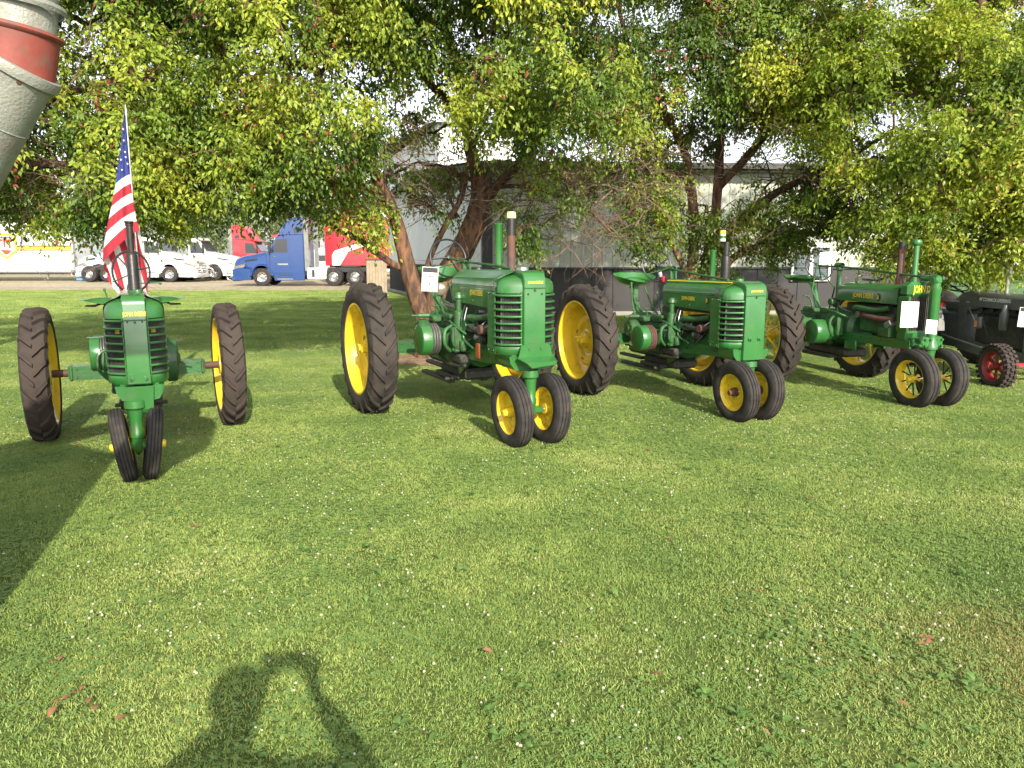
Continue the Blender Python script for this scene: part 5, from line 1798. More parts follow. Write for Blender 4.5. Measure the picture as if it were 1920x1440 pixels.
ribbed(mb, cS, o0, zw + .03, ze, sn, .305, .05, .5)
# gable
zr = 4.85
k_ = 44
prev = None
for i in range(k_):
    a0, a1 = i / k_, (i + 1) / k_
    zz0 = ze + (zr - ze) * (1 - abs(2 * a0 - 1)); zz1 = ze + (zr - ze) * (1 - abs(2 * a1 - 1))
    p0, p1 = cS * a0, cS * a1
    w = p1 - p0
    for (u0, u1, off) in ((0, .5, 0), (.5, 1, .05)):
        q0, q1 = p0 + w * u0 + sn * off, p0 + w * u1 + sn * off
        h0, h1 = zz0 + (zz1 - zz0) * u0, zz0 + (zz1 - zz0) * u1
        mb.add([q0 + Vector((0, 0, ze)), q1 + Vector((0, 0, ze)), q1 + Vector((0, 0, h1)), q0 + Vector((0, 0, h0))], [(0, 1, 2, 3)])
mb.build('gable_siding', bd, smooth=0, fix=False)
mb = MB().m('wainscot_dark')
ribbed(mb, o0, cF, .12, zw, fn, .61, .022, .08)
ribbed(mb, cS, o0, .12, zw, sn, .16, .04, .4)
mb.build('dark_lower_wall', bd, smooth=0, fix=False)
mb = MB().m('concrete')
for a, b_, n_ in ((o0, cF, fn), (cS, o0, sn)):
    c = (a + b_) / 2 + n_ * .03
    mb.box((c.x, c.y, .04), ((b_ - a).length, .16, .17), rot=(0, 0, math.atan2((b_ - a).y, (b_ - a).x)))
mb.build('footing', bd, smooth=0)
mb = MB().m('trim_dark')
c = fn * .045
for a, b_, n_ in ((o0, cF, fn), (cS, o0, sn)):
    c = (a + b_) / 2 + n_ * .05
    mb.box((c.x, c.y, zw + .015), ((b_ - a).length, .05, .05), rot=(0, 0, math.atan2((b_ - a).y, (b_ - a).x)))
mb.build('wall_trim', bd, smooth=0)
mb = MB().m('trim_dark')
mb.box((-.02, -.03, ze / 2 + .1), (.30, .22, ze - .1), rot=(0, 0, R(10)))
mb.build('corner_post', bd, smooth=0)
# roof with eaves, gutter and ridge
mb = MB().m('roof_metal')
ov = .55
rA, rB = cS * .5 + Vector((0, 0, zr + .08)), cS * .5 + cF + Vector((0, 0, zr + .08))
sl = (zr - ze) / (SL_ / 2)
e0 = -fd * .5 - sd * ov + Vector((0, 0, ze + .08 - sl * ov)); e1 = cF + fd * .5 - sd * ov + Vector((0, 0, ze + .08 - sl * ov))
b0 = cS - fd * .5 + sd * ov + Vector((0, 0, ze + .08 - sl * ov)); b1 = cS + cF + fd * .5 + sd * ov + Vector((0, 0, ze + .08 - sl * ov))
r0_, r1_ = rA - fd * .5, rB + fd * .5
for dz in (0, -.07):
    dzv = Vector((0, 0, dz))
    mb.add([e0 + dzv, e1 + dzv, r1_ + dzv, r0_ + dzv, b0 + dzv, b1 + dzv], [(0, 1, 2, 3), (3, 2, 5, 4)])
mb.build('roof', bd, smooth=0, fix=False)
mb = MB().m('trim_dark')
mb.box(tuple((e0 + e1) / 2 + Vector((0, 0, -.09)) - sd * .05), ((e1 - e0).length, .13, .16), rot=(0, 0, R(4)))
mb.build('gutter', bd, smooth=0)
mb = MB().m('grey_board')
q = [o0 + Vector((0, 0, ze - .16)), cF + Vector((0, 0, ze - .16)), cF - sd * ov + Vector((0, 0, ze - .17)), -sd * ov + Vector((0, 0, ze - .17))]
mb.add(q, [(0, 1, 2, 3)])
mb.build('soffit', bd, smooth=0, fix=False)
mb = MB().m('siding_green')
mb.add([cF, cF + cS, cF + cS + Vector((0, 0, ze)), cF + cS * .5 + Vector((0, 0, zr)), cF + Vector((0, 0, ze))], [(0, 1, 2, 3, 4)])
mb.add([cF + cS, cS, cS + Vector((0, 0, ze)), cF + cS + Vector((0, 0, ze))], [(0, 1, 2, 3)])
mb.build('back_wall', bd, smooth=0, fix=False)
# taller rear bay
mb = MB().m('siding_white')
q0, q1 = sd * 6.0, sd * SL_
ribbed(mb, q1, q0, 4.0, 6.3, sn, .305, .05, .5)
ribbed(mb, q0, q0 + fd * 3.2, 4.0, 6.3, fn, .305, .05, .5)
mb.build('rear_bay_siding', bd, smooth=0, fix=False)
mb = MB().m('roof_metal')
mb.add([q0 - fd * .3 - sd * .3 + Vector((0, 0, 6.3)), q0 + fd * 3.5 - sd * .3 + Vector((0, 0, 6.3)), q1 + fd * 3.5 + Vector((0, 0, 6.9)), q1 - fd * .3 + Vector((0, 0, 6.9)), q0 + fd * 3.2 + Vector((0, 0, 4)), q1 + fd * 3.2 + Vector((0, 0, 4)), q1 + Vector((0, 0, 4))], [(0, 1, 2, 3), (1, 4, 5, 2), (5, 6, 3, 2)])
mb.build('rear_bay_roof', bd, smooth=0, fix=False)
# window with blinds: two sashes
for j, (xa, xb) in enumerate(((8.95, 9.49), (9.53, 10.07))):
    z0, z1 = 1.02, 2.0
    cx = (xa + xb) / 2
    def wp(x, z, o_=0.0):
        p = fd * x + fn * o_
        return (p.x, p.y, z)
    mb = MB().m('window_frame')
    for (x_, z_, w_, h_) in ((xa, (z0 + z1) / 2, .06, z1 - z0 + .06), (xb, (z0 + z1) / 2, .06, z1 - z0 + .06)):
        mb.box(wp(x_, z_, .06), (w_, .10, h_), rot=(0, 0, R(4)))
    for z_ in (z0, z1):
        mb.box(wp(cx, z_, .06), (xb - xa - .06, .10, .06), rot=(0, 0, R(4)))
    wn_ = mb.build('window', bd, smooth=0)
    mb = MB().m('truck_glass'); mb.box(wp(cx, (z0 + z1) / 2, .035), (xb - xa - .05, .01, z1 - z0 - .05), rot=(0, 0, R(4)))
    mb.build('pane', wn_, smooth=0)
    sl_me = None
    for q in range(16):
        if sl_me is None:
            mb = MB().m('window_blind'); mb.box((0, 0, 0), (xb - xa - .07, .006, .042))
            sl_o = mb.build('slat', wn_, smooth=0); sl_me = sl_o
        else:
            sl_o = sl_me.copy(); COL.objects.link(sl_o)
        sl_o.location = wp(cx, z0 + .06 + q * .058, .055)
        sl_o.rotation_euler = (R(28), 0, R(4))
# cabinet at the far corner of the side wall
cb = thing('utility_cabinet', 'tan slatted cabinet standing at the far end of the side wall, above the tractor tyre', 'cabinet', (-5.9, 33.8, 0), R(12))
mb = MB().m('grey_board'); mb.box((0, 0, .78), (.86, .86, 1.5), b=.01); mb.box((0, 0, .04), (1.0, 1.0, .08))
mb.build('box', cb, smooth=0)
for q in range(7):
    mb = MB().m('cedar'); mb.box((-.37 + q * .123, -.44, .80), (.108, .02, 1.48), b=.004)
    mb.build('slat', cb, smooth=0)
mb = MB().m('trim_dark'); mb.box((0, 0, 1.555), (.92, .92, .05), b=.01); mb.build('lid', cb, smooth=0)

# bare soil round the feet of the trees
for i, (x, y, r_) in enumerate(((-1.35, 12.75, .95), (3.45, 14.4, .8))):
    P_ = [(x + r_ * (1 + .25 * noise.noise(Vector((math.cos(a), math.sin(a), i * 5)))) * math.cos(a), y + .75 * r_ * (1 + .25 * noise.noise(Vector((math.cos(a) * 2, math.sin(a) * 2, i * 5 + 2)))) * math.sin(a)) for a in [6.2832 * q / 24 for q in range(24)]]
    mb = MB()
    mb.add([(px, py, .012) for px, py in P_] + [(x, y, .09)], [(q, (q + 1) % 24, 24) for q in range(24)])
    o = mb.build('soil_mound', None, 'bare_soil', smooth=60); o['kind'] = 'structure'

# ------------------------------------------------------------------ lorries on the lot
def wheel_small(root, x, y, r_, w, s, rimm='chrome', name='wheel'):
    wh = MB().m(rimm)
    M = axis_y(0, 0, 0, 1) if s > 0 else axis_y(0, 0, 0, -1)
    rr = r_ * .56
    wh.lathe([(rr, w * .45), (rr - .02, w * .42), (rr - .035, w * .2), (rr * .62, w * .12), (rr * .45, w * .28), (rr * .3, w * .30), (rr * .28, w * .45), (0, w * .47)], 24, M)
    wh.m('dark_chassis')
    for q in range(8):
        a = q * .7854
        wh.lathe([(0, .004), (rr * .10, .004), (rr * .10, 0)], 8, Matrix.Translation((rr * .74 * math.cos(a), 0, rr * .74 * math.sin(a))) @ M @ Matrix.Translation((0, 0, w * .175)))
    o = wh.build(name, root, loc=(x, y, r_), smooth=35)
    t = MB().m('rubber_front')
    t.lathe([(rr, -w / 2), (r_ * .8, -w * .52), (r_ * .96, -w * .46), (r_, -w * .36), (r_, w * .36), (r_ * .96, w * .46), (r_ * .8, w * .52), (rr, w / 2)], 32, M)
    t.build('tyre', o, smooth=35)
    return o

def semi(label, X, Y, face, paint, group, sleeper=True, tall=3.95, white_tank=True, yaw=0.0, length=7.9, visor='red_paint', brand=''):
    """highway tractor; local +x runs from nose to tail, face = +1 nose to the left of the picture"""
    root = thing('truck_tractor', label, 'truck', (X, Y, 0), 0 if face > 0 else math.pi, group)
    root.rotation_euler.z += yaw
    fl = -1 if face > 0 else 1          # local side that looks to the camera
    W_ = 1.22
    def side(mb, poly, y0, y1):
        mb.prism(poly, y0, y1, Matrix(((1, 0, 0, 0), (0, 0, 1, 0), (0, 1, 0, 0), (0, 0, 0, 1))))
    # hood, tapered towards the nose
    mb = MB().m(paint)
    secs = []
    for x, hw, z0, z1, dr in ((.05, .78, .62, 1.38, .10), (.18, .86, .52, 1.58, .10), (.6, .95, .52, 1.72, .12), (1.3, 1.02, .6, 1.84, .12), (2.0, 1.08, .6, 1.98, .12), (2.2, 1.1, .6, 2.02, .12)):
        secs.append([(x, -hw, z0), (x, -hw, z1 - dr * 2), (x, -hw + .06, z1 - dr), (x, -hw + .25, z1), (x, hw - .25, z1), (x, hw - .06, z1 - dr), (x, hw, z1 - dr * 2), (x, hw, z0)])
    mb.loft(secs)
    mb.build('hood', root, smooth=40)
    for s in (-1, 1):
        mb = MB().m(paint)
        P_ = []
        for q in range(11):
            a = math.pi * (1.02 - q * .104)
            P_.append((1.75 + .66 * math.cos(a), .60 + .68 * max(0, math.sin(a))))
        outer = [(x - .0, z) for x, z in P_]
        secs = []
        for yy, gr in ((.80, 0), (1.14, .0), (1.22, -.06), (1.22, -.10)):
            secs.append([(x * 1 + (1.75 - x) * (-gr * .0), s * yy, z + gr) for x, z in outer] + [(x + (1.75 - x) * .12, s * yy, z - (z - .6) * .14) for x, z in outer[::-1]])
        mb.loft(secs)
        mb.loft([[(.04, s * .70, .35), (.04, s * 1.1, .35), (.04, s * 1.1, .95), (.04, s * .70, .95)], [(.45, s * .75, .32), (.45, s * 1.22, .32), (.45, s * 1.22, 1.05), (.45, s * .75, 1.1)], [(1.12, s * .8, .34), (1.12, s * 1.22, .34), (1.12, s * 1.22, .95), (1.12, s * .8, 1.15)]])
        mb.build('fender', root, smooth=40)
        hl_ = MB().m('lamp_glass'); hl_.loft([[(.10, s * .85, 1.0), (.10, s * 1.06, .98), (.10, s * 1.06, 1.10), (.10, s * .85, 1.14)], [(.75, s * .99, 1.16), (.75, s * 1.17, 1.08), (.75, s * 1.15, 1.2), (.75, s * .99, 1.3)]])
        hl_.build('headlight', root, smooth=30)
    mb = MB().m('chrome'); mb.box((.03, 0, 1.02), (.06, 1.15, .72), b=.02); mb.m('dark_chassis')
    for q in range(6): mb.box((-.008, 0, .76 + q * .11), (.02, 1.05, .05))
    mb.build('grille', root)
    mb = MB().m(paint); mb.box((.12, 0, .42), (.3, 2.3, .30), b=.06); mb.build('bumper', root)
    mb = MB().m('steel')
    for s in (-1, 1):
        mb.tube([(0.0, s * .95, .30), (-.30, s * .95, .38), (-.36, s * .95, .55), (-.30, s * .95, .85), (.05, s * .9, .9)], .03, 8, smooth=4)
    mb.tube([(-.33, -.95, .45), (-.33, .95, .45)], .035, 8); mb.tube([(-.33, -.95, .72), (-.33, .95, .72)], .03, 8)
    mb.build('guard_bar', root, smooth=40)
    for s in (-1, 1):
        vt = MB().m('dark_chassis'); vt.loft([[(.75, s * 1.00, 1.42), (1.45, s * 1.06, 1.50), (1.45, s * 1.06, 1.60), (.75, s * 1.00, 1.50)], [(.75, s * 1.02, 1.42), (1.45, s * 1.08, 1.50), (1.45, s * 1.08, 1.60), (.75, s * 1.02, 1.50)]])
        vt.build('hood_vent', root, smooth=0)
        sm = MB().m('dark_chassis'); sm.box((2.235, s * 1.125, 1.3), (.02, .12, 1.35)); sm.build('door_gap', root, smooth=0)
    # cab
    back = 4.25 if sleeper else 3.5
    mb = MB().m(paint)
    top = tall if sleeper else 2.95
    cab = [(2.02, .62), (2.02, 1.95), (2.22, 2.02), (2.66, 2.80), (2.9, 2.93), (back, 2.98), (back, .62)]
    hw = 1.17
    secs = []
    for yy, ins in ((-hw, .05), (-hw + .08, 0), (hw - .08, 0), (hw, .05)):
        secs.append([(x + (ins if x < 3 else -ins), yy, z - (ins if z > 2.5 else 0)) for x, z in cab])
    mb.loft(secs)
    cabo = mb.build('cab', root, smooth=25)
    if sleeper:
        mb = MB().m(paint)
        fr_ = [(2.72, 2.92), (2.85, 3.2), (3.15, 3.62), (3.6, top - .05), (4.0, top), (back, top - .03), (back, 2.95)]
        secs = []
        for yy, ins in ((-hw, .10), (-hw + .12, .02), (-hw + .3, 0), (hw - .3, 0), (hw - .12, .02), (hw, .10)):
            secs.append([(x + ins if x < 4 else x, yy, z - (ins if z > 3 else 0)) for x, z in fr_])
        mb.loft(secs); mb.build('roof_fairing', root, smooth=30)
        for s in (-1, 1):
            mb = MB().m('fender_grey'); mb.box((back + .14, s * 1.16, 2.3), (.26, .03, 2.9), b=.01); mb.build('side_extender', root)
    mb = MB().m('truck_glass')
    mb.loft([[(2.215, -1.0, 2.06), (2.215, 1.0, 2.06), (2.60, .98, 2.74), (2.60, -.98, 2.74)], [(2.19, -1.0, 2.08), (2.19, 1.0, 2.08), (2.585, .98, 2.76), (2.585, -.98, 2.76)]])
    mb.build('windshield', root, smooth=0)
    mb = MB().m(visor if visor else paint)
    mb.loft([[(2.35, -1.0, 2.86), (2.35, 1.0, 2.86), (2.75, 1.0, 3.0), (2.75, -1.0, 3.0)], [(2.35, -1.0, 2.80), (2.35, 1.0, 2.80), (2.72, 1.0, 2.86), (2.72, -1.0, 2.86)]])
    mb.build('sun_visor', root, smooth=0)
    for s in (-1, 1):
        y_ = s * (hw + .006)
        door = MB().m(paint)
        side(door, [(2.30, .78), (2.30, 2.0), (2.64, 2.74), (3.40, 2.80), (3.40, .78)], y_ - .012, y_ + .012)
        dr = door.build('door', root, smooth=0)
        g2 = MB().m('truck_glass')
        side(g2, [(2.38, 1.92), (2.68, 2.66), (3.30, 2.70), (3.30, 1.92)], y_ - .018, y_ + .018)
        g2.build('window', dr, smooth=0)
        h = MB().m('steel'); h.box((2.55, s * (hw + .03), 1.70), (.16, .03, .04), b=.01); h.build('handle', dr)
        mr = MB().m('dark_chassis'); mr.box((2.34, s * 1.42, 2.22), (.14, .16, .62), b=.04); mr.tube([(2.4, s * 1.2, 2.45), (2.36, s * 1.38, 2.42)], .02, 6)
        mr.build('mirror', root)
        sk = MB().m(paint)
        sk.box((3.35, s * 1.16, .52), (1.75, .08, .42), b=.02)
        sk.m('dark_chassis'); sk.box((3.1, s * 1.20, .62), (.8, .03, .06)); sk.m('steel'); sk.box((3.1, s * 1.21, .40), (.9, .03, .05))
        sk.build('side_skirt', root)
        if sleeper:
            wd = MB().m('truck_glass'); wd.box((3.85, s * (hw + .004), 3.15), (.30, .02, .26), b=.02); wd.build('sleeper_window', root)
            tr2_ = MB().m('steel'); tr2_.box((3.0, s * (hw + .02), 1.25), (.6, .015, .09)); tr2_.build('trim', root)
        tk = MB().m('white_paint' if white_tank else 'chrome')
        if white_tank:
            tk.box((4.95, s * 1.02, .72), (1.15, .42, .66), b=.04); tk.m('dark_chassis'); tk.box((4.75, s * 1.236, .72), (.16, .01, .42))
        else:
            tk.lathe([(0, .55), (.28, .55), (.31, .52), (.31, -.52), (.28, -.55), (0, -.55)], 24, Matrix.Translation((4.2, s * .9, .66)) @ Matrix.Rotation(R(90), 4, 'Y'))
        tk.build('fuel_tank', root, smooth=30)
        mf = MB().m('dark_chassis'); mf.box((length - .5, s * .9, .55), (.02, .6, .5)); mf.build('mud_flap', root)
    ch = MB().m('dark_chassis')
    for s in (-1, 1): ch.box((4.6, s * .43, .92), (length - 1.9, .09, .26))
    for x in (4.5, 5.5, 6.7, 7.6): ch.box((x, 0, .92), (.12, .8, .2))
    ch.box((6.7, 0, 1.10), (1.0, .95, .08), b=.02)
    ch.build('chassis', root, smooth=0)
    for s in (-1, 1):
        wheel_small(root, 1.75, s * 1.04, .52, .30, s, name='front_wheel')
        for x in (5.9, 7.15):
            wheel_small(root, x, s * .93, .52, .56, s, name='rear_wheel')
    return root

LG = 'highway trucks parked on the lot'
bt = semi('blue truck tractor with sloping hood and silver bull bar, facing left', -16.25, 46.2, 1, 'blue_paint', LG)
semi('white truck tractor beside the flag, nose to the right, leaves hanging over it', -21.1, 53.0, -1, 'white_paint', LG, sleeper=False, white_tank=False, visor=None)
semi('white truck tractor with dark cab window just left of the red sleeper cab', -19.5, 56.5, -1, 'white_paint', LG, sleeper=False, white_tank=False, visor=None, yaw=R(3))
semi('red truck tractor with tall sleeper behind the hood of the blue truck', -16.8, 60.0, -1, 'red_paint', LG, tall=4.05, visor=None)
mat('silver_blue', (0.42, 0.50, 0.56), 0.35, .3, coat=.4)
semi('pale blue grey truck tractor between the white box trailer and the flag', -30.3, 55.0, 1, 'silver_blue', LG, sleeper=False, visor=None)

# white box trailer with coloured stripes
mat('stripe_yellow', (0.80, 0.55, 0.04), 0.5)
mat('stripe_red', (0.62, 0.06, 0.03), 0.5)
mat('trailer_grey', (0.16, 0.16, 0.15), 0.5)
bx = thing('box_trailer', 'white box trailer with black, yellow and red stripes and a shield shaped badge', 'trailer', (-30.55, 54.5, 0), 0)
mb = MB().m('white_paint'); mb.box((-5.6, 1.25, 2.34), (11.0, 2.5, 3.5), b=.03); body = mb.build('body', bx, smooth=30)
mb = MB().m('trailer_grey')
mb.box((-.06, -.015, 2.34), (.09, .03, 3.46)); mb.box((-5.6, -.01, .62), (11.0, .04, .10)); mb.box((-5.6, -.01, 4.06), (11.0, .04, .06))
mb.build('edge_trim', bx, smooth=0)
for nm, z, h, m_ in (('black_stripe', 2.40, .085, 'trim_dark'), ('yellow_stripe', 2.26, .19, 'stripe_yellow'), ('red_stripe', 2.125, .07, 'stripe_red')):
    mb = MB().m(m_); mb.box((-2.9, -.007, z), (5.4, .012, h)); mb.build(nm, bx, smooth=0)
for x0, x1 in ((-2.72, -1.28), (-1.24, -.18)):
    mb = MB().m('white_paint'); mb.box(((x0 + x1) / 2, -.018, 1.36), (x1 - x0, .02, 1.40), b=.008)
    d_ = mb.build('door', bx, smooth=0)
    mb = MB().m('steel'); mb.box((x0 + .12, -.04, 1.25), (.2, .02, .03)); mb.build('latch', d_)
for x in (-2.74, -1.26):
    mb = MB().m('trailer_grey'); mb.box((x, -.012, 3.2), (.02, .01, 1.5)); mb.build('seam', bx, smooth=0)
sh = [(-.75, .85), (.62, .85), (.80, .70), (.80, -.35), (0, -.95), (-.75, -.35)]
for nm, sc_, y_, m_ in (('badge_edge', 1.0, -.020, 'trim_dark'), ('badge', .97, -.027, 'stripe_yellow'), ('badge_field', .80, -.034, 'white_paint')):
    mb = MB().m(m_); mb.prism([(x * sc_, z * sc_) for x, z in sh], 0, .02, plane_mat((-5.45 + .7, y_ + .018, 2.42), (1, 0, 0), (0, 0, 1))); mb.build(nm, bx, smooth=0)
mb = MB().m('stripe_red')
for q in range(3):
    mb.prism([(-.5 + q * .36, -.05 - q * .05), (-.38 + q * .36, -.08 - q * .05), (-.34 + q * .36, .30), (-.18 + q * .36, .30), (-.18 + q * .36, .46), (-.5 + q * .36, .46)], 0, .02, plane_mat((-4.75, -.044 + .018, 2.42), (1, 0, 0), (0, 0, 1)))
mb.prism([(-.45, .60), (.5, .60), (.5, .52), (-.45, .52)], 0, .02, plane_mat((-4.75, -.044 + .018, 2.42), (1, 0, 0), (0, 0, 1)))
mb.prism([(-.4, -.25), (.45, -.32), (.1, -.6), (-.1, -.6)], 0, .02, plane_mat((-4.75, -.044 + .018, 2.42), (1, 0, 0), (0, 0, 1)))
tag(mb.build('badge_print', bx, smooth=0), kind='stuff')
for x in (-5.95, -6.85):
    wheel_small(bx, x, .05, .42, .24, -1, rimm='steel')
mb = MB().m('trailer_grey')
for x in (-5.95,):
    P_ = [(x + .56 * math.cos(a), .45 + .56 * math.sin(a)) for a in [math.pi * q / 12 for q in range(13)]]
    mb.tube([(px_, -.03, pz) for px_, pz in P_], .045, 6)
mb.box((-2.2, .3, .40), (.12, .12, .6)); mb.box((-5.6, 1.2, .52), (10.6, 1.9, .16)); mb.tube([(0, 1.2, .5), (1.1, 1.2, .5)], .06, 6)
mb.build('undercarriage', bx, smooth=30)

# red trailer with a white slash, behind the rear wheels of the blue truck
rt = thing('box_trailer', 'red trailer with a white diagonal slash behind the rear wheels of the blue truck', 'trailer', (-11.9, 49.6, 0), 0)
mb = MB().m('red_paint'); mb.box((5.6, 1.25, 2.55), (11.2, 2.5, 2.9), b=.04); mb.build('body', rt, smooth=30)
mb = MB().m('white_paint')
mb.prism([(.45, 1.12), (.45, 1.75), (.62, 2.05), (2.9, 2.75), (2.9, 2.45), (1.5, 2.0), (.95, 1.12)], 0, .012, plane_mat((0, -.012, 0), (1, 0, 0), (0, 0, 1)))
mb.build('white_slash', rt, smooth=0)
mb = MB().m('dark_chassis'); mb.box((5.6, 1.25, 1.0), (11.0, 1.1, .2)); mb.box((1.8, .5, .55), (.12, .12, .8)); mb.build('chassis', rt, smooth=0)
for x in (8.6, 9.8): wheel_small(rt, x, .12, .5, .3, -1)
mb = MB().m('steel'); mb.box((2.2, -.01, 4.03), (4.4, .04, .06)); mb.build('top_rail', rt, smooth=0)

# white motor coach and white van far behind
def coach(label, X, Y, L_, H_, cat, nw):
    r_ = thing('motor_coach' if cat == 'motor coach' else 'van', label, cat, (X, Y, 0), 0)
    mb = MB().m('white_paint')
    P_ = [(0, .45), (0, 1.2), (.25, 1.5), (.55, H_ - .25), (.9, H_), (L_ - .1, H_), (L_, H_ - .15), (L_, .45)]
    secs = []
    for yy, i_ in ((0, .06), (.1, 0), (2.0, 0), (2.1, .06)):
        secs.append([(x + (i_ if x < L_ / 2 else -i_), yy, z - (i_ if z > 1.3 else 0)) for x, z in P_])
    mb.loft(secs); mb.build('body', r_, smooth=30)
    for q in range(nw):
        mb = MB().m('truck_glass'); mb.box((.95 + q * (L_ - 1.5) / nw + (L_ - 1.5) / nw / 2 * .9, -.005, H_ * .66), ((L_ - 1.5) / nw * .86, .02, H_ * .20), b=.02); mb.build('window', r_)
    for x in (L_ * .2, L_ * .8): wheel_small(r_, x, .12, .36, .22, -1, rimm='steel')
    return r_
coach('white van with dark side windows between the blue cab and the red trailer', -16.4, 61.5, 4.9, 2.35, 'van', 4)
coach('tall white motor coach partly hidden behind the red trailer', -14.4, 66.0, 7.5, 3.3, 'motor coach', 5)

# two small coolers at the trailer hitch
mat('cooler_blue', (0.10, 0.22, 0.42), 0.45)
for i, (x, m_, lab) in enumerate(((-30.15, 'cooler_blue', 'small blue cooler with a white lid by the hitch of the white box trailer'), (-29.6, 'white_paint', 'small all white cooler beside the blue cooler'))):
    c_ = thing('cooler', lab, 'cooler', (x, 54.2, 0), .2 * i)
    mb = MB().m(m_); mb.box((0, 0, .2), (.46, .32, .36), b=.04); mb.build('body', c_)
    mb = MB().m('white_paint'); mb.box((0, 0, .41), (.48, .34, .07), b=.02); mb.build('lid', c_)
    mb = MB().m('steel'); mb.tube([(-.25, -.02, .3), (-.25, -.22, .34), (.25, -.22, .34), (.25, -.02, .3)], .012, 6); mb.build('handle', c_)
# ------------------------------------------------------------------ dark grey tractor at the right
def grey_tractor():
    root = thing('tractor', 'dark grey tractor with red spoked front wheels, at the right end of the row', 'tractor', (6.95, 12.3, 0), R(5), 'old farm tractors on the lawn')
    G, C = 'grey_tractor', 'engine_grime'
    def sec(y, s=1.0):
        pts = [(.24 * s, y, .99)]
        for q in range(11):
            a = math.pi * q / 10
            pts.append((.24 * s * (abs(math.cos(a)) ** .55) * (1 if math.cos(a) > 0 else -1), y, 1.10 + .095 * s * math.sin(a)))
        return pts + [(-.24 * s, y, .99)]
    mb = MB().m(G); mb.loft([sec(-.58, .93), sec(-.62, 1), sec(-1.95, 1.0)])
    hood = mb.build('hood', root, smooth=40)
    d = MB().m('paper')
    letters(d, 'M\u00b0CORMICK-DEERING', .62, plane_mat((-.2425, -1.36, 1.105), (0, -1, 0), (0, 0, 1)), bold=.02, hs=1.1)
    letters(d, 'W-30', .06, plane_mat((-.2425, -.80, 1.045), (0, -1, 0), (0, 0, 1)), bold=.02)
    d.build('side_lettering', hood, smooth=0, fix=False)
    mb = MB().m(G); mb.box((0, -2.06, .78), (.50, .20, .74), b=.03); rad = mb.build('radiator', root, smooth=30)
    mb = MB().m('black_iron')
    for q in range(14): mb.box((-.21 + q * .032, -2.17, .78), (.008, .012, .6))
    mb.build('radiator_core', rad)
    # side frame: upright behind the engine sweeping forward under it
    mb = MB().m(G)
    for s in (-1, 1):
        P_ = [(-.60, 1.0), (-.74, 1.0), (-.76, .66), (-.80, .56), (-.92, .50), (-1.25, .45), (-2.15, .42), (-2.15, .27), (-1.2, .28), (-.60, .34)]
        mb.prism(P_, .20, .235, Matrix(((0, 0, s, 0), (1, 0, 0, 0), (0, 1, 0, 0), (0, 0, 0, 1))))
    mb.build('side_frame', root, smooth=30)
    mb = MB().m(C); mb.box((0, -1.35, .66), (.30, .95, .46), b=.03); mb.box((0, -1.35, .93), (.24, .85, .10), b=.02)
    for q in range(4): mb.lathe([(0, .05), (.03, .05), (.035, 0)], 10, Matrix.Translation((-.16, -1.0 - q * .22, .93)))
    mb.build('engine_block', root, smooth=30)
    mb = MB().m('grey_tractor'); mb.lathe([(0, -.14), (.05, -.13), (.06, -.10), (.06, .10), (.045, .13), (.03, .22)], 18, Matrix.Translation((-.27, -1.62, .83)))
    mb.m(G).lathe([(0, .10), (.05, .09), (.062, .04), (.062, -.06), (.03, -.09)], 16, Matrix.Translation((-.27, -1.14, .76)))
    mb.m('orange_decal').box((-.333, -1.14, .75), (.004, .05, .09))
    mb.m(C).tube([(-.2, -1.1, .9), (-.27, -1.2, .8), (-.25, -1.3, .6)], .014, 8, smooth=4)
    mb.m('steel').tube([(-.2, -.8, .96), (-.26, -.9, .92), (-.26, -1.1, .7)], .006, 6, smooth=4)
    tag(mb.build('engine_fittings', root, smooth=40), kind='stuff')
    mb = MB().m('fender_grey')
    mb.lathe([(.03, 0), (.026, .02), (.026, .26), (.045, .27), (.05, .29), (.05, .38), (.045, .40), (0, .405)], 18, Matrix.Translation((.03, -1.22, 1.19)))
    mb.build('exhaust_stack', root, smooth=40)
    mb = MB().m(G); mb.box((0, -.15, .62), (.42, 1.0, .56), b=.05); mb.box((0, -.35, .96), (.36, .35, .14), b=.03); mb.build('gearbox', root, smooth=30)
    for s in (-1, 1):
        mb = MB().m('fender_grey')
        P_ = [(.62 * math.cos(a), .62 * math.sin(a)) for a in [R(4) + R(150) * q / 14 for q in range(15)]]
        vs, fs = [], []
        for q, (u, v) in enumerate(P_):
            for yy in (.44, .80):
                vs.append((s * yy, -u * 1.03 + .02, .56 + v))
        for q in range(14): fs.append((q * 2, q * 2 + 1, q * 2 + 3, q * 2 + 2))
        mb.add(vs, fs)
        mb.add([(s * .44, .02, .56)] + [(s * .44, -u * 1.03 + .02, .56 + v) for u, v in P_], [(0, q + 1, q + 2) for q in range(14)])
        mb.build('fender', root, smooth=40)
        rear_wheel(root, s * .62, 1.12, .28, .36, 'disc', 'rubber_brown', s, nl=18, rimm='red_wheel', hubm='red_wheel')
        front_wheel(root, s * .66, -2.08, .57, .17, .205, s, style='flat', rub='rubber_brown', rimm='red_wheel', hubm='red_wheel', ribs=2, lugs=True)
    mb = MB().m('red_wheel'); mb.box((0, -2.08, .27), (1.2, .07, .07), b=.015); mb.lathe([(.06, 0), (.05, .1), (.05, .2)], 14, Matrix.Translation((0, -2.08, .24)))
    mb.build('front_axle', root, smooth=30)
    mb = MB().m('fender_grey'); mb.tube([(-.30, -.35, .52), (-.50, -2.0, .40)], .014, 8); mb.build('drag_link', root)
    mb = MB().m('grey_tractor'); mb.tube([(-.2, .0, .74), (-.5, .0, .74)], .05, 12); mb.tube([(.2, .0, .74), (.5, .0, .74)], .05, 12); tag(mb.build('axle_housing', root), kind='stuff')
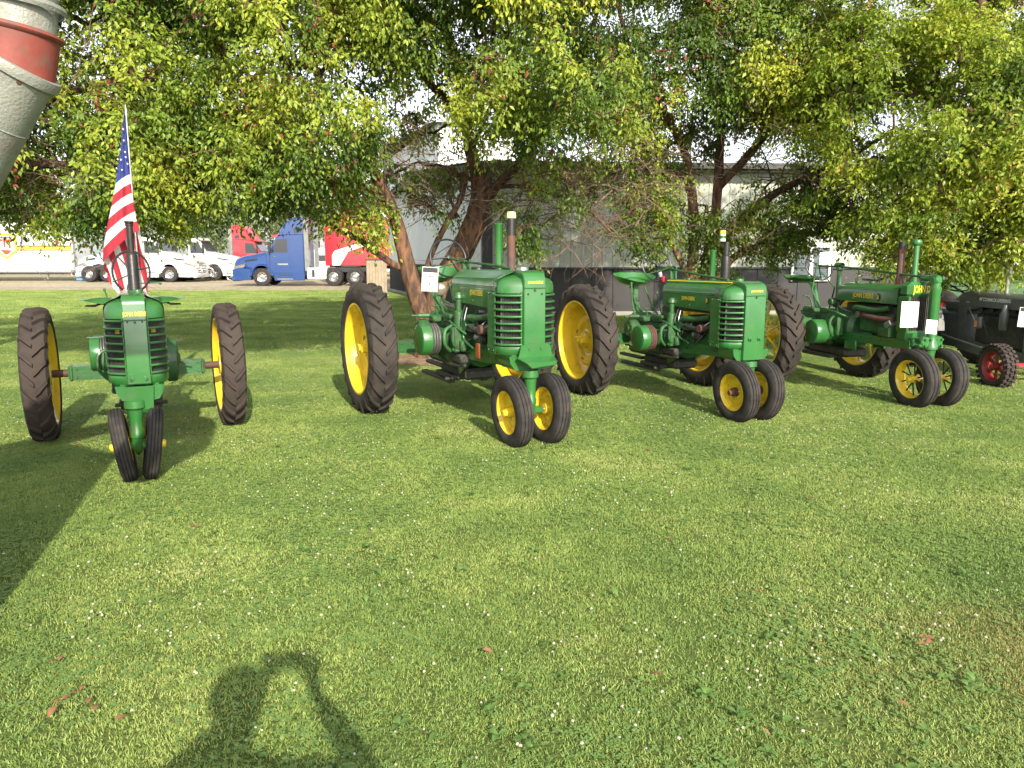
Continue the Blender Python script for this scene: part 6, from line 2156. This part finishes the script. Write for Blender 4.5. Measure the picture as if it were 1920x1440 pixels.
    mb = MB().m('black_iron'); ring(mb, (0, -.08, 1.26), (0, -.35, .94), .22, .013, 48)
    for q in range(4): mb.tube([(0, -.08, 1.25), (.21 * math.cos(q * 1.571), -.08 + .20 * math.sin(q * 1.571), 1.25 + .07 * math.sin(q * 1.571))], .008, 6)
    mb.tube([(0, -.08, 1.25), (0, -.45, 1.12)], .016, 8)
    mb.build('steering_wheel', root, smooth=40)
    mb = MB().m('black_iron')
    vs, fs = [], []
    for v_ in range(7):
        for u_ in range(17):
            a, r_ = 6.28319 * u_ / 16, v_ / 6
            vs.append((math.cos(a) * r_ * .22, .50 + math.sin(a) * r_ * .18, 1.02 + .08 * r_ ** 3 * (1 + .6 * math.sin(a))))
    for v_ in range(6):
        for u_ in range(16): fs.append((v_ * 17 + u_, v_ * 17 + u_ + 1, (v_ + 1) * 17 + u_ + 1, (v_ + 1) * 17 + u_))
    mb.add(vs, fs); mb.build('seat', root, smooth=60)
    mb = MB().m('black_iron'); mb.tube([(0, .2, .8), (0, .45, .86), (0, .5, 1.0)], .02, 8, smooth=4); mb.build('seat_support', root)
    mb = MB().m(C); mb.box((0, .35, .38), (.6, .5, .04)); mb.build('platform', root)
    return root
T5 = grey_tractor()

# dark green machine under a dark canopy further right behind the grey tractor
mc = thing('parked_implement', 'dark green machine with a black canopy, in shade behind the grey tractor', 'farm machine', (10.4, 17.5, 0), R(-10))
mb = MB().m('black_iron'); mb.loft([[(-2.2, y, z) for y, z in ((-.6, 1.15), (.6, 1.15), (.6, 1.2), (-.6, 1.2))], [(-1.2, y, z) for y, z in ((-.8, 1.5), (.8, 1.5), (.8, 1.58), (-.8, 1.58))], [(.3, y, z) for y, z in ((-.8, 1.55), (.8, 1.55), (.8, 1.63), (-.8, 1.63))]])
mb.build('canopy', mc, smooth=30)
mb = MB().m('green_cast'); mb.box((.2, 0, .85), (2.6, 1.0, .7), b=.06); mb.box((1.2, 0, 1.35), (1.0, .9, .35), b=.05); mb.build('body', mc, smooth=30)
mb = MB().m('green_cast')
for x in (-1.0, -.4, .2): mb.tube([(x, -.55, .6), (x + .5, -.55, 1.5)], .03, 6); mb.tube([(x + .5, -.55, .6), (x, -.55, 1.5)], .03, 6)
mb.build('lattice', mc)
for s in (-1, 1):
    wheel_small(mc, -.9, s * .6, .5, .25, s, rimm='red_wheel'); wheel_small(mc, 1.2, s * .6, .5, .25, s, rimm='red_wheel')

# ------------------------------------------------------------------ papers and small things on the tractors
def board(name, label, cat, c, w, h, yaw, lean=0.0, roll=0.0, group=None, kind='plain'):
    o = thing(name, label, cat, c, 0, group)
    o.rotation_euler = (lean, roll, yaw)
    mb = MB().m('paper'); mb.box((0, 0, 0), (w, .004, h), b=.0015); p = mb.build('sheet', o, smooth=0)
    if kind == 'table':
        mb = MB().m('ink'); mb.box((0, -.003, h * .385), (w * .90, .002, h * .20))
        for z in (h * .21, h * .13, -h * .18): mb.box((0, -.0026, z), (w * .90, .002, .008))
        mb.box((0, -.0026, -h * .16), (.008, .002, h * .62))
        for x in (-w * .45, w * .45): mb.box((x, -.0026, 0), (.005, .002, h * .94))
        for z in (-h * .47,): mb.box((0, -.0026, z), (w * .9, .002, .006))
        tag(mb.build('printed_table', o, smooth=0), kind='stuff')
        mb = MB().m('ink_grey')
        r_ = random.Random(5)
        for (x0, z0) in ((-.40, .06), (.08, .06), (-.40, -.24), (.08, -.24)):
            for q in range(2): mb.box((w * (x0 + .13 + r_.uniform(-.02, .02)), -.0026, h * (z0 - q * .07)), (w * r_.uniform(.16, .26), .002, .010))
        mb.m('white_paint').box((0, -.0032, h * .41), (w * .25, .001, .008))
        tag(mb.build('printed_lines', o, smooth=0), kind='stuff')
    elif kind == 'lines':
        mb = MB().m('ink_grey')
        for q, ww in enumerate((.5, .62, .4, .55)): mb.box((w * .02 * q, -.003, h * (.28 - q * .17)), (w * ww, .002, .006))
        tag(mb.build('faint_writing', o, smooth=0), kind='stuff')
    return o
PG = 'paper signs on the tractors'
board('paper_sign', 'information sheet with a black header and ruled boxes, left of the steel headlight', 'sign', W(806, 524, 8.0), .165, .252, R(8), R(4), R(4), PG, 'table')
board('paper_sign', 'large blank white sign against the radiator of the spoked wheel tractor', 'sign', W(1705.5, 590, 8.68), .255, .29, R(20), R(-2), R(2), PG, 'plain')
board('paper_sign', 'small tilted white card on the front steering post', 'sign', W(1746.5, 613, 8.55), .18, .155, R(24), R(-3), R(6), PG, 'lines')
board('paper_sign', 'white card tied to a steering wheel above the seat, in front of the window blinds', 'sign', W(1552, 484, 10.85), .27, .17, R(18), R(4), R(-3), PG, 'lines')
board('paper_sign', 'information sheet on the dark grey tractor, cut by the right edge', 'sign', W(1919, 595, 10.25), .19, .26, R(22), 0, R(5), PG, 'table')

tg = thing('hang_tag', 'red and white tag hanging from the steering wheel of the striped tractor', 'tag', W(1240, 519, 9.8), 0)
mb = MB().m('paper'); mb.box((-.01, 0, .03), (.035, .003, .06), rot=(0, R(-18), 0)); mb.build('paper_half', tg, smooth=0)
mb = MB().m('red_paint'); mb.box((.022, -.002, -.03), (.05, .012, .07), rot=(0, R(-10), 0), b=.01); mb.build('red_half', tg, smooth=0)
mb = MB().m('steel'); mb.tube([(0, 0, .06), (-.02, .02, .10)], .002, 5); mb.build('string', tg)

# upside down drink can on the exhaust of the third tractor
pe = at_tractor(T3, None, (.12 * .95, -1.40 * .97, (1.55 + .44) * .945))
can = thing('drink_can', 'white and yellow drink can upside down on top of the exhaust', 'can', pe, .3)
mb = MB().m('white_paint'); mb.lathe([(.032, 0), (.033, .004), (.033, .075), (.0331, .076)], 24)
mb.m('yellow_decal').lathe([(.0332, .075), (.0332, .105), (.031, .118)], 24)
mb.m('steel').lathe([(.031, .118), (.027, .124), (.022, .118), (0, .116)], 24)
mb.m('green_cast').lathe([(.0334, .030), (.0334, .062)], 24, None)
mb.build('can_body', can, smooth=40)

# ------------------------------------------------------------------ flag behind the seat of the first tractor
mat('flag_red', (0.40, 0.025, 0.045), 0.8, transl=.35)
mat('flag_white', (0.66, 0.65, 0.65), 0.8, transl=.35)
mat('flag_blue', (0.03, 0.05, 0.22), 0.8, transl=.3)
fp = Vector((-3.99, 8.3, 0))
fl = thing('flag', 'striped American flag hanging folded from its pole at the back of the first tractor', 'flag', fp, 0)
mb = MB().m('steel'); mb.tube([(0, 0, 1.0), (0, 0, 3.16)], .011, 10); mb.m('white_paint').tube([(0, 0, 3.16), (0, 0, 3.26)], [.011, .004], 8)
mb.build('pole', fl, smooth=40)
ex_, ey_ = Vector((.905, .425, 0)), Vector((-.425, .905, 0))
def PX(x, y, d=0.0):
    """photo pixel to local point in the hanging plane of the flag, d = depth offset"""
    u, v = (x - 960) / 1442, (720 - y) / 1442
    r_ = Vector((u, math.cos(_th) + v * math.sin(_th), -math.sin(_th) + v * math.cos(_th)))
    o_ = Vector((0, 0, 1.72))
    t = (fp - o_).dot(ey_) / r_.dot(ey_)
    p = o_ + r_ * t - fp
    return p + ey_ * d
def lerp(a, b_, t): return a + (b_ - a) * t
def curve1(tab, t):
    ks = [k for k, _ in tab]; return float(np.interp(t, ks, [v for _, v in tab]))
mb = MB()
nS, nT = 16, 78
vs = []
for j in range(nT + 1):
    t = j / nT
    yr = lerp(204, 432, t)
    xr = curve1([(0, 234), (.5, 244), (.75, 250), (.9, 255), (1, 262)], t)
    wl = curve1([(0, 1), (.12, 6), (.3, 14), (.54, 28), (.75, 45), (.9, 60), (1, 70)], t)
    dp = curve1([(0, 2), (.3, 8), (.54, 18), (.8, 33), (1, 62)], t)
    for i in range(nS + 1):
        s_ = i / nS
        x = xr - wl * s_
        y = yr + dp * s_ ** 1.35
        d = -.05 * math.sin(s_ * 3.1416 * .9) * (0.3 + t) + .014 * math.sin(s_ * 15 + t * 5) * (.3 + t)
        vs.append(PX(x, y, d))
base = len(mb.v)
mb.v.extend([tuple(p) for p in vs])
for j in range(nT):
    st_ = int((j / nT) * 13)
    for i in range(nS):
        a = j * (nS + 1) + i
        m_ = 'flag_blue' if st_ < 7 else ('flag_white' if (st_ % 2) else 'flag_red')
        mb.m(m_)
        mb.f.append((a, a + 1, a + nS + 2, a + nS + 1)); mb.mi.append(mb.cur)
# the fly falling below, stripes running down across the fold
stripes = ['flag_white', 'flag_red', 'flag_white', 'flag_red', 'flag_white', 'flag_red', 'flag_white', 'flag_red']
Sx = [(262, 425), (256, 430), (244, 436), (232, 444), (221, 452), (211, 463), (202, 476), (195, 490), (194, 505)]
Ex = [(271, 470), (276, 512), (277, 556), (268, 562), (252, 562), (238, 561), (226, 556), (210, 537), (199, 522)]
nB, sub_ = 14, 4
rows = []
for q in range(8 * sub_ + 1):
    a = q / sub_
    i0 = min(int(a), 7); fr_ = a - i0
    S_ = (lerp(Sx[i0][0], Sx[i0 + 1][0], fr_), lerp(Sx[i0][1], Sx[i0 + 1][1], fr_))
    E_ = (lerp(Ex[i0][0], Ex[i0 + 1][0], fr_), lerp(Ex[i0][1], Ex[i0 + 1][1], fr_))
    row = []
    for k in range(nB + 1):
        t = k / nB
        x = lerp(S_[0], E_[0], t) + 5 * math.sin(t * 3.1416) * (a / 8 - .3)
        y = lerp(S_[1], E_[1], t)
        row.append(PX(x, y, .05 + .05 * math.sin(t * 3.1) - .03 * math.cos(a * 1.1) + .012 * math.sin(a * 4 + t * 3)))
    rows.append(row)
o_ = len(mb.v)
for row in rows: mb.v.extend([tuple(p) for p in row])
for q in range(8 * sub_):
    mb.m(stripes[q // sub_])
    for k in range(nB):
        a = o_ + q * (nB + 1) + k
        mb.f.append((a, a + 1, a + nB + 2, a + nB + 1)); mb.mi.append(mb.cur)
cloth = mb.build('cloth', fl, smooth=80, fix=False)
for (x, y) in ((232.3, 265), (225, 282), (234.5, 286.5), (221, 300), (227, 301), (239.3, 308.5), (219, 317), (231, 244), (229, 320), (236, 296)):
    mb = MB().m('flag_white')
    P_ = []
    for k in range(10):
        a = math.pi / 2 + k * math.pi / 5; rr = .0145 if k % 2 == 0 else .006
        P_.append((rr * math.cos(a) * .8, rr * math.sin(a)))
    c = PX(x, y, -.075)
    mb.prism(P_, 0, .002, plane_mat(tuple(c), tuple(ex_), (0, 0, 1)))
    mb.build('star', fl, smooth=0)

# ------------------------------------------------------------------ threshing machine at the left edge
mat('galvanised', (0.31, 0.32, 0.285), 0.55, .25, col2=(0.23, 0.24, 0.21), scale=9, dirt=(.24, .20, .15), dirt_amt=.35, dirt_scale=14, bump=.35, bscale=110)
mat('band_red', (0.19, 0.042, 0.030), 0.6, col2=(0.24, 0.05, 0.035), scale=9, dirt=(.12, .08, .06), dirt_amt=.35, dirt_scale=20, bump=.1)
th_ = thing('threshing_machine', 'old galvanised threshing machine whose spout with a red band hangs into the upper left corner', 'farm machine', (-3.53, 1.7, 0), 0)
mb = MB().m('galvanised')
mb.box((-.45, -.45, 1.72), (3.9, 1.5, 1.7), b=.03)
mb.loft([[(x, y, 2.56) for x, y in ((-2.3, -1.1), (1.45, -1.1), (1.45, .25), (-2.3, .25))], [(x, y, 2.85) for x, y in ((-1.9, -.9), (1.1, -.9), (1.1, .05), (-1.9, .05))]])
mb.box((.6, .35, 1.3), (.9, .25, 1.0), b=.03)
mb.build('body', th_, smooth=30)
mb = MB().m('band_red')
for x in (-1.9, -.9, .1, 1.1): mb.box((x, .315, 1.62), (.07, .03, 1.48))
mb.build('ribs', th_, smooth=0)
for (x, y, r_) in ((-1.7, .35, .42), (.9, .35, .50), (-1.7, -1.2, .42), (.9, -1.2, .50)):
    mb = MB().m('red_wheel')
    mb.lathe([(r_, -.07), (r_, .07), (r_ - .02, .07), (r_ - .02, -.07)], 36, axis_y(0, 0, 0), closed=True)
    mb.lathe([(0, .10), (.06, .10), (.07, -.08), (0, -.08)], 16, axis_y(0, 0, 0))
    for q in range(10):
        a = q * .6283; mb.tube([(0, 0, 0), ((r_ - .01) * math.cos(a), 0, (r_ - .01) * math.sin(a))], .013, 6)
    mb.build('wheel', th_, loc=(x, y, r_), smooth=40)
mb = MB().m('band_red'); mb.tube([(-2.0, .42, 1.0), (-.8, .44, 1.9)], .012, 6)
mb.lathe([(.28, -.03), (.30, 0), (.28, .03)], 28, axis_y(-.8, .42, 1.9)); mb.lathe([(.15, -.03), (.17, 0), (.15, .03)], 24, axis_y(.2, .42, 1.2)); tag(mb.build('pulleys', th_, smooth=40), kind='stuff')
# spout: auger head, elbow, red band, long tapered pipe
def WL(x, y, Y): return W(x, y, Y) - Vector((-3.53, 1.7, 0))
Ysp = 2.6
cA = WL(22, -60, Ysp); cB = WL(30, 58, Ysp); cC = WL(26, 114, Ysp); cD = WL(-128, 415, Ysp)
def tubeR(mb, a, b_, ra, rb, n=40, thick=.0):
    mb.tube([a, b_], [ra, rb], n, cap=False)
mb = MB().m('galvanised')
up1 = WL(-40, -260, Ysp)
P_ = [WL(-700, -420, 2.3), WL(-330, -330, 2.45), up1, WL(22, -80, Ysp), WL(28, 84, Ysp)]
mb.tube(P_, [.13, .13, .13, .122, .112], 36, cap=False, smooth=8)
mb.tube([WL(-700, -420, 2.3), Vector((.3, -.2, 2.6))], [.14, .2], 24, cap=False)
mb.lathe([(.132, -.012), (.137, 0), (.132, .012)], 40, Matrix.Translation(WL(34, 10, Ysp)) @ Matrix.Rotation(R(6), 4, 'Y'))
sp = mb.build('auger_pipe', th_, smooth=40)
ax_ = (cD - cC).normalized()
Mq = lambda p: Matrix.Translation(p) @ (-ax_).to_track_quat('Z', 'Y').to_matrix().to_4x4()
mb = MB().m('band_red')
axb = (cC - cB).normalized()
Mb = Matrix.Translation(cC) @ (-axb).to_track_quat('Z', 'Y').to_matrix().to_4x4()
mb.lathe([(.118, -.06), (.122, .03), (.124, .078), (.133, .083), (.137, .090), (.133, .098), (.120, .102)], 48, Mb)
mb.build('red_band', th_, smooth=40)
mb = MB().m('galvanised')
mb.lathe([(.125, .026), (.142, .024), (.146, .010), (.144, -.008), (.134, -.014), (.128, -.05), (.122, -.6), (.118, -.62), (.116, -.6)], 48, Mq(cC - ax_ * -.02))
mb.m('rust_iron')
for a in (-2.3, -.9, 2.2):
    mb.lathe([(0, .008), (.008, .006), (.010, 0)], 10, Mq(cC + ax_ * .035) @ Matrix.Rotation(a, 4, 'Z') @ Matrix.Translation((.129, 0, 0)) @ Matrix.Rotation(R(90), 4, 'Y'))
mb.m('galvanised').tube([Mq(cC + ax_ * .2) @ Vector((.127 * math.cos(a), .127 * math.sin(a), -.0)) for a in [6.2832 * q / 40 for q in range(41)]], .003, 6, cap=False)
mb.build('spout', th_, smooth=40)

# ------------------------------------------------------------------ the person taking the picture
mat('skin', (0.45, 0.27, 0.19), 0.55)
mat('shirt', (0.20, 0.25, 0.33), 0.85, bump=.2, bscale=20)
mat('trousers', (0.05, 0.06, 0.09), 0.85)
mat('shoe', (0.03, 0.028, 0.026), 0.6)
mat('hair', (0.06, 0.04, 0.03), 0.7, bump=.5, bscale=80)
ph = thing('phone', 'black mobile phone held up in front of the face', 'phone', (0, -.018, 1.71), 0)
mb = MB().m('black_plastic'); mb.box((0, 0, 0), (.158, .008, .075), b=.003); mb.build('phone_body', ph)
mb = MB().m('truck_glass'); mb.box((0, -.0045, 0), (.15, .001, .069)); mb.build('screen', ph)

def person():
    root = thing('person', 'person in a blue grey shirt holding up a phone, standing where the picture is taken', 'person', (-.13, -.36, 0), 0)
    J = {}
    V_, E_, Rr = [], [], []
    def j(name, p, r_, par=None):
        J[name] = len(V_); V_.append(p); Rr.append(r_)
        if par is not None: E_.append((J[par], J[name]))
    j('pelvis', (0, 0, .98), (.165, .125))
    j('waist', (0, 0, 1.14), (.175, .13), 'pelvis')
    j('chest', (0, .0, 1.33), (.195, .135), 'waist')
    j('upper', (0, .0, 1.46), (.13, .10), 'chest')
    j('neck', (.01, .02, 1.55), (.065, .065), 'upper')
    j('head1', (.01, .05, 1.63), (.082, .090), 'neck')
    j('head2', (.01, .06, 1.71), (.080, .098), 'head1')
    j('head3', (.01, .05, 1.785), (.058, .072), 'head2')
    for s, n in ((1, 'r'), (-1, 'l')):
        j('sh' + n, (s * .17, .02, 1.46), (.066, .066), 'upper')
        el = (.52, .04, 1.37) if s > 0 else (-.36, .10, 1.27)
        j('ua' + n, ((s * .17 + el[0]) / 2, .08, (1.46 + el[2]) / 2), (.08, .08), 'sh' + n)
        j('el' + n, el, (.07, .07), 'ua' + n)
        wr = (.235, .30, 1.60) if s > 0 else (.03, .30, 1.60)
        j('fa' + n, tuple((a + b_) / 2 for a, b_ in zip(el, wr)), (.055, .055), 'el' + n)
        j('wr' + n, wr, (.027, .024), 'fa' + n)
        pm = (.225, .335, 1.665) if s > 0 else (.04, .335, 1.665)
        j('pa' + n, pm, (.040, .018), 'wr' + n)
        # fingers behind and under the phone
        for f_, (dx, l) in enumerate(((-.03, .070), (-.01, .080), (.01, .075), (.028, .062))):
            b0 = (pm[0] + dx, pm[1] + .008, pm[2] + .03)
            j('f%d%s' % (f_, n), b0, (.0095, .0095), 'pa' + n)
            j('g%d%s' % (f_, n), (b0[0] - s * .008, b0[1] + .022, b0[2] + l * .35), (.0085, .0085), 'f%d%s' % (f_, n))
            j('h%d%s' % (f_, n), (b0[0] - s * .022, b0[1] + .012, b0[2] + l * .6), (.0075, .0075), 'g%d%s' % (f_, n))
        j('t1' + n, (pm[0] - s * .04, pm[1] - .018, pm[2] + .01), (.012, .012), 'pa' + n)
        j('t2' + n, (pm[0] - s * .055, pm[1] - .022, pm[2] + .04), (.009, .009), 't1' + n)
        j('hip' + n, (s * .10, 0, .90), (.105, .11), 'pelvis')
        j('th' + n, (s * .115, .01, .70), (.085, .09), 'hip' + n)
        j('kn' + n, (s * .125, .02, .50), (.060, .062), 'th' + n)
        j('ca' + n, (s * .13, -.005, .34), (.056, .060), 'kn' + n)
        j('an' + n, (s * .14, -.01, .11), (.038, .042), 'ca' + n)
        j('fo' + n, (s * .15, .05, .05), (.045, .035), 'an' + n)
        j('to' + n, (s * .165, .15, .035), (.042, .026), 'fo' + n)
    me = bpy.data.meshes.new('body')
    me.from_pydata(V_, E_, [])
    o = bpy.data.objects.new('body', me); COL.objects.link(o)
    o.modifiers.new('skin', 'SKIN')
    for i, r_ in enumerate(Rr):
        me.skin_vertices[0].data[i].radius = r_
    me.skin_vertices[0].data[0].use_root = True
    ss = o.modifiers.new('sub', 'SUBSURF'); ss.levels = 2; ss.render_levels = 2
    dg = bpy.context.evaluated_depsgraph_get()
    m2 = bpy.data.meshes.new_from_object(o.evaluated_get(dg))
    bpy.data.objects.remove(o); bpy.data.meshes.remove(me)
    m2.name = 'body'
    for q in ('skin', 'shirt', 'trousers', 'shoe'): m2.materials.append(MATS[q])
    for p in m2.polygons:
        c = p.center
        p.use_smooth = True
        p.material_index = 3 if c.z < .085 else (2 if c.z < 1.02 else (0 if (c.z > 1.555 and abs(c.x) < .12 and c.y < .2) or (c.y > .20) else 1))
    b_ = bpy.data.objects.new('body', m2); COL.objects.link(b_); b_.parent = root
    mb = MB().m('hair')
    vs, fs = [], []
    for u in range(13):
        for v in range(20):
            a, e = 6.2832 * v / 20, math.pi * .62 * u / 12
            fr_ = max(0, math.sin(a))
            e *= 1 - .45 * fr_
            vs.append((  .01 + .110 * math.sin(e) * math.cos(a), .045 + .118 * math.sin(e) * math.sin(a), 1.725 + .115 * math.cos(e)))
    for u in range(12):
        for v in range(20): fs.append((u * 20 + v, (u + 1) * 20 + v, (u + 1) * 20 + (v + 1) % 20, u * 20 + (v + 1) % 20))
    mb.add(vs, fs); mb.build('hair', root, smooth=70)
    mb = MB().m('skin')
    mb.loft([[(.01 + x * w, y, z) for x in (-1, 1)] + [(.01, y2, z)] for z, w, y, y2 in ((1.665, .016, .145, .168), (1.69, .012, .15, .166), (1.72, .008, .15, .156))])
    for s in (-1, 1):
        mb.lathe([(0, .012), (.018, .008), (.022, 0), (.012, -.01)], 12, Matrix.Translation((.01 + s * .088, .05, 1.69)) @ Matrix.Rotation(R(90) * s, 4, 'Y') @ Matrix.Scale(1.5, 4, (1, 0, 0)))
    mb.build('face_features', root, smooth=70)
    for s in (-1, 1):
        mb = MB().m('paper'); mb.lathe([(0, .012), (.008, .009), (.012, 0)], 12, axis_y(.01 + s * .03, .142, 1.715, 1)); e_ = mb.build('eye', root)
    mb = MB().m('band_red'); mb.box((.01, .146, 1.635), (.045, .012, .010), b=.004); mb.build('mouth', root)
person()
